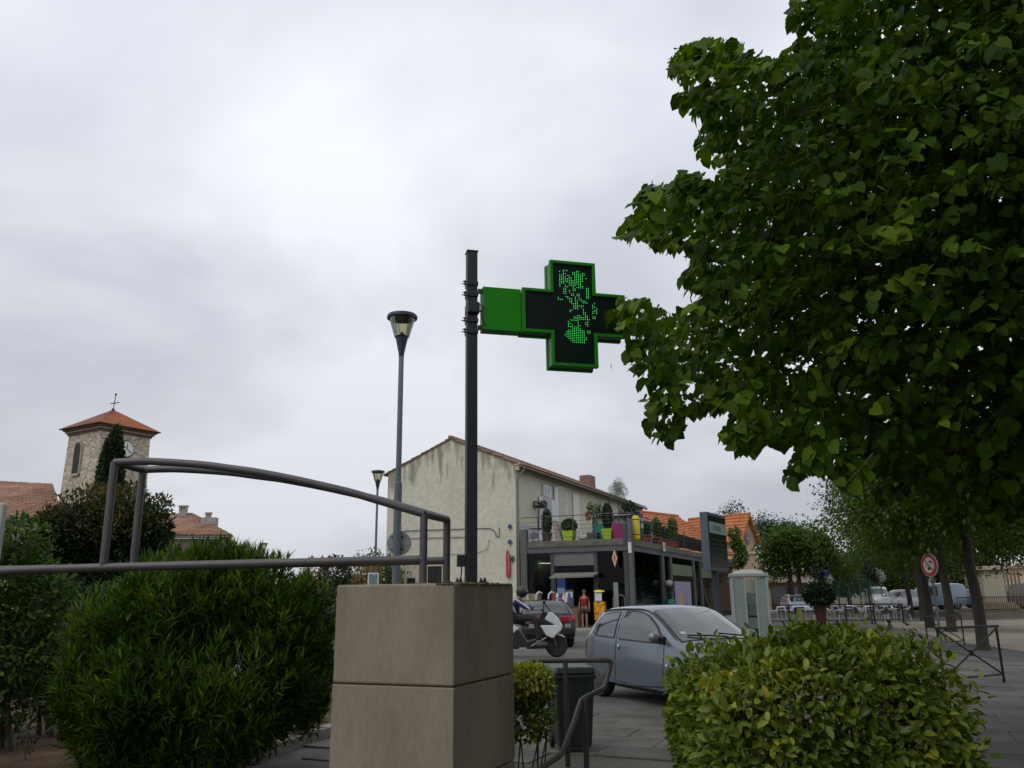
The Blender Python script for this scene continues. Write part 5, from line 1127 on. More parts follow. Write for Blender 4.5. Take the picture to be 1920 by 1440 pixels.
def seam(xz, name='door_seam', side=-1, w=.018, mat=blackp, off=.003, root=tw_, B=TB):
    m = MB(); pts = []
    for (a, b) in zip(xz, xz[1:]): pts += [(lerp(a[0], b[0], i/6), lerp(a[1], b[1], i/6)) for i in range(6)]
    pts.append(xz[-1]); vs = []
    for i, (x, z) in enumerate(pts):
        a = pts[max(i-1, 0)]; b = pts[min(i+1, len(pts)-1)]; dx, dz = b[0]-a[0], b[1]-a[1]; l = sqrt(dx*dx+dz*dz) or 1; nx, nz = -dz/l*w/2, dx/l*w/2
        for s_ in (-1, 1): X, Z = x+nx*s_, z+nz*s_; vs.append((X, side*(B.side_y(X, Z)+off), Z))
    m.add(vs, [(2*i, 2*i+1, 2*i+3, 2*i+2) for i in range(len(pts)-1)]); return m.build(name, mat, parent=root)
for s_ in (-1, 1):
    seam([(1.19, 1.34), (1.18, .93), (1.16, .60), (1.12, .30)], side=s_); seam([(2.50, .93), (2.50, .6), (2.46, .30)], side=s_); seam([(1.12, .30), (1.8, .26), (2.46, .30)], side=s_)
    seam([(.9, .44), (1.05, .40), (1.2, .30), (1.8, .27)], 'sill_highlight', s_, .014, M('highlight_blue', (.22, .28, .33), .3, .3, var=0))  # sill crease as a flat lighter strip, its highlight put into the colour
    m = MB(); m.ell((2.42, s_*(TB.side_y(2.4, .95)+.13), .985), (.075, .10, .075), 12, 8); o = m.build('mirror', M('silver_mirror', (.20, .21, .21), .35, .4, var=.05), parent=tw_, smooth=True)
    m = MB(); m.prism([(2.34, .90), (2.52, .90), (2.50, .99), (2.36, 1.03)], s_*(TB.side_y(2.4, .95)-.02), s_*(TB.side_y(2.4, .95)+.07)); m.build('mirror_arm', blackp, parent=o, bevel=.01)
    m = MB(); m.ell((1.27, s_*(TB.side_y(1.27, .80)+.012), .80), (.025, .02, .045), 10, 6); m.build('door_handle', chrome, parent=tw_, smooth=True)
    m = MB(); m.ell((2.58, s_*(TB.side_y(2.58, .62)+.004), .60), (.03, .012, .018), 10, 6); m.build('side_indicator', M('pale_lamp', (.6, .55, .4), .3), parent=tw_)
    panel('tail_light', dense([(.055, .66, .76), (.09, .60, .86), (.16, .60, .90)]), s_, .006, taill)
    m = MB(); m.ell((3.27, s_*.50, .665), (.10, .12, .075), 14, 8); m.build('headlight', headl, parent=tw_, smooth=True)
m = MB(); m.box(-.03, .06, -.66, .66, .36, .52); m.build('rear_bumper', M('bumper_grey', (.06, .065, .07), .6, var=.1), parent=tw_, bevel=.03, seg=3)
m = MB(); m.box(3.38, 3.47, -.62, .62, .32, .50); m.build('front_bumper', MATS['bumper_grey'], parent=tw_, bevel=.03, seg=3)
for k in range(3):
    y = -.47+k*.105; m = MB(); vs = []
    for (x, yy) in ((2.86, y), (2.86, y+.07), (2.96, y+.095), (2.96, y+.025)): vs.append((x, yy, TB.top_z(x, yy)+.007))
    m.add(vs, [(0, 1, 2, 3)]); m.build('bonnet_vent', blackp, parent=tw_)
for y0, y1 in ((-.5, .12), (.05, .5)):
    m = MB(); m.tube([(2.70, y0, TB.top_z(2.70, y0)+.03), (2.76, (y0+y1)/2, TB.top_z(2.76, 0)+.035), (2.80, y1, TB.top_z(2.8, 0)+.03)], .012, 6); m.build('wiper', blackp, parent=tw_)
m = MB(); vs = [(x, y, TB.top_z(x, y)+.018) for x, y in ((2.64, -.56), (2.58, -.55), (2.58, -.47), (2.64, -.47))]; m.add(vs, [(0, 1, 2, 3)]); m.build('sticker', M('pale_green_sticker', (.4, .55, .45), .6, var=.1), parent=tw_)
for s_ in (-1, 1): 
    m = MB(); xs = [lerp(.5, 2.7, i/24) for i in range(25)]; m.tube([(x, s_*(B_[6]+.0), B_[5]-.045) for x in xs for B_ in (TB.at(x),)], .009, 5); m.build('roof_gutter', blackp, parent=tw_)
m = MB(); xs = [lerp(2.84, 3.3, i/8) for i in range(9)]; m.tube([(x, -TB.at(x)[6]*.86, TB.top_z(x, -TB.at(x)[6]*.86)+.001) for x in xs], .005, 4); m.tube([(x, TB.at(x)[6]*.86, TB.top_z(x, TB.at(x)[6]*.86)+.001) for x in xs], .005, 4); m.build('bonnet_seam', blackp, parent=tw_)
m = MB(); m.tube([(2.0, .45, 1.37), (1.75, .5, 1.85)], .005, 4); m.build('aerial', blackp, parent=tw_)
m = MB(); m.box(1.35, 1.55, -.45, -.1, .5, 1.1); m.box(1.35, 1.55, .1, .45, .5, 1.1); m.build('seats', blackp, parent=tw_)

# dark estate car seen from behind
suv_rows = [(0, .42, .66, .70, .64, .78, .60), (.06, .32, .82, .80, .80, .92, .76), (.14, .28, .865, .90, .84, 1.02, .74), (.30, .25, .88, .95, .85, 1.30, .66), (.48, .24, .885, .96, .85, 1.42, .62), (1.2, .22, .885, .95, .85, 1.46, .62), (2.2, .22, .885, .93, .85, 1.45, .62),
 (2.7, .22, .885, .92, .85, 1.30, .64), (3.2, .23, .88, .90, .83, 1.02, .70), (3.7, .25, .86, .84, .80, .92, .70), (4.1, .3, .80, .70, .72, .78, .62), (4.25, .4, .66, .56, .58, .62, .5)]
dark_p = M('dark_grey_car_paint', (.022, .022, .030), .3, .3, var=.05, coat=.7)
su, SB, panel2, tg2, dense2 = car('estate_car', 'dark grey estate car seen from behind, waiting by the shop behind the scooter', 'car', (1.12, 27.4, 0), radians(97), suv_rows, dark_p, (.75, 3.4), .32,
    [[(.55, 1.02, 1.20), (.9, 1.0, 1.36), (1.6, .99, 1.38)], [(1.7, .99, 1.38), (2.2, .98, 1.37), (2.6, .97, 1.27), (3.0, .97, 1.05)]], (3.25, 2.55), (.16, .42))
for s_ in (-1, 1):
    panel2('tail_light', dense2([(.062, .78, .92), (.10, .72, 1.02), (.20, .74, 1.05)]), s_, .012, taill)
    m = MB(); m.box(-.012, .05, s_*.50-.15, s_*.50+.15, .80, .96); m.build('tail_light', taill, parent=su, bevel=.01)
    m = MB(); m.box(-.02, .04, s_*.58-.1, s_*.58+.1, .62, .74); m.build('reverse_lamp', M('grey_lamp', (.25, .27, .26), .3), parent=su, bevel=.01)
    m = MB(); m.tube([(.6, s_*.6, 1.45), (.75, s_*.6, 1.50), (2.2, s_*.6, 1.51), (2.35, s_*.6, 1.46)], .016, 6); m.build('roof_rail', chrome, parent=su, smooth=True)
    m = MB(); m.add([(.7, s_*.62, 1.50), (.76, s_*.55, 1.50), (.76, s_*.63, 1.50), (.73, s_*.62, 1.74)], [(0, 1, 3), (1, 2, 3), (2, 0, 3)]); m.build('rack_tip', white_p, parent=su)
    m = MB(); m.ell((2.75, s_*.98, 1.02), (.07, .11, .08), 10, 7); m.build('mirror', blackp, parent=su, smooth=True)
m = MB(); m.box(-.05, .06, -.8, .8, .40, .62); m.build('rear_bumper', blackp, parent=su, bevel=.04, seg=3)
m = MB(); m.box(-.03, -.0, -.26, .26, .66, .78); m.build('number_plate', plate_m, parent=su)
for y in (-.12, .3):
    m = MB(); m.tube([(.9, y, 1.50), (.9, y-.02, 1.66), (.95, y-.12, 1.74), (1.0, y-.22, 1.70)][::1], .028, 6); m.build('white_hoop', white_p, parent=su, smooth=True)
c = LW(U_(1052, 1120, -3)[0], -3, 0); z_ = U_(1050, 1112, -3)[1]
t = thing('striped_banner', 'red white and blue striped banner in front of the shop', 'banner', (c.x, c.y, .13), -BA)  # banner of striped cloth strips on a pole
m = MB(); m.tube([(0, 0, 0), (0, 0, z_-.2)], .02, 6); m.build('pole', greyp, parent=t)
for k in range(6):
    x = -.42+k*.15; m = MB(); m.add([(x, 0, z_-.35+.04*(k % 2)), (x+.15, .02, z_-.35), (x+.13, 0, z_-.1), (x-.03+.06, 0, z_-.13)], [(0, 1, 2, 3)]); m.box(x, x+.12, -.02, .02, z_-.55, z_-.36); m.build('cloth_strip', (red_p, white_p, M('flag_blue', (.06, .08, .25), .7))[k % 3], parent=t)

hatch_rows = [(0, .40, .60, .66, .58, .74, .54), (.08, .30, .80, .80, .76, .95, .70), (.22, .26, .84, .92, .80, 1.18, .64), (.5, .24, .85, .94, .81, 1.42, .6), (1.3, .22, .85, .93, .81, 1.48, .6), (2.0, .22, .85, .92, .81, 1.46, .6), (2.5, .22, .85, .91, .8, 1.28, .62), (3.05, .23, .84, .88, .78, 1.0, .68), (3.5, .26, .82, .8, .76, .88, .66), (3.8, .34, .72, .62, .66, .7, .56), (3.9, .42, .6, .52, .54, .58, .46)]
van_rows = [(0, .4, .78, .9, .78, 1.7, .72), (.1, .3, .86, .95, .86, 1.85, .76), (1, .28, .88, 1, .88, 1.92, .78), (2.4, .28, .88, 1, .88, 1.9, .78), (2.9, .28, .88, .98, .86, 1.72, .74), (3.4, .28, .87, .96, .84, 1.15, .76), (3.9, .3, .84, .86, .8, 1.0, .72), (4.2, .38, .72, .62, .68, .74, .6)]
PLZ = .35
def bgcar(px, d, rz, rows, col, label, wins=None, name='parked_car', z=PLZ):
    p = D(px, 1110, d); nm = 'car_paint_%s' % label.split()[0]
    pm = M(nm, col, .3, .2, var=.05, coat=.6); van = rows is van_rows
    w = [[(2.2, 1.05, 1.7), (2.8, 1.05, 1.62), (3.2, 1.03, 1.2)]] if van else [[(.45, 1.0, 1.2), (.8, .98, 1.38), (1.4, .97, 1.40)], [(1.5, .97, 1.40), (2.0, .96, 1.38), (2.4, .96, 1.26), (2.8, .95, 1.05)]]
    t, B_, pn, tg, dn = car(name, label, 'van' if van else 'car', (p.x, d, z), R(rz), rows, pm, (.7, 3.1) if not van else (.8, 3.3), .3, w, (3.35, 2.95) if van else (3.05, 2.4), None if van else (.2, .45), 'vehicles parked beyond the square', 24, False)
    for s_ in (-1, 1):
        L_ = rows[-1][0]; m = MB(); m.ell((L_-.18, s_*.52, .66), (.1, .13, .08), 10, 6); m.build('headlight', headl, parent=t)
        m = MB(); m.box(-.01, .07, s_*.5-.08, s_*.5+.08, .7, .9); m.build('tail_light', taill, parent=t)
    return t
bgcar(1634, 86, -100, van_rows, (.62, .64, .66), 'white van facing the camera beyond the cafe chairs')
bgcar(1480, 64, -95, hatch_rows, (.40, .46, .58), 'pale blue car half hidden behind the two thin tree trunks', z=.1)
bgcar(1716, 64, -150, hatch_rows, (.50, .52, .55), 'silver car leftmost of the row behind the tree trunks')
bgcar(1760, 66, -160, hatch_rows, (.62, .62, .62), 'white car between the round red sign and a tree trunk')
bgcar(1800, 65, -178, van_rows, (.20, .27, .34), 'slate blue van left of the stone gate pillar')
bgcar(1840, 70, -178, hatch_rows, (.10, .13, .18), 'navy car just behind the stone gate pillar')
bgcar(1915, 70, -172, hatch_rows, (.36, .40, .46), 'grey car right of the gate pillar behind the low fence')
bgcar(1945, 66, -170, van_rows, (.05, .075, .11), 'midnight blue van cut by the right edge of the picture')
bgcar(612, 60, 160, hatch_rows, (.6, .6, .6), 'bright white car glimpsed between the oleander and the pillar', z=0.0)
m = MB(); m.add([(17, 60, 0), (120, 52, 0), (120, 90, 0), (17, 90, 0), (17, 60, .345), (120, 52, .345), (120, 90, .345), (17, 90, .345)], [(4, 5, 6, 7), (0, 1, 5, 4), (1, 2, 6, 5), (3, 0, 4, 7)])
tag(m.build('parking_terrace', M('parking_ground', (.16, .14, .11), .95, var=.2, scale=.5, fine=.1)), kind='structure')

# ================================================================== people
def skin(name, V, E, Rr, mat, parent, sub=1, root=0):
    me = bpy.data.meshes.new(name); me.from_pydata(V, E, []); o = bpy.data.objects.new(name, me); COL.objects.link(o)
    md = o.modifiers.new('s', 'SKIN'); md.use_smooth_shade = True
    sv_ = me.skin_vertices[0].data
    for i, r in enumerate(Rr): sv_[i].radius = (r, r) if not isinstance(r, tuple) else r
    sv_[root].use_root = True
    sd_ = o.modifiers.new('u', 'SUBSURF'); sd_.levels = sd_.render_levels = sub
    bpy.context.view_layer.update(); dg = bpy.context.evaluated_depsgraph_get(); nm = bpy.data.meshes.new_from_object(o.evaluated_get(dg))
    o.modifiers.clear(); o.data = nm; bpy.data.meshes.remove(me); nm.name = name; nm.materials.clear(); nm.materials.append(mat)
    for p in nm.polygons: p.use_smooth = True; p.material_index = 0
    o.parent = parent; return o
skin_m = M('skin', (.32, .18, .13), .6, var=.06)
def hand(V, E, Rr, wi, wp, d, up, curl):
    """palm and five fingers from the wrist vertex wi at wp, heading d"""
    d = Vector(d).normalized(); up = Vector(up).normalized(); sx = d.cross(up).normalized()
    b = len(V); V.append(tuple(wp+d*.05)); Rr.append((.030, .018)); E.append((wi, b))
    for k, L in enumerate((.062, .075, .08, .073)):
        o_ = (k-1.5)*.019; i = len(V); V.append(tuple(wp+d*.085+sx*o_)); Rr.append(.0085); E.append((b, i))
        V.append(tuple(wp+d*(.085+L*.5)+sx*o_-up*(.02*curl))); Rr.append(.0075); E.append((i, i+1))
        V.append(tuple(wp+d*(.085+L*(1-.4*curl))+sx*o_-up*(.055*curl))); Rr.append(.0065); E.append((i+1, i+2))
    i = len(V); V.append(tuple(wp+d*.05-sx*.04)); Rr.append(.010); E.append((b, i)); V.append(tuple(wp+d*.09-sx*.045-up*.02)); Rr.append(.008); E.append((i, i+1))
# scooter
fw = G(1047, 1236); sc = thing('scooter', 'large white and black maxi scooter ridden by the person in the striped top', 'scooter', (fw.x-1.55, 23.6, 0), radians(-4))
wpl = M('white_scooter_plastic', (.60, .62, .62), .3, var=.03, coat=.5)
for wx in (0, 1.55):
    m = MB(); m.lathe([(.19, -.06), (.26, -.065), (.29, -.035), (.30, 0), (.29, .035), (.26, .065), (.19, .06)], 28, (wx, 0, .30), 'y'); w = m.build('wheel', tyre_m, parent=sc, smooth=40)
    m = MB(); m.lathe([(.185, -.045), (.195, -.05), (.195, .05), (.185, .045)], 24, (wx, 0, .30), 'y'); m.lathe([(.05, -.05), (.05, .05)], 12, (wx, 0, .3), 'y'); m.build('rim', M('gold_grey_rim', (.16, .14, .10), .4, .5), parent=w)
    for k in range(5): a = 2*pi*k/5; m = MB(); m.bar((wx, 0, .3), (wx+.185*cos(a), 0, .3+.185*sin(a)), .025, .03); m.build('spoke', MATS['gold_grey_rim'], parent=w)
m = MB(); m.prism([(-.15, .35), (.35, .22), (1.05, .22), (1.22, .42), (1.15, .52), (.75, .42), (.62, .62), (.40, .82), (-.1, .80), (-.42, .78)], -.17, .17); m.build('lower_body', blackp, parent=sc, bevel=.03)
m = MB(); m.prism([(-.55, .86), (-.50, .60), (-.1, .50), (.38, .60), (.58, .76), (.35, .88), (-.2, .92)], -.19, .19); m.build('rear_cowl', wpl, parent=sc, bevel=.05, seg=3)
m = MB(); m.prism([(-.5, .87), (-.2, .93), (.3, .90), (.72, .80), (.85, .82), (.55, .98), (.0, .99), (-.45, 1.0)], -.15, .15); m.build('seat', M('seat_black', (.01, .01, .01), .7, var=.1), parent=sc, bevel=.04, seg=3)
m = MB(); m.prism([(1.10, .84), (1.28, .56), (1.46, .48), (1.70, .70), (1.74, .80), (1.62, 1.0), (1.42, 1.20), (1.34, 1.14), (1.22, .98), (1.50, .84)], -.2, .2); m.build('front_fairing', wpl, parent=sc, bevel=.04, seg=3)
m = MB(); m.prism([(1.0, .45), (1.2, .55), (1.12, .85), (1.5, .85), (1.25, 1.0), (1.33, 1.16), (1.2, 1.2), (1.02, .9)], -.205, .205); m.build('inner_shield', blackp, parent=sc, bevel=.02)
m = MB(); m.prism([(1.40, 1.18), (1.46, 1.16), (1.24, 1.44), (1.22, 1.42)], -.17, .17); m.build('windscreen', M('smoked_screen', (.06, .06, .07), .1, var=0), parent=sc)
m = MB(); m.prism([(1.36, .58), (1.52, .64), (1.72, .58), (1.80, .50), (1.72, .52), (1.5, .60)], -.07, .07); m.build('front_mudguard', wpl, parent=sc, bevel=.015)
for s_ in (-1, 1):
    m = MB(); m.tube([(1.30, s_*.02, 1.10), (1.2, s_*.18, 1.22), (1.14, s_*.36, 1.24)], .016, 8); m.build('handlebar', blackp, parent=sc, smooth=True)
    m = MB(); m.tube([(1.22, s_*.2, 1.24), (1.24, s_*.34, 1.40)], .010, 6); m.ell((1.24, s_*.38, 1.44), (.03, .09, .06), 10, 7); m.build('mirror', blackp, parent=sc, smooth=True)
    m = MB(); m.tube([(1.55, s_*.09, .3), (1.42, s_*.09, .72)], .022, 8); m.build('fork', MATS['gold_grey_rim'], parent=sc)
m = MB(); m.bar((.1, -.2, .28), (-.45, -.22, .42), .1, .1); m.build('silencer', M('silencer_grey', (.12, .12, .12), .4, .5), parent=sc, bevel=.02)
m = MB(); m.bar((.88, -.2, .30), (1.28, -.21, .52), .02, .03); m.box(.55, .75, -.215, -.18, .22, .26); m.build('silver_trim', M('silver_trim', (.45, .45, .45), .35, .4), parent=sc)
m = MB(); m.box(-.5, -.46, -.1, .1, .62, .70); m.build('tail_light', taill, parent=sc)
# rider
rd_ = thing('person', 'person in black helmet and blue white striped top riding the white scooter', 'person', tuple(sc.location), sc.rotation_euler.z)
V = [(.40, 0, 1.02), (.40, 0, 1.18), (.46, 0, 1.36), (.52, 0, 1.50), (.58, 0, 1.58), (.62, 0, 1.68)]; Rr = [(.15, .13), (.13, .12), (.16, .12), (.07, .07), (.055, .055), (.085, .10)]; E = [(0, 1), (1, 2), (2, 3), (3, 4), (4, 5)]
for s_ in (-1, 1):
    b = len(V); V += [(.50, s_*.19, 1.45), (.72, s_*.27, 1.30), (.98, s_*.30, 1.25)]; Rr += [.06, .045, .033]; E += [(2, b), (b, b+1), (b+1, b+2)]
    hand(V, E, Rr, b+2, Vector((1.01, s_*.32, 1.265)), (1, 0, .0), (0, 0, 1), .9)
    b = len(V); V += [(.45, s_*.12, 1.00), (.98, s_*.20, 1.02), (1.08, s_*.20, .62), (1.06, s_*.20, .36), (1.24, s_*.21, .33)]; Rr += [.10, .07, .055, .045, .04]; E += [(0, b), (b, b+1), (b+1, b+2), (b+2, b+3), (b+3, b+4)]
skin('body', V, E, Rr, skin_m, rd_)
st = bpy.data.materials.new('striped_cloth'); st.use_nodes = True; n_ = st.node_tree.nodes; l_ = st.node_tree.links; b_ = n_['Principled BSDF']; b_.inputs['Roughness'].default_value = .8
tx_ = n_.new('ShaderNodeTexCoord'); wv = n_.new('ShaderNodeTexWave'); wv.bands_direction = 'DIAGONAL'; wv.inputs['Scale'].default_value = 2.3; wv.inputs['Distortion'].default_value = .4; l_.new(tx_.outputs['Object'], wv.inputs[0]); rp_ = n_.new('ShaderNodeValToRGB'); rp_.color_ramp.interpolation = 'CONSTANT'; l_.new(wv.outputs['Fac'], rp_.inputs[0]); rp_.color_ramp.elements[0].color = (.010, .025, .09, 1); rp_.color_ramp.elements[1].position = .86; rp_.color_ramp.elements[1].color = (.5, .55, .62, 1); l_.new(rp_.outputs[0], b_.inputs['Base Color'])
V = [(.40, 0, .98), (.40, 0, 1.18), (.46, 0, 1.38), (.53, 0, 1.52)]; Rr = [(.18, .15), (.16, .14), (.19, .14), (.085, .085)]; E = [(0, 1), (1, 2), (2, 3)]
for s_ in (-1, 1):
    b = len(V); V += [(.50, s_*.20, 1.46), (.72, s_*.275, 1.31), (.97, s_*.30, 1.26)]; Rr += [.085, .066, .052]; E += [(2, b), (b, b+1), (b+1, b+2)]
skin('striped_top', V, E, Rr, st, rd_)
V = [(.40, 0, 1.03)]; Rr = [(.165, .14)]; E = []
for s_ in (-1, 1):
    b = len(V); V += [(.48, s_*.12, 1.02), (.98, s_*.20, 1.03), (1.08, s_*.20, .64), (1.06, s_*.20, .42)]; Rr += [.125, .09, .075, .065]; E += [(0, b), (b, b+1), (b+1, b+2), (b+2, b+3)]
skin('trousers', V, E, Rr, M('dark_trousers', (.022, .022, .028), .85, var=.2), rd_)
for s_ in (-1, 1): m = MB(); m.ell((1.16, s_*.205, .335), (.18, .075, .075), 12, 8); m.build('shoe', M('shoe_grey', (.06, .06, .06), .7), parent=rd_, smooth=True)
m = MB(); m.ell((.63, 0, 1.72), (.165, .14, .155), 20, 14); hm = m.build('helmet', M('matt_black_helmet', (.018, .020, .022), .4, var=.1), parent=rd_, smooth=True)
m = MB(); m.ell((.70, 0, 1.715), (.115, .125, .075), 18, 10); m.build('visor', M('visor_dark', (.03, .035, .035), .08, var=0), parent=hm, smooth=True)
m = MB(); m.ell((.32, -.10, .99), (.13, .1, .12), 12, 8); m.build('blue_bag', M('bag_blue', (.02, .05, .22), .7, var=.3), parent=rd_, smooth=True)
# person in red standing in the doorway
u, _ = U_(1096, 1150, -1.6); pr_ = thing('person', 'person in a red top and shorts standing in the dark shop doorway', 'person', LW(u, -1.6, .13), -BA)
V = [(0, 0, .95), (0, 0, 1.15), (0, 0, 1.36), (0, 0, 1.46), (0, -.01, 1.53), (0, -.01, 1.62)]; Rr = [(.13, .10), (.12, .09), (.15, .10), (.06, .06), (.05, .05), (.075, .09)]; E = [(0, 1), (1, 2), (2, 3), (3, 4), (4, 5)]
for s_ in (-1, 1):
    b = len(V); V += [(s_*.18, 0, 1.38), (s_*.24, .02, 1.12), (s_*.26, -.04, .90)]; Rr += [.05, .04, .03]; E += [(2, b), (b, b+1), (b+1, b+2)]
    hand(V, E, Rr, b+2, Vector((s_*.26, -.05, .89)), (0, -.1, -1), (-s_, 0, 0), .4)
    b = len(V); V += [(s_*.09, 0, .88), (s_*.10, -.01, .48), (s_*.10, .01, .09), (s_*.11, -.13, .05)]; Rr += [.085, .055, .04, .035]; E += [(0, b), (b, b+1), (b+1, b+2), (b+2, b+3)]
skin('body', V, E, Rr, skin_m, pr_)
V = [(0, 0, .88), (0, 0, 1.15), (0, 0, 1.37), (0, 0, 1.45)]; Rr = [(.16, .13), (.15, .12), (.18, .12), (.08, .075)]; E = [(0, 1), (1, 2), (2, 3)]
for s_ in (-1, 1): b = len(V); V += [(s_*.19, 0, 1.38), (s_*.23, .02, 1.2)]; Rr += [.068, .06]; E += [(2, b), (b, b+1)]
skin('red_top', V, E, Rr, M('red_cloth', (.22, .010, .016), .85, var=.15), pr_)
V = [(0, 0, .93), (0, 0, .98)]; Rr = [(.15, .125), (.15, .12)]; E = [(0, 1)]
for s_ in (-1, 1): b = len(V); V += [(s_*.095, 0, .86), (s_*.10, -.01, .62)]; Rr += [.11, .085]; E += [(0, b), (b, b+1)]
skin('shorts', V, E, Rr, M('dark_shorts', (.05, .02, .025), .85), pr_)
m = MB(); m.ell((0, .01, 1.67), (.095, .105, .10), 14, 10); m.build('hair', M('grey_brown_hair', (.10, .08, .065), .8, var=.2), parent=pr_, smooth=True)
m = MB(); m.ell((-.03, -.10, 1.65), (.012, .008, .01), 6, 4); m.ell((.03, -.10, 1.65), (.012, .008, .01), 6, 4); m.ell((0, -.105, 1.60), (.025, .006, .006), 6, 4); m.ell((0, -.11, 1.625), (.012, .018, .02), 6, 4); m.build('face', M('face_dark', (.2, .1, .08), .6), parent=pr_)

# ================================================================== information totem
tp = D(1333, 1070, 25); TAz = radians(30)
ws = on(1367, 1072, tp, TAz)[0]; zt_ = on(1333, 961, tp, TAz)[1]; zb_ = tp.z; dp = .12
t = thing('information_totem', 'grey framed town information panel on a dark post behind the car windscreen', 'sign', (tp.x, tp.y, 0), radians(90-30))
# local x along the face (heading 30), y away from the viewer on the left: heading -60
tot = M('blue_grey_totem_paint', (.085, .105, .135), .45, .2, var=.08)
m = MB(); m.box(0, ws, 0, dp*2.0, zb_, zt_); m.build('housing', tot, parent=t, bevel=.015)
m = MB(); m.box(.07, ws-.06, -.012, -.001, zb_+.14, zt_-.1); m.build('display', M('dark_green_display', (.012, .020, .014), .25, var=.3, scale=2), parent=t)
m = MB(); m.box(.10, ws-.08, -.03, -.013, zt_-.62, zt_-.28); m.build('header_plate', M('pale_green_plate', (.26, .36, .31), .5, var=.06), parent=t)
for k, (a, b) in enumerate(((.18, .30), (.36, .46), (.52, .60))):
    a = .10+(ws-.18)*a; b = .10+(ws-.18)*b*1.05; m = MB(); m.box(a, b, -.036, -.031, zt_-.52, zt_-.38); m.build('header_mark', M('grey_green_mark', (.12, .18, .16), .6), parent=t)
for k in range(6): m = MB(); z = zt_-.78-k*.14; m.box(.14, ws-.14-(.05, .2, .0, .12, .25, .08)[k], -.016, -.0125, z-.03, z); m.build('text_line', M('dim_text', (.022, .030, .012), .5, var=.5, scale=9), parent=t)
m = MB(); m.box(ws*.35, ws*.35+.22, .03, .2, 0, zb_-.002); m.build('post', M('dark_totem_post', (.035, .04, .05), .5, .2, var=.1), parent=t, bevel=.01)

# ================================================================== telephone booth
pb = D(1405, 1120, 22.3); t = thing('telephone_booth', 'glass telephone booth with pale frame and curved roof behind the hedge', 'phone booth', (pb.x, pb.y, 0), radians(-12))
pbm = M('pale_booth_frame', (.34, .38, .36), .45, .3, var=.08); bgl = glass_mat('booth_glass', (.82, .90, .87), .6)
H_ = D(1405, 1082, 22.3).z; w_ = .43
for x in (-w_, w_):
    for y in (-w_, w_): m = MB(); m.box(x-.03, x+.03, y-.03, y+.03, 0, H_); m.build('frame_post', pbm, parent=t, bevel=.005)
m = MB(); m.box(-w_-.05, w_+.05, -w_-.05, w_+.05, H_+.002, H_+.09); m.build('roof_rim', pbm, parent=t, bevel=.01)
m = MB(); m.prism([(w_*.9*cos(pi*k/10), H_+.092+.10*sin(pi*k/10)) for k in range(11)], -w_*.9, w_*.9); m.build('curved_roof', M('white_roof', (.55, .57, .56), .5), parent=t)
for (a, b, c_, d_) in ((-w_+.03, -.12, -w_-.005, -w_+.005), (.16, w_-.03, -w_-.005, -w_+.005), (-w_+.03, w_-.03, w_-.005, w_+.005)):
    m = MB(); m.box(a, b, c_, d_, .25, H_-.03); m.build('pane', bgl if b-a > .5 else M('frosted_glass', (.20, .26, .24), .25, var=.1, scale=2), parent=t)
for x in (-w_, w_): m = MB(); m.box(x-.005, x+.005, -w_+.03, w_-.03, .25, H_-.03); m.build('pane', bgl, parent=t)
m = MB(); m.box(-.12, .16, -w_-.012, -w_+.0, 1.35, H_-.1); m.build('door_panel', bgl, parent=t)
m = MB(); m.box(-.14, -.10, -w_-.02, -w_+.02, .1, H_); m.build('mullion', pbm, parent=t); m = MB(); m.box(.14, .18, -w_-.02, -w_+.02, .1, H_); m.build('mullion', pbm, parent=t)
m = MB(); m.box(-.16, .18, .2, .36, 1.05, 1.62); ph = m.build('telephone', M('pale_phone', (.42, .46, .48), .5, var=.15), parent=t, bevel=.02)
m = MB(); m.tube([(-.08, .16, 1.2), (-.12, .15, 1.4), (-.08, .16, 1.58)], .02, 6); m.build('receiver', blackp, parent=ph)
m = MB(); m.box(-.1, .2, .21, .24, .72, 1.0); m.build('paper_notice', white_p, parent=t)
m = MB(); m.box(-w_+.04, w_-.04, .3, .42, .3, 1.04); m.build('lower_panel', M('booth_grey', (.16, .19, .18), .6), parent=t)

# ================================================================== round prohibition sign
s0 = D(1740, 1059.5, 24); t = thing('prohibition_road_sign', 'round red rimmed prohibition sign on a grey post under the trees', 'sign', (s0.x+.03, s0.y, 0), radians(0))
NA = radians(257); nv_ = Vector((sin(NA), cos(NA), 0)); rv = nv_.cross(Vector((0, 0, 1))); 
t.rotation_euler.z = atan2(nv_.x, -nv_.y)   # local -y looks along nv
m = MB(); m.tube([(0, .06, 0), (0, .06, s0.z+.4)], .035, 10); m.build('post', M('post_grey', (.12, .13, .14), .5, .3, var=.1), parent=t)
zc = s0.z; rS = .325
m = MB(); m.lathe([(rS, -.0), (rS, .03)], 36, (0, 0, zc), 'y'); m.build('back_plate', M('pale_rim', (.5, .48, .46), .5), parent=t)
m = MB()
def ringm(m, r0, r1, y, n=40): m.add([(r*sin(2*pi*k/n), y, zc+r*cos(2*pi*k/n)) for r in (r0, r1) for k in range(n)], [(k, (k+1) % n, n+(k+1) % n, n+k) for k in range(n)])
m = MB(); m.lathe([(rS-.015, -.006), (rS-.015, -.001)], 36, (0, 0, zc), 'y'); m.build('red_disc', M('sign_red', (.42, .02, .03), .4, var=.04), parent=t)
m = MB(); m.lathe([(.215, -.011), (.215, -.007)], 32, (0, 0, zc), 'y'); m.build('white_disc', M('sign_white', (.60, .57, .52), .4, var=.04), parent=t)
m = MB(); m.bar((-.16, -.020, zc+.16), (.16, -.020, zc-.16), .035, .006, up=(0, 1, 0)); m.build('diagonal_bar', M('sign_red'.replace('sign_red', 'sign_red'), (0, 0, 0)), parent=t)
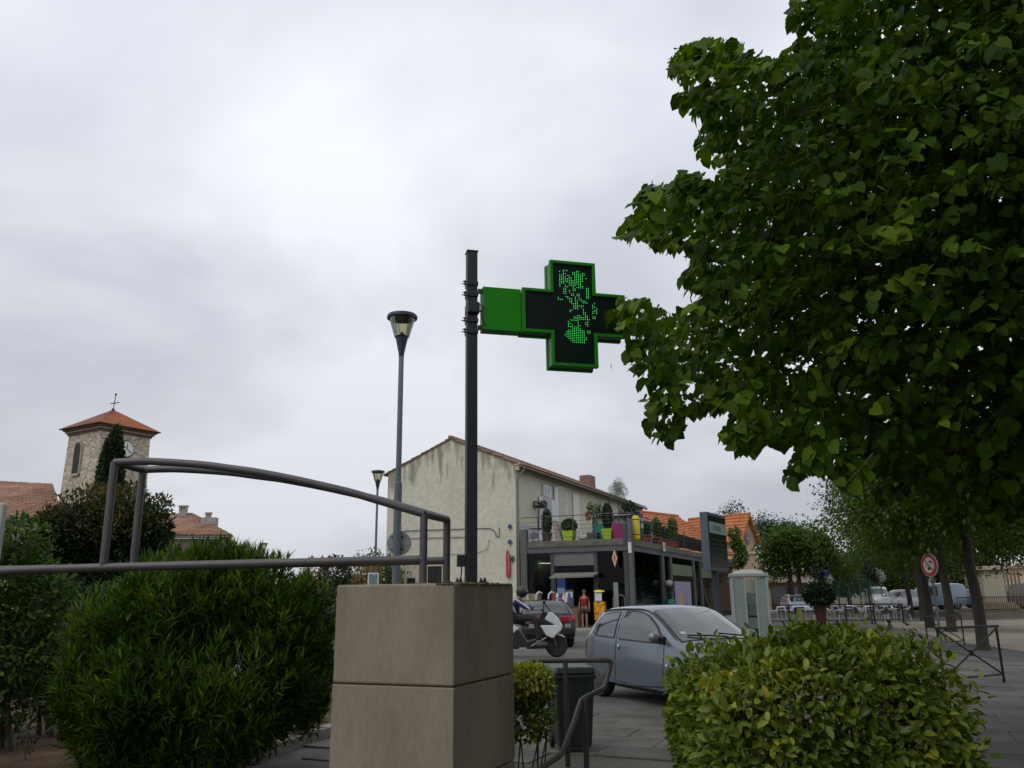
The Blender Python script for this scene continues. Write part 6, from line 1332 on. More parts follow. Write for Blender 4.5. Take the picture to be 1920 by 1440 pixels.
m = MB(); m.prism([(.02, zc+.12), (.12, zc+.11), (.15, zc+.04), (.12, zc+.03), (.10, zc+.07), (.05, zc+.05)], -.016, -.0115); m.prism([(-.07, zc-.10), (-.02, zc-.05), (.05, zc-.09), (.06, zc-.14), (.02, zc-.12), (-.03, zc-.15)], -.016, -.0115); m.prism([(-.12, zc+.0), (-.06, zc-.01), (-.07, zc-.04), (-.12, zc-.03)], -.016, -.0115); m.build('black_pictogram', blackp, parent=t)

# ================================================================== crossed iron barriers
def barrier(a, b, h, label, r=.022):
    t = thing('crossed_iron_barrier', label, 'barrier', (a.x, a.y, 0), atan2(b.y-a.y, b.x-a.x), 'crossed iron barriers by the trees'); L = (b-a).length
    def tb(p, q, nm, rr=r*.75): m = MB(); m.tube([p, q], rr, 8); m.build(nm, iron, parent=t)
    m = MB(); m.box(-.04, L+.04, -.03, .03, h-.04, h); m.build('top_rail', iron, parent=t, bevel=.005)
    tb((0, 0, 0), (0, 0, h-.04), 'leg', r); tb((L, 0, 0), (L, 0, h-.04), 'leg', r); tb((0, 0, .15), (L, 0, .15), 'bottom_rail')
    tb((.03, 0, h-.06), (L-.03, 0, .17), 'brace'); tb((.03, -.015, .17), (L-.03, -.015, h-.06), 'brace'); m = MB(); m.ell((L/2, -.01, (h+.11)/2), (.05, .035, .05), 10, 8); m.build('boss', iron, parent=t)
R_ = G(1894, 1281); barrier(D(1757, 1179, 14.9).xy.to_3d(), Vector((R_.x-.1, R_.y, 0)), 1.0, 'nearest crossed iron barrier right of the hedge')
R2 = G(1809, 1211); barrier(Vector((12.0, 25.2, 0)), Vector((R2.x, R2.y, 0)), .92, 'second crossed iron barrier farther back between the tree trunks')
for px, lab in ((1437, 'short grey bollard beside the telephone booth'), (1669, 'short grey bollard right of the cafe chairs behind the hedge')):
    p = D(px, 1172, 25); t = thing('bollard', lab, 'bollard', (p.x, 25, 0), 0, 'short grey bollards'); m = MB(); m.lathe([(.055, 0), (.05, .62)], 12); m.build('post', greyp, parent=t, smooth=True); m = MB(); m.lathe([(.06, .622), (.062, .68), (.03, .72)], 12); m.build('cap', greyp, parent=t, smooth=True)

# ================================================================== cafe furniture
alc = M('aluminium', (.55, .57, .60), .35, .8, var=.05); wick = M('dark_weave', (.035, .035, .045), .8, var=.2)
def mk_chair(label):
    t = thing('cafe_chair', label, 'chair', (0, 0, 0), 0, 'aluminium cafe chairs on the terrace'); 
    m = MB(); m.box(-.22, .22, -.22, .22, .43, .46); m.build('seat', wick, parent=t)
    m = MB(); m.add([(-.2, .2, .5), (.2, .2, .5), (.2, .28, .84), (-.2, .28, .84), (-.2, .22, .5), (.2, .22, .5), (.2, .3, .84), (-.2, .3, .84)], [(0, 1, 2, 3), (7, 6, 5, 4), (0, 4, 5, 1), (1, 5, 6, 2), (2, 6, 7, 3), (3, 7, 4, 0)]); m.build('backrest', wick, parent=t)
    for s_ in (-1, 1):
        m = MB(); m.tube([(s_*.26, -.25, 0), (s_*.25, -.22, .62), (s_*.25, -.1, .68), (s_*.25, .18, .67), (s_*.21, .30, .86)], .024, 6); m.build('armrest', alc, parent=t, smooth=True)
        m = MB(); m.tube([(s_*.25, .28, 0), (s_*.22, .2, .45)], .018, 6); m.build('leg', alc, parent=t)
    m = MB(); m.tube([(-.21, .30, .86), (.21, .30, .86)], .024, 6); m.build('back_rail', alc, parent=t)
    return t
def mk_table(label):
    t = thing('cafe_table', label, 'table', (0, 0, 0), 0, 'aluminium cafe tables on the terrace'); m = MB(); m.lathe([(.35, .70), (.36, .71), (.36, .735)], 20); m.build('tabletop', alc, parent=t, smooth=True)
    m = MB(); m.tube([(0, 0, .03), (0, 0, .699)], .03, 8); m.build('pedestal', alc, parent=t); m = MB(); m.bar((-.25, 0, .02), (.25, 0, .02), .05, .03); m.bar((0, -.25, .021), (0, -.03, .021), .05, .03); m.bar((0, .03, .021), (0, .25, .021), .05, .03); m.build('foot', alc, parent=t); return t
c0 = mk_chair('x'); t0 = mk_table('x'); first_c = first_t = True
ordn = ['first', 'second', 'third', 'fourth', 'fifth', 'sixth']; tabs = [(1462, 50), (1500, 52), (1548, 49), (1590, 52), (1628, 49), (1672, 50)]
rr_ = random.Random(4)
for i, (px, d) in enumerate(tabs):
    p = D(px, 1120, d); tt = t0 if first_t else copy_tree(t0); first_t = False
    place(tt, (p.x, d, 0), 0, 'round aluminium cafe table, %s from the telephone booth' % ordn[i])
    for j, a in enumerate((200, 330, 75)):
        r_ = .62; cc = c0 if first_c else copy_tree(c0); first_c = False; A_ = R(a+rr_.uniform(-15, 15))
        place(cc, (p.x+r_*cos(A_), d+r_*sin(A_), 0), A_-pi/2, 'aluminium chair %s the %s cafe table from the telephone booth' % (('left of', 'right of', 'behind')[j], ordn[i]))
cb = thing('cafe_windbreak', 'long thin dark metal railing in front of the cafe chairs', 'railing', (D(1440, 1120, 47).x, 47, 0))
pa, pb_ = D(1425, 1133, 46.5), D(1690, 1131, 46.5); 
for z in (1.02, .2): m = MB(); m.tube([(pa.x, 46.5, z), (pb_.x, 46.5, z)], .03, 6); m.build('rail', iron, parent=cb, world=True)
for k in range(6): x = lerp(pa.x, pb_.x, k/5); m = MB(); m.tube([(x, 46.5, 0), (x, 46.5, 1.04)], .05, 6); m.build('post', iron, parent=cb, world=True)
# big dark red planter with a shrub
p = D(1536, 1120, 45); t = thing('large_planter', 'tall dark red planter holding a wide dark shrub by the cafe', 'planter', (p.x, 45, 0)); m = MB(); m.lathe([(.2, 0), (.34, .95), (.38, .96), (.38, 1.05), (.33, 1.05)], 18); m.build('pot', M('dark_red_pot', (.07, .015, .02), .5, var=.1), parent=t, smooth=True)
bush_on(t, (0, 0, 1.55), (.8, .7, .6), 2600, .22, leaf_mat('dark_shrub', [(0, (.01, .022, .008)), (1, (.035, .06, .02))], .5, .15, 2), 41, 'card', .2)
for (px, py, lab, sd, sz) in ((1543, 1085, 'hanging basket of violet and white flowers above the red planter', 51, .24), (1641, 1082, 'hanging basket of white flowers on the dark post behind the cafe', 52, .26)):
    p = D(px, py, 46); t = thing('flower_basket', lab, 'flower basket', (p.x, 46, p.z), 0, 'flower baskets above the cafe')
    m = MB(); m.lathe([(.1, -.3), (.28, -.1), (.3, 0)], 12); m.build('basket', blackp, parent=t); bush_on(t, (.1, 0, .15), (sz, sz, sz), 260, .15, vio if sd == 51 else leaf_mat('white_petals', [(0, (.35, .35, .33)), (1, (.6, .6, .58))], .6, .3, 3), sd)
    bush_on(t, (.25, -.1, -.02), (sz*.6, .3, sz*.6), 120, .16, leaf_mat('white_petals', [(0, (.35, .35, .33)), (1, (.6, .6, .58))], .6, .3, 3), sd+5, name='white_flowers'); bush_on(t, (-.3, 0, .35), (.3, .3, .35), 160, .18, MATS['dark_shrub'], sd+9, name='leaves')
    m = MB(); m.tube([(-.4, .1, -p.z), (-.4, .1, .8)], .04, 6); m.tube([(-.4, .1, .75), (0, 0, .5), (0, 0, 0)], .02, 5); m.build('post', iron, parent=t)
# green tubular frame fence behind
gf = thing('green_sports_fence', 'green wire mesh fence with two top bars behind the cafe', 'fence', (D(1600, 1100, 72).x, 72, 0)); gm = M('green_fence_paint', (.04, .14, .11), .5, var=.1)
x0, x1 = D(1548, 1080, 72).x, D(1650, 1080, 72).x; z1 = D(1600, 1079, 72).z; z2 = D(1600, 1086, 72).z
for z in (z1, z2): m = MB(); m.tube([(x0, 72, z), (x1, 72, z)], .08, 6); m.build('bar', gm, parent=gf, world=True)
for k in range(6): x = lerp(x0, x1, k/5); m = MB(); m.tube([(x, 72, 0), (x, 72, z1)], .06, 6); m.build('post', gm, parent=gf, world=True)
m = MB()
for k in range(60): x = lerp(x0, x1, k/59); m.tube([(x, 72.05, .2), (x, 72.05, z2)], .012, 4)
m.build('mesh', gm, parent=gf, world=True)['kind'] = 'stuff'

# ================================================================== gate pillar, low fence, houses on the right
p0 = D(1858, 1120, 60); stn = M('pale_gate_stone', (.46, .41, .32), .85, var=.08, scale=1.2)
t = thing('stone_gate_pillar', 'broad cream stone gate pillar with a flat cap among the parked cars', 'pillar', (p0.x, 60, 0), radians(-5)); zc_ = D(1855, 1062, 60).z
m = MB(); m.box(-.72, .72, -.72, .72, .9, zc_-.3); m.build('shaft', stn, parent=t, bevel=.03); m = MB(); m.box(-.95, .95, -.95, .95, zc_-.29, zc_); m.build('cap', stn, parent=t, bevel=.05); m = MB(); m.box(-.95, 1.1, -.9, .9, 0, .89); m.build('base', M('warm_base_stone', (.33, .26, .18), .9, var=.15), parent=t, bevel=.03)
t = thing('low_iron_fence', 'low dark iron railing with closely spaced bars in front of the gate pillar', 'fence', (p0.x, 57, 0)); xa, xb = D(1792, 1120, 57).x, D(2000, 1120, 57).x
for z in (1.25, .45): m = MB(); m.box(xa, xb, 56.97, 57.03, z, z+.05); m.build('rail', iron, parent=t, world=True)
bb_ = MB(); bb_.box(-.012, .012, -.012, .012, .1, 1.25); b0 = bb_.build('bar', iron, parent=t); 
for k in range(56):
    o = b0 if k == 0 else b0.copy()
    if k: COL.objects.link(o)
    o.location = (lerp(xa, xb, (k+.5)/56)-p0.x, 0, 0)
m = MB(); m.box(xa, xb, 56.8, 57.2, 0, .32); m.build('kerb_wall', M('low_wall_stone', (.22, .19, .14), .9, var=.2, scale=3), parent=t, world=True)
t = thing('wooden_gate', 'brown gate of upright boards right of the stone pillar', 'gate', (D(1890, 1090, 64).x, 64, 0)); gz = D(1890, 1070, 64).z; gm_ = M('gate_wood', (.16, .12, .08), .85, var=.2)
for k in range(8): x = -1.2+k*.28; m = MB(); m.box(x, x+.14, -.03, .03, .5, gz+.15*sin(k)); m.build('board', gm_, parent=t)
for z in (1.2, gz-.3): m = MB(); m.box(-1.25, 1.0, .031, .08, z, z+.1); m.build('rail', gm_, parent=t)
t = thing('beige_house', 'beige house wall at the right edge beyond the parked cars', 'house', (D(1925, 1090, 80).x, 80, 0)); z_ = D(1910, 1066, 80).z
m = MB(); m.box(-1.6, 12, 0, 8, 0, z_); m.build('wall', M('beige_render', (.50, .38, .24), .9, var=.08), parent=t); m = MB(); m.box(-1.9, 12.3, -.3, 8.3, z_+.003, z_+.25); m.build('roof', tile_m, parent=t); m = MB(); m.box(3, 4.2, -.04, .02, 1.5, 3); m.build('window', dark_glass, parent=t)
t = thing('pale_wall_house', 'long pale house wall far behind the trees and parked cars', 'house', (D(1700, 1100, 105).x, 105, 0)); m = MB(); m.box(-16, 12, 0, 8, 0, 4.2); m.build('wall', M('far_render', (.40, .36, .28), .9, var=.1), parent=t)
m = MB(); m.box(-16.3, 12.3, -.4, 8.4, 4.203, 4.5); m.build('roof', tile_m, parent=t)
for k in range(6): m = MB(); x = -13+k*4.4; m.box(x, x+1.1, -.05, .02, 1.2, 2.8); m.build('window', dark_glass, parent=t)
t = thing('shop_kiosk', 'kiosk with dark red fascia and white frame behind the thin trunks', 'kiosk', (D(1475, 1100, 70).x, 70, 0)); z_ = D(1475, 1092, 70).z
m = MB(); m.box(-2.2, 1.6, .1, 3, 0, z_); m.build('wall', peach, parent=t); m = MB(); m.box(-1.3, 1.3, .02, .09, .2, z_-.35); m.build('shop_front', dark_glass, parent=t); m = MB(); m.box(-1.5, 1.5, -.3, .09, z_-.3, z_-.02); m.build('fascia', M('dark_red_awning', (.10, .025, .02)), parent=t); m = MB(); m.box(-1.4, 1.4, .0, .018, z_-.36, z_-.302); m.build('white_frame', white_p, parent=t)
# white information board and far wall seen over the pillar on the left
p = D(700, 1080, 30); t = thing('white_notice_board', 'small white framed notice board standing on two legs behind the pillar', 'sign', (p.x, 30, 0)); zt2 = D(700, 1074, 30).z
m = MB(); m.box(-.19, .19, -.02, .02, zt2-.45, zt2); m.build('frame', white_p, parent=t); m = MB(); m.box(-.15, .15, -.028, -.021, zt2-.40, zt2-.04); m.build('picture', M('board_picture', (.12, .20, .22), .6, var=.6, scale=5), parent=t)
for x in (-.15, .15): m = MB(); m.box(x-.02, x+.02, -.015, .015, 0, zt2-.451); m.build('leg', white_p, parent=t)
t = thing('low_far_house', 'low far house with pale wall behind the flowering shrubs', 'house', (D(655, 1090, 75).x, 75, 0)); m = MB(); m.box(-3.5, 3.5, 0, 5, 0, 2.9); m.build('wall', M('far_render'.replace('far', 'far'), (0, 0, 0)), parent=t); m = MB(); m.box(-3.8, 3.8, -.3, 5.3, 2.903, 3.15); m.build('roof', tile_m, parent=t)

# ================================================================== vegetation
rsg = np.random.RandomState
linden = leaf_mat('linden_leaf', [(0, (.014, .034, .002)), (.5, (.036, .082, .003)), (.92, (.115, .185, .008))], .6, .30, 1.3, spec=.12)
lfar = leaf_mat('linden_far', [(0, (.018, .038, .003)), (.5, (.038, .076, .005)), (1, (.085, .135, .011))], .55, .4, .5)
pine_m = leaf_mat('pine_needles', [(0, (.016, .032, .014)), (1, (.05, .085, .03))], .7, .1, .4)
def crown(name_, label, cat, trunk, blobs, n, size, mat, seed, kind='card', tr=.18, lo=.35, group=None, limbs=5, up=.1, droop=.35, single=0, clump=0, tz=0):
    t = thing(name_, label, cat, (trunk[0], trunk[1], tz), 0, group); rs = rsg(seed); r0 = random.Random(seed)
    P, O = blob_points(rs, blobs, n, lo)
    if clump:
        k = max(1, len(P)//clump); ci = rs.choice(len(P), k); w = rs.randint(0, k, len(P)); P = P[ci][w]+rs.normal(size=P.shape)*size*1.7*np.array([1, 1, .7]); O = unit(O[ci][w]+rs.normal(size=P.shape)*.5)
    Dn, Nm, S = leafy(rs, P, O, size, up, .8, droop)
    add_foliage(t, kind, P, Dn, Nm, S, mat, single=single)
    c0_ = Vector(blobs[0][0]); zt = min(b[0][2]-b[1][2]*.3 for b in blobs); zt = max(zt, tz+1.0)
    m = MB(); m.tube(bez([Vector((trunk[0], trunk[1], tz-.05)), Vector((trunk[0]+.03, trunk[1], tz+(zt-tz)*.3)), Vector((trunk[0]-.03, trunk[1]+.04, tz+(zt-tz)*.7)), Vector((trunk[0], trunk[1], zt+.3)), Vector((trunk[0]+.05, trunk[1], zt+1.3))], 14), [tr*1.35]+[tr*(1.05-.5*i/14) for i in range(14)], 10)
    m.build('trunk', brown_bark, parent=t, world=True, smooth=True)
    for i in range(limbs):
        b = blobs[i % len(blobs)]; e_ = Vector(b[0])+Vector((r0.uniform(-.5, .5)*b[1][0], r0.uniform(-.5, .5)*b[1][1], r0.uniform(0, .5)*b[1][2])); s_ = Vector((trunk[0], trunk[1], zt-.2+.25*i))
        m = MB(); m.tube(bez([s_, s_.lerp(e_, .45)+Vector((0, 0, .35)), e_], 8), [tr*(.5-.42*k/8) for k in range(9)], 7); m.build('limb', brown_bark, parent=t, world=True, smooth=True)
    return t
# avenue of lindens on the right
def avenue(x, y, label, seed, h=7.2, r=3.3, base=2.7, n=9000, tr=.17, sz=.16):
    rs = random.Random(seed); bl = []
    for k in range(7):
        a = 2*pi*k/7+rs.random(); q = r*rs.uniform(.45, .62); bl.append(((x+q*cos(a), y+q*sin(a), base+(h-base)*rs.uniform(.25, .5)), (r*.52, r*.52, (h-base)*rs.uniform(.27, .36))))
    bl.append(((x, y, base+(h-base)*.72), (r*.6, r*.6, (h-base)*.35)))
    return crown('linden_tree', label, 'tree', (x, y), bl, int(n*1.9), sz, lfar, seed, 'card', tr, .25, 'avenue of lindens on the square', clump=14)
avenue(13.2, 24.5, 'avenue linden with the nearest full trunk, right of the prohibition sign', 101, tr=.16, base=2.9, n=15000, h=8.0, r=3.5)
avenue(18.1, 35.8, 'avenue linden with dark trunk just right of the prohibition sign', 102, n=13000, tr=.18, h=9.2, r=3.9)
avenue(19.4, 40.3, 'avenue linden whose grey trunk stands behind the prohibition sign', 103, n=13000, tr=.19, r=4.5, h=9.6)
avenue(24.2, 51, 'avenue linden left of the prohibition sign behind the cafe chairs', 104, n=9000, r=4.6, h=9.6)
avenue(26.5, 57.5, 'farther avenue linden left of the sign with slim trunk', 105, n=7000, r=3.8)
avenue(29.5, 64, 'farthest avenue linden at the end of the row', 106, n=6000, r=4.2, h=8)
avenue(22.5, 33.5, 'linden behind the first trunk with foliage over the gate pillar', 107, n=10000, r=3.6, base=3.2, h=8)
# unseen lindens added beside and behind the camera to shade crown, hedge and pillar
avenue(9.6, .4, 'linden outside the picture on the right near the hedge', 109, n=7000, r=4.6, base=2.3, h=9, sz=.24)
avenue(14.2, 7.5, 'linden outside the picture beyond the right edge', 110, n=7000, r=4.6, base=2.3, h=9, sz=.24)
avenue(4.2, -6.5, 'linden outside the picture behind the camera', 111, n=7000, r=4.6, base=2.6, h=9, sz=.24)
avenue(33, 52, 'linden at the far right above the parked cars', 108, n=8000, r=4.5, base=3.4, h=9)
# plane trees by the orange house, pines, far trees
def wide(px, d, zc_, rx, rz_, label, seed, n=5000, mat=lfar, sz=.28, name_='plane_tree', tr=.2, group='trees beyond the cafe', nb=6, cl=12):
    p = D(px, 1100, d); rs = random.Random(seed); bl = [((p.x+rx*rs.uniform(-.6, .6), d+rs.uniform(-1, 1), zc_+rz_*rs.uniform(-.5, .5)), (rx*rs.uniform(.4, .6), rx*.45, rz_*rs.uniform(.4, .62))) for _ in range(nb)]
    return crown(name_, label, 'tree', (p.x, d), bl, n, sz, mat, seed, 'card', tr, .3, group, 4, clump=cl)
wide(1484, 62, 4.7, 2.1, 2.0, 'bright green tree with bare trunk right of the telephone booth', 201)
wide(1500, 66, 5.2, 2.8, 2.2, 'second bright green tree behind the cafe planter', 202)
wide(1548, 72, 4.6, 3.0, 2.4, 'bright green tree with lacy top at the gap of sky', 203, n=4500)
wide(1408, 112, 10.0, 3.3, 3.2, 'rounded dark pine rising behind the oval window gable', 204, 5000, pine_m, .32, 'pine_tree')
wide(1468, 116, 9.5, 4.2, 3.6, 'wide dark pine right of the oval window gable', 205, 6000, pine_m, .34, 'pine_tree')
wide(1505, 118, 9.0, 3.4, 3.2, 'dark pine sloping down to the gap of sky', 206, 5000, pine_m, .34, 'pine_tree')
wide(1590, 85, 3.6, 4.0, 2.6, 'dense tree mass behind the green fence', 207, 5500, pine_m, .32)
wide(1660, 88, 4.2, 5.0, 3.2, 'dense tree behind the white flower basket', 208, 6000, lfar, .34)
wide(1760, 92, 4.5, 6.0, 3.4, 'dense dark tree far behind the prohibition sign', 209, 6000, pine_m, .36)
wide(1850, 90, 5.0, 6.0, 3.2, 'dense tree far behind the gate pillar', 210, 6000, pine_m, .36)
wide(1935, 84, 7.4, 5.0, 3.0, 'bright foliage tree above the beige house', 211, 6000, lfar, .34)
# left of the gabled house
wide(712, 46, 3.1, 1.4, 1.3, 'light green small tree behind the round sign post', 221, 1600, bright_m, .2, 'small_tree', .07, 'greenery left of the gabled house')
wide(622, 60, 2.8, 1.3, 1.7, 'small dark tree poking over the lower frame tube', 222, 1600, pine_m, .2, 'small_tree', .07, 'greenery left of the gabled house')
pink_leaf = leaf_mat('pinkish_young_leaves', [(0, (.07, .10, .03)), (.45, (.20, .15, .07)), (1, (.38, .20, .12))], .6, .3, 1.5)
def shrubm(px, py, d, r, label, seed, mat, n=1500, sz=.16, name_='shrub', kind='card', group=None):
    p = D(px, py, d); t = thing(name_, label, 'shrub', (p.x, d, 0), 0, group); rs = rsg(seed); P, O = blob_points(rs, [((p.x, d, p.z), r), ((p.x+r[0]*.2, d, p.z*.45), (r[0]*.9, r[1], p.z*.5))], n, .4); P[:, 2] = np.maximum(P[:, 2], .05)
    Dn, Nm, S = leafy(rs, P, O, sz); add_foliage(t, kind, P, Dn, Nm, S, mat)
    for k in range(4): m = MB(); a = k*1.7; m.tube([(p.x, d, 0), (p.x+.3*r[0]*cos(a), d+.2*sin(a), p.z*.9)], [.03, .012], 6); m.build('stem', brown_bark, parent=t, world=True)
    return t
shrubm(590, 1072, 36, (.6, .5, .6), 'pink tipped shrub nearest the oleander', 231, pink_leaf, 1200, group='shrubs left of the gabled house')
shrubm(675, 1072, 38, (1.1, .6, .6), 'wide pink tipped flowering shrub left of the notice board', 232, pink_leaf, 2200, group='shrubs left of the gabled house')
shrubm(628, 1078, 35, (.65, .5, .8), 'dark green shrub between the two pink tipped shrubs', 233, MATS['dark_shrub'], 2000, group='shrubs left of the gabled house')
shrubm(722, 1080, 40, (.7, .6, .8), 'green shrub just behind the notice board by the gable', 234, MATS['box_green'], 1800, group='shrubs left of the gabled house')
# distant hedge line that closes the horizon
for k, (xa, xb, d, h, lab) in enumerate(((-75, -3, 120, 3.2, 'far tree line on the left'), (30, 140, 130, 5.5, 'far tree line on the right'))):
    rs = rsg(300+k); n = 9000; P = np.column_stack([rs.uniform(xa, xb, n), d+rs.uniform(-3, 3, n), rs.rand(n)**.7*h]); P[:, 2] *= (.75+.25*np.sin(P[:, 0]*.35)+.15*np.sin(P[:, 0]*.9)); O = rnd_dir(rs, n); Dn, Nm, S = leafy(rs, P, O, .8)
    me = leaves_mesh('tree_line', 'card', P, Dn, Nm, S); me.materials.append(pine_m); o = bpy.data.objects.new('tree_line', me); COL.objects.link(o); tag(o, kind='stuff')

# cypress in front of the church tower
cy = D(203, 915, 50); zt_ = D(214, 803, 50).z
t = thing('cypress', 'tall narrow dark cypress in front of the church tower', 'tree', (cy.x, 50, 0)); rs = rsg(61); bl = [(tuple(D(px_, py_, 50)), (r_, r_, 1.1)) for px_, py_, r_ in ((216, 829, .38), (213, 846, .58), (210, 866, .70), (207, 890, .80), (205, 920, .86), (203, 960, .9), (202, 1000, .9), (201, 1040, .9))]
P, O = blob_points(rs, bl, 26000, .35); P[:, 2] = np.clip(P[:, 2], .3, 99); Dn, Nm, S = leafy(rs, P, O, .16, .8, .5); add_foliage(t, 'card', P, Dn, Nm, S, leaf_mat('cypress_green', [(0, (.010, .022, .006)), (1, (.030, .050, .012))], .7, .05, 1))
m = MB(); m.tube([(cy.x, 50, 0), (cy.x+.1, 50, zt_-1.5)], [.18, .05], 8); m.build('trunk', brown_bark, parent=t, world=True)

# dark shrub with reddish tips behind the frame, bright shrub far left, oleander
redtip = leaf_mat('red_tipped_leaf', [(0, (.022, .034, .006)), (.5, (.038, .052, .010)), (.78, (.085, .062, .018)), (1, (.18, .09, .032))], .5, .3, 1.2)
def pixblobs(lst): 
    out = []
    for px, py, d, rx, ry, rz_ in lst: p = D(px, py, d); out.append((tuple(p), (rx, ry, rz_)))
    return out
greenred = leaf_mat('dark_privet', [(0, (.006, .016, .004)), (.6, (.014, .032, .008)), (1, (.035, .055, .015))], .45, .25, 1.0)
def bigshrub(name_, label, base, groups, seed, stems=8, bot=.1):
    t = thing(name_, label, 'shrub', (base[0], base[1], .05)); rs = rsg(seed)
    for i, (bl, n, sz, kind, mat, single, up, jit, nm, lo) in enumerate(groups):
        P, O = blob_points(rs, bl, n, lo); k = P[:, 2] > bot; P, O = P[k], O[k]; Dn, Nm, S = leafy(rs, P, O, sz, up, jit); add_foliage(t, kind, P, Dn, Nm, S, mat, name=nm, single=single)
    r0 = random.Random(seed); bl = groups[0][0]
    for k in range(stems):
        b = bl[k % len(bl)]; m = MB(); e_ = Vector(b[0])+Vector((r0.uniform(-.4, .4), r0.uniform(-.3, .3), b[1][2]*.5)); s_ = Vector((base[0]+r0.uniform(-.4, .4), base[1]+r0.uniform(-.25, .25), .0)); m.tube(bez([s_, s_.lerp(e_, .5)+Vector((0, 0, .1)), e_], 6), [.03-.0035*q for q in range(7)], 6); m.build('stem', brown_bark, parent=t, world=True)
    return t
bl = pixblobs([(150, 1010, 13, .75, .7, .5), (215, 990, 13.2, .6, .7, .45), (265, 1005, 13, .45, .6, .5), (110, 1060, 13, .7, .7, .9), (200, 1080, 13, .9, .7, .9), (270, 1080, 13, .55, .7, .8)])
tipb = pixblobs([(150, 962, 12.8, .55, .5, .34), (225, 950, 12.9, .5, .5, .34), (285, 968, 12.9, .30, .4, .32), (105, 985, 12.8, .35, .4, .28), (185, 930, 13.1, .3, .4, .2), (245, 925, 13.1, .25, .3, .18), (303, 945, 13.4, .16, .3, .16), (190, 985, 12.5, .8, .3, .35)])
bigshrub('red_tipped_shrub', 'large dark shrub with reddish young tips below the church tower', (D(180, 1100, 13).x, 13), [(bl, 26000, .075, 'oval', greenred, 60, .4, .7, 'foliage', .45), (tipb, 5500, .058, 'oval', redtip, 0, .8, .6, 'young_shoots', .15)], 71)
brightleft = leaf_mat('bright_left_leaf', [(0, (.012, .030, .006)), (.5, (.035, .075, .012)), (1, (.13, .19, .03))], .5, .4, 1.5)
bl = pixblobs([(30, 1010, 9.5, .38, .4, .25), (15, 1090, 9.5, .5, .5, .45), (60, 1130, 9.6, .45, .5, .5), (10, 1230, 9.5, .6, .5, .5), (-60, 1150, 9.5, .9, .6, .9), (-20, 1310, 9.5, .5, .5, .4)])
bigshrub('broad_leaved_shrub', 'broad leaved bright topped shrub at the far left edge', (D(-10, 1200, 9.5).x, 9.5), [(bl, 7500, .085, 'oval', brightleft, 90, .3, .8, 'foliage', .45)], 72, bot=.15, stems=3)
bl = pixblobs([(95, 1150, 10.5, .5, .4, .55), (60, 1250, 10.6, .5, .4, .35), (110, 1240, 10.6, .4, .4, .35), (200, 1180, 10.8, .5, .4, .6), (110, 1180, 10.8, .5, .4, .6), (120, 1300, 10.6, .4, .4, .35), (20, 1240, 10.8, .5, .4, .4)])
bigshrub('shaded_privet_shrub', 'very dark shaded shrub between the left edge shrub and the oleander', (D(100, 1250, 10.6).x, 10.6), [(bl, 9000, .06, 'oval', greenred, 40, .3, .8, 'foliage', .4)], 73, bot=.2, stems=4)
p = D(58, 1330, 8.9); t = thing('young_sapling', 'small sparse young plant standing on the bare soil at left', 'plant', (p.x, 8.9, .05)); bush_on(t, (0, 0, .32), (.12, .12, .28), 150, .04, greenred, 74, 'oval', .1); m = MB(); m.tube([(0, 0, 0), (.02, 0, .5)], .006, 5); m.build('stem', brown_bark, parent=t)

# oleander: whorls of narrow leaves on upright shoots
ole = leaf_mat('oleander_leaf', [(0, (.014, .034, .005)), (.38, (.034, .078, .008)), (.68, (.075, .135, .014)), (.92, (.16, .21, .03))], .45, .38, 1.4, spec=.35)
ob = pixblobs([(390, 1130, 8.6, .62, .8, .58), (480, 1120, 8.7, .45, .7, .50), (330, 1110, 8.9, .5, .6, .42), (570, 1180, 8.6, .30, .5, .55), (580, 1270, 8.6, .24, .5, .45), (185, 1330, 8.5, .28, .5, .45), (185, 1200, 8.9, .3, .5, .4), (420, 1070, 8.5, .3, .35, .26), (280, 1130, 8.6, .3, .4, .3), (250, 1190, 8.7, .62, .7, .55), (530, 1190, 8.5, .42, .6, .5), (200, 1290, 8.4, .45, .6, .5), (300, 1300, 8.2, .7, .7, .55), (430, 1290, 8.2, .75, .7, .55), (540, 1270, 8.4, .36, .6, .5), (330, 1400, 8.2, .8, .6, .35), (230, 1370, 8.2, .4, .5, .35), (480, 1330, 8.5, .36, .5, .36)])
t = thing('oleander_bush', 'big dense oleander bush with narrow upright leaves left of the pillar', 'shrub', (D(360, 1400, 8.6).x, 8.6, .05)); rs = rsg(81)
P, O = blob_points(rs, ob, 4200, .66); k = P[:, 2] > .02; P, O = P[k], O[k]
Ax = unit(O*.55+np.array([0, -.05, .95])+rs.normal(size=P.shape)*.22); n = len(P); PP = []; DD = []; SS = []
for q in range(15):
    a = 2*pi*(q % 3)/3+rs.rand(n)*.6+q*1.0; lev = q//3; u_ = unit(np.cross(Ax, rs.normal(size=P.shape))); w_ = np.cross(Ax, u_)
    rad = u_*np.cos(a)[:, None]+w_*np.sin(a)[:, None]; PP.append(P-Ax*(.035*lev)[..., None] if False else P-Ax*(.038*lev)); DD.append(unit(Ax*(1.5-.28*lev)+rad*(.45+.2*lev)+rs.normal(size=P.shape)*.1)); SS.append((.145*(1+rs.uniform(-.25, .2, n))))
PP = np.concatenate(PP); DD = np.concatenate(DD); SS = np.concatenate(SS); NN = unit(np.cross(np.cross(DD, np.array([0, 0, 1.0])), DD)+rs.normal(size=DD.shape)*.2)
add_foliage(t, 'lance', PP, DD, NN, SS, ole, single=300)
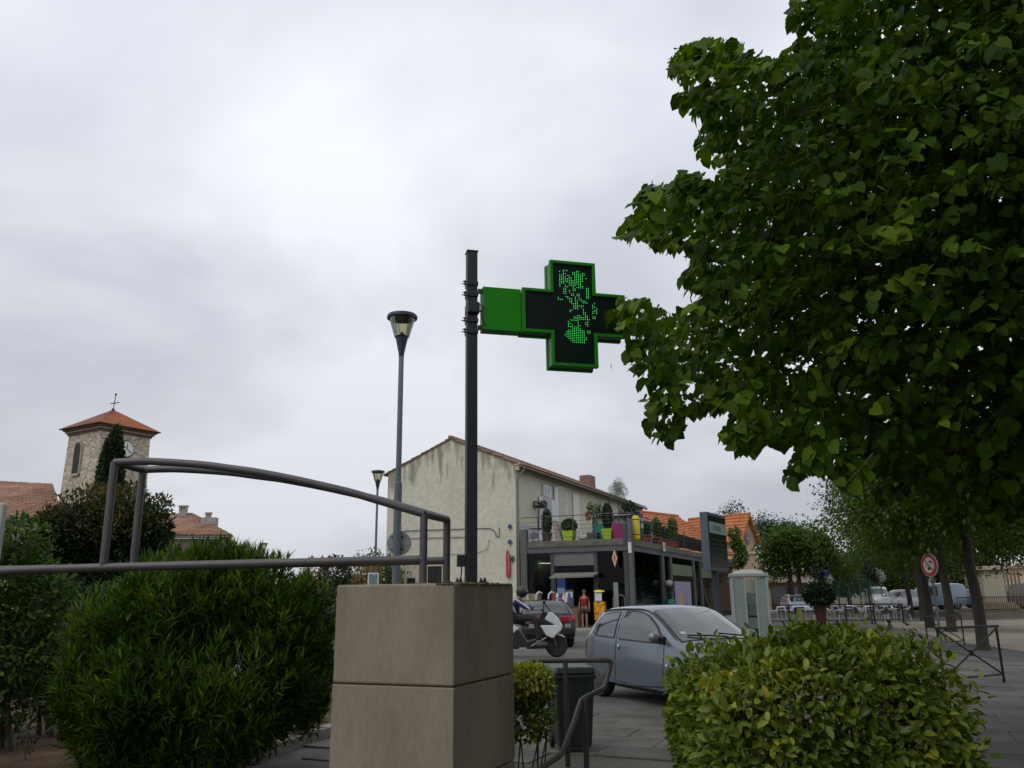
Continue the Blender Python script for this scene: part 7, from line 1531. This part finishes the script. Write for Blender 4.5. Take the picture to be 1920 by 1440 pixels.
# inner leaves, the shade inside the bush put into a darker green
P, O = blob_points(rs, [(b[0], tuple(v*.85 for v in b[1])) for b in ob], 16000, .4); k = P[:, 2] > .02; P, O = P[k], O[k]; Dn, Nm, S = leafy(rs, P, O, .13, .6, .7); add_foliage(t, 'lance', P, Dn, Nm, S, leaf_mat('oleander_inner_shade', [(0, (.010, .022, .004)), (1, (.022, .045, .007))], .5, .2, 1), name='inner_foliage')
for k in range(16): 
    b = ob[k % len(ob)]; r0 = random.Random(k); s_ = Vector((t.location.x+r0.uniform(-.6, .6), 8.7+r0.uniform(-.3, .3), .0)); e_ = Vector(b[0])+Vector((r0.uniform(-.2, .2), 0, b[1][2]*.5)); m = MB(); m.tube(bez([s_, s_.lerp(e_, .5), e_], 6), .014, 6); m.build('stem', brown_bark, parent=t, world=True)

# clipped hedge right, near; small shrub behind the pillar
ela = leaf_mat('hedge_leaf', [(0, (.024, .054, .004)), (.35, (.056, .100, .006)), (.68, (.13, .17, .014)), (.88, (.20, .24, .03)), (.975, (.34, .31, .03)), (1, (.38, .24, .03))], .45, .28, 2.2, spec=.3)
def hedge(name_, label, pts_fn, n, size, mat, single, seed, loc, bot):
    t = thing(name_, label, 'hedge' if 'hedge' in name_ else 'shrub', loc); rs = rsg(seed); P, O = pts_fn(rs, n); k = P[:, 2] > bot; P, O = P[k], O[k]
    Dn, Nm, S = leafy(rs, P, O, size, .15, .75, .15, .38); Nm = unit(O*.9+np.array([0, 0, .6])+rs.normal(size=P.shape)*.45); add_foliage(t, 'oval', P, Dn, Nm, S, mat, single=single); return t
hA = D(1268, 1300, 4.35); hB = D(1800, 1300, 4.35)
hx0, hx1 = D(1338, 1300, 4.3).x, D(1806, 1290, 4.3).x; hy0, hy1 = 4.15, 5.75
def hpts(rs, n):
    # superellipsoid block with a gently domed top
    c = np.array([(hx0+hx1)/2+.03, (hy0+hy1)/2, .45]); r = np.array([(hx1-hx0)/2+.05, (hy1-hy0)/2, .86]); d = rs.normal(size=(n, 3)); e_ = 5.5
    d = d/((np.abs(d)**e_).sum(1)**(1/e_))[:, None]; sh = (.80+.22*rs.rand(n)**.7)[:, None]; P = c+d*r*sh
    g_ = np.sign(d)*np.abs(d)**(e_-1)/r; O = unit(g_)
    w = 1+.045*np.sin(P[:, 0:1]*7+1)+.04*np.sin(P[:, 1:2]*9)+.02*np.sin(P[:, 0:1]*31)+.02*np.sin(P[:, 0:1]*17+P[:, 2:3]*13); P = c+(P-c)*w
    # taper: the right end slopes away a little at the top, left end overhangs
    P[:, 2] += -.05*np.clip((P[:, 0]-hx1+.35)/.35, 0, 1)*(P[:, 2] > 1.0)-.16*np.clip((hx0+.5-P[:, 0])/.5, 0, 1.3)*(P[:, 2] > .9)
    P[:, 0] += .10*np.clip(.9-P[:, 2], 0, 1)*(P[:, 0] < hx0+.3)*1.2
    return P, O
t = hedge('clipped_hedge', 'large clipped evergreen hedge with yellow patches in the right foreground', hpts, 40000, .053, ela, 300, 91, ((hx0+hx1)/2, (hy0+hy1)/2, -.34), -.3)
r0 = random.Random(6)
for k in range(14):
    x = r0.uniform(hx0+.2, hx1-.2); y = r0.uniform(hy0+.25, hy1-.25); m = MB(); m.tube(bez([Vector((x, y, -.34)), Vector((x+r0.uniform(-.1, .1), y, .3)), Vector((x+r0.uniform(-.25, .25), y+r0.uniform(-.2, .2), 1.05))], 6), [.02-.002*q for q in range(7)], 6); m.build('stem', brown_bark, parent=t, world=True)
# sprigs rising above the hedge
rs = rsg(92); PP, DD, NN, SS = [], [], [], []
for (px, py, d) in tuple((1310+i*45, 1178+abs(i-6)*4+(i*7%5)*3, 4.9) for i in range(11))+((1480, 1168, 5.0), (1500, 1160, 5.1), (1612, 1158, 5.0), (1606, 1172, 4.9), (1655, 1172, 5.2), (1268, 1240, 4.3), (1258, 1285, 4.2), (1290, 1215, 4.6), (1830, 1278, 4.4), (1820, 1300, 4.4), (1835, 1390, 4.2), (1262, 1250, 4.4), (1700, 1176, 5.3), (1400, 1185, 4.9), (1340, 1200, 4.6)):
    p = np.array(D(px, py, d)); 
    for q in range(9):
        PP.append(p+rs.normal(size=3)*.022-np.array([0, 0, .02*q*.5])); DD.append(rs.normal(size=3)*.6+np.array([-.5 if px < 1300 else (.6 if px > 1810 else 0), 0, .55])); NN.append(np.array([0, -.5, .9])+rs.normal(size=3)*.4); SS.append(.055*(1+rs.uniform(-.3, .3)))
add_foliage(t, 'oval', np.array(PP), np.array(DD), unit(np.array(NN)), np.array(SS), ela, name='sprigs')
ylw = leaf_mat('yellow_green_leaf', [(0, (.06, .10, .012)), (.25, (.15, .20, .02)), (.6, (.34, .36, .045)), (1, (.52, .46, .08))], .4, .3, 2.5, spec=.5)
sb = pixblobs([(985, 1300, 7.9, .20, .25, .20), (1010, 1290, 7.9, .14, .2, .14), (985, 1350, 7.9, .22, .25, .2), (1010, 1345, 7.9, .15, .2, .18), (930, 1320, 7.95, .25, .25, .3)])
ylb = pixblobs([(995, 1272, 7.75, .19, .2, .10), (990, 1262, 7.9, .2, .2, .07), (975, 1290, 7.8, .12, .15, .1), (1022, 1290, 7.8, .06, .1, .07)])
t = thing('yellow_green_shrub', 'small yellow green shrub squeezed between the pillar and the bin', 'shrub', (D(985, 1400, 7.9).x, 7.9, -.34)); rs = rsg(95)
for bl_, n, mt, nm, sg_ in ((sb, 2300, ela, 'foliage', 60), (ylb, 1500, ylw, 'yellow_shoots', 60)):
    P, O = blob_points(rs, bl_, n, .4); Dn, Nm, S = leafy(rs, P, O, .055, .2, .8); add_foliage(t, 'oval', P, Dn, Nm, S, mt, name=nm, single=sg_)
for k in range(9): a = k*.7; m = MB(); m.tube([(t.location.x+.12*cos(a), 7.9+.1*sin(a), -.34), (t.location.x+.2*cos(a*1.3), 7.9+.12*sin(a), .45)], .007, 5); m.build('stem', brown_bark, parent=t, world=True)

# ================================================================== near linden whose branches fill the upper right
poly = [(1492, -60), (1478, 30), (1500, 75), (1482, 95), (1452, 112), (1418, 100), (1395, 82), (1350, 72), (1310, 75), (1268, 88), (1250, 112), (1256, 132), (1292, 150), (1330, 155), (1300, 168), (1272, 172), (1285, 205), (1322, 225), (1305, 262), (1312, 285), (1340, 300), (1372, 330), (1330, 342), (1300, 320), (1262, 318), (1262, 345), (1215, 345), (1195, 365), (1196, 395), (1165, 425), (1165, 445), (1200, 440), (1235, 460), (1280, 465), (1300, 480), (1275, 520), (1300, 545), (1345, 530), (1320, 560), (1270, 590), (1210, 560), (1165, 560), (1140, 590), (1180, 625), (1172, 665), (1188, 700), (1215, 725), (1205, 760), (1220, 815), (1260, 825), (1300, 775), (1345, 760), (1380, 770), (1352, 815), (1400, 850), (1440, 835), (1480, 820), (1500, 830), (1470, 890), (1490, 905), (1530, 880), (1570, 905), (1605, 925), (1650, 950), (1700, 945), (1750, 975), (1810, 965), (1870, 985), (1930, 975), (2100, 1000), (2100, -60)]
PX_ = np.array(poly, float)
def inside(px, py, pol):
    c = np.zeros(len(px), bool); j = len(pol)-1
    for i in range(len(pol)):
        xi, yi = pol[i]; xj, yj = pol[j]
        with np.errstate(divide='ignore', invalid='ignore'): c ^= ((yi > py) != (yj > py)) & (px < (xj-xi)*(py-yi)/(yj-yi)+xi)
        j = i
    return c
TX, TY = 6.6, 7.4
t = thing('large_linden_tree', 'large linden tree whose leafy branches fill the upper right', 'tree', (TX, TY, -.34)); rs = rsg(111)
# twig centres: a crown volume, kept where a branch reaches in the photograph
def crownpts(n):
    c = np.array([TX, TY+.3, 6.2]); r = np.array([6.4, 5.2, 4.9]); d = rnd_dir(rs, n); q = rs.rand(n)**.40; P = c+d*r*q[:, None]; return P
C = crownpts(60000); px, py, dep = proj(C)
C = C[(C[:, 1] > 3.9)]; px, py, dep = proj(C)
ins = inside(px, py, PX_) | (px > 1925) | (py < -10) & (px > 1500)
low = (C[:, 2] > 1.9); C = C[ins & low]; C = C[:9500]
# rim twigs placed on the outline so that the edge is full of whole leaves
rim = []
for i in range(len(poly)-9):
    a, b = np.array(poly[i], float), np.array(poly[i+1], float); L_ = np.linalg.norm(b-a)
    for k in range(int(L_/9)+1):
        q = a+(b-a)*rs.rand(); inn_ = np.array([1500., 450.])-q; inn_ /= np.linalg.norm(inn_); q = q+inn_*rs.uniform(2, 48)
        rim.append(tuple(D(q[0], q[1], rs.uniform(5.0, 6.6))))
C = np.concatenate([C, np.array(rim)]); n = len(C)
O = unit(C-np.array([TX, TY, 5.2])); O[:, 2] = O[:, 2]*.5-.25; O = unit(O)
PP, DD, NN, SS = [], [], [], []
for q in range(9):
    s_ = 1 if q % 2 else -1; side = unit(np.cross(O, np.array([0, 0, 1.0]))+1e-6); pos = C+O*(.04*q-.16)[..., None] if False else C+O*(.045*q-.18)+rs.normal(size=C.shape)*.025
    d_ = unit(O*.45+side*s_*.75+np.array([0, 0, -.55])+rs.normal(size=C.shape)*.35); nn = unit(np.array([0, 0, 1.0])+O*.55+side*s_*.25+rs.normal(size=C.shape)*.38)
    PP.append(pos); DD.append(d_); NN.append(nn); SS.append(.098*(1+rs.uniform(-.5, .35, n)))
PP = np.concatenate(PP); DD = np.concatenate(DD); NN = np.concatenate(NN); SS = np.concatenate(SS)
tip = PP+DD*SS[:, None]*.8; px, py, _ = proj(PP); px2, py2, _ = proj(tip)
inf = (px2 > -50) & (px2 < 1925) & (py2 > -10) & (py2 < 1445)
k = ~inf | (inside(px, py, PX_) & inside(px2, py2, PX_)) | (inside(px, py, PX_) & (rs.rand(len(px)) < .8))
PP, DD, NN, SS = PP[k], DD[k], NN[k], SS[k]
add_foliage(t, 'heart', PP, DD, NN, SS, linden, single=300)
# larger shaded leaves deep in the crown
Ci = crownpts(90000); Ci = Ci[(Ci[:, 1] > 6.3) & (Ci[:, 2] > 2.0)]; a_, b_, _ = proj(Ci); Ci = Ci[(inside(a_-45, b_, PX_) & inside(a_+0, b_-25, PX_) & inside(a_, b_+40, PX_)) | (a_ > 1925) | (b_ < -10) & (a_ > 1540)][:30000]; n_i = len(Ci)
add_foliage(t, 'heart', Ci, unit(rs.normal(size=(n_i, 3))+np.array([0, 0, -.6])), unit(rs.normal(size=(n_i, 3))*.6+np.array([0, 0, 1.0])), .125*(1+rs.uniform(-.3, .2, n_i)), linden, name='inner_foliage')
# pale bracts with hanging flower buds
brm = leaf_mat('pale_bract', [(0, (.10, .14, .04)), (1, (.22, .26, .09))], .5, .5, 2)
nb_ = 2200; idx = rs.choice(len(C)-len(rim), nb_); Pb = C[idx]+rs.normal(size=(nb_, 3))*.07; Db = unit(np.array([0, 0, -1.0])+rs.normal(size=(nb_, 3))*.35); add_foliage(t, 'lance', Pb, Db, rnd_dir(rs, nb_), np.full(nb_, .09), brm, name='flower_bracts')
# twigs, limbs and trunk
tw_m = MB(); pc_, qc_, _ = proj(C-O*.5); pe_, qe_, _ = proj(C+O*.08); pm_, qm_, _ = proj(C-O*.26); okc = np.where((inside(pc_, qc_, PX_-np.array([-45, 0])) & inside(pe_, qe_, PX_) & inside(pm_-25, qm_, PX_) & inside(pm_, qm_-20, PX_)) | (pc_ > 1925))[0]; sel = okc[rs.choice(len(okc), 900)]
for i in sel: p = Vector(C[i]); o_ = Vector(O[i]); tw_m.tube([p-o_*.26+Vector((rs.uniform(-.05, .05), rs.uniform(-.05, .05), .05)), p-o_*.1+Vector((rs.uniform(-.03, .03), 0, .03)), p+o_*.06], [.006, .005, .003], 4, False)
tw_m.build('twigs', brown_bark, parent=t, world=True)['kind'] = 'stuff'
m = MB(); m.tube(bez([Vector((TX, TY, -.4)), Vector((TX+.04, TY, 1.2)), Vector((TX-.02, TY+.05, 3.0)), Vector((TX+.1, TY, 5.0)), Vector((TX, TY, 8.2))], 16), [.30]+[.25-.012*i for i in range(16)], 12); m.build('trunk', brown_bark, parent=t, world=True, smooth=True)
for (px_, py_, d_, z0) in ((1260, 110, 6.2, 4.2), (1330, 260, 6.0, 3.6), (1210, 400, 5.8, 3.2), (1200, 620, 6.0, 2.6), (1260, 790, 6.3, 2.2), (1450, 850, 6.4, 2.1), (1540, 60, 6.5, 5.0), (1620, 700, 6.2, 2.6), (1500, 420, 6.2, 3.4), (1750, 200, 6.5, 4.6), (1800, 860, 6.6, 2.3)):
    e_ = D(px_+120, py_, d_+1.3); s_ = Vector((TX, TY, z0+.3)); m = MB(); m.tube(bez([s_, s_.lerp(e_, .35)+Vector((.1, .5, .45)), s_.lerp(e_, .7)+Vector((-.1, .3, .12)), e_], 14), [.075-.0049*k for k in range(15)], 8); m.build('limb', brown_bark, parent=t, world=True, smooth=True)

# fallen leaves and crumbs on the paving
rs = rsg(400); n = 170; P = np.column_stack([rs.uniform(.4, 8, n), rs.uniform(8.9, 15, n), np.full(n, .028)]); Dn = rnd_dir(rs, n); Dn[:, 2] *= .1; Nm = np.tile(np.array([0, 0, 1.0]), (n, 1))+rs.normal(size=(n, 3))*.15
me = leaves_mesh('fallen_leaves', 'oval', P, Dn, Nm, rs.uniform(.02, .05, n)); me.materials.append(leaf_mat('dry_leaf', [(0, (.05, .035, .015)), (.6, (.12, .08, .03)), (1, (.22, .20, .12))], .8, .1, 2)); o = bpy.data.objects.new('fallen_leaves', me); COL.objects.link(o); tag(o, kind='stuff')
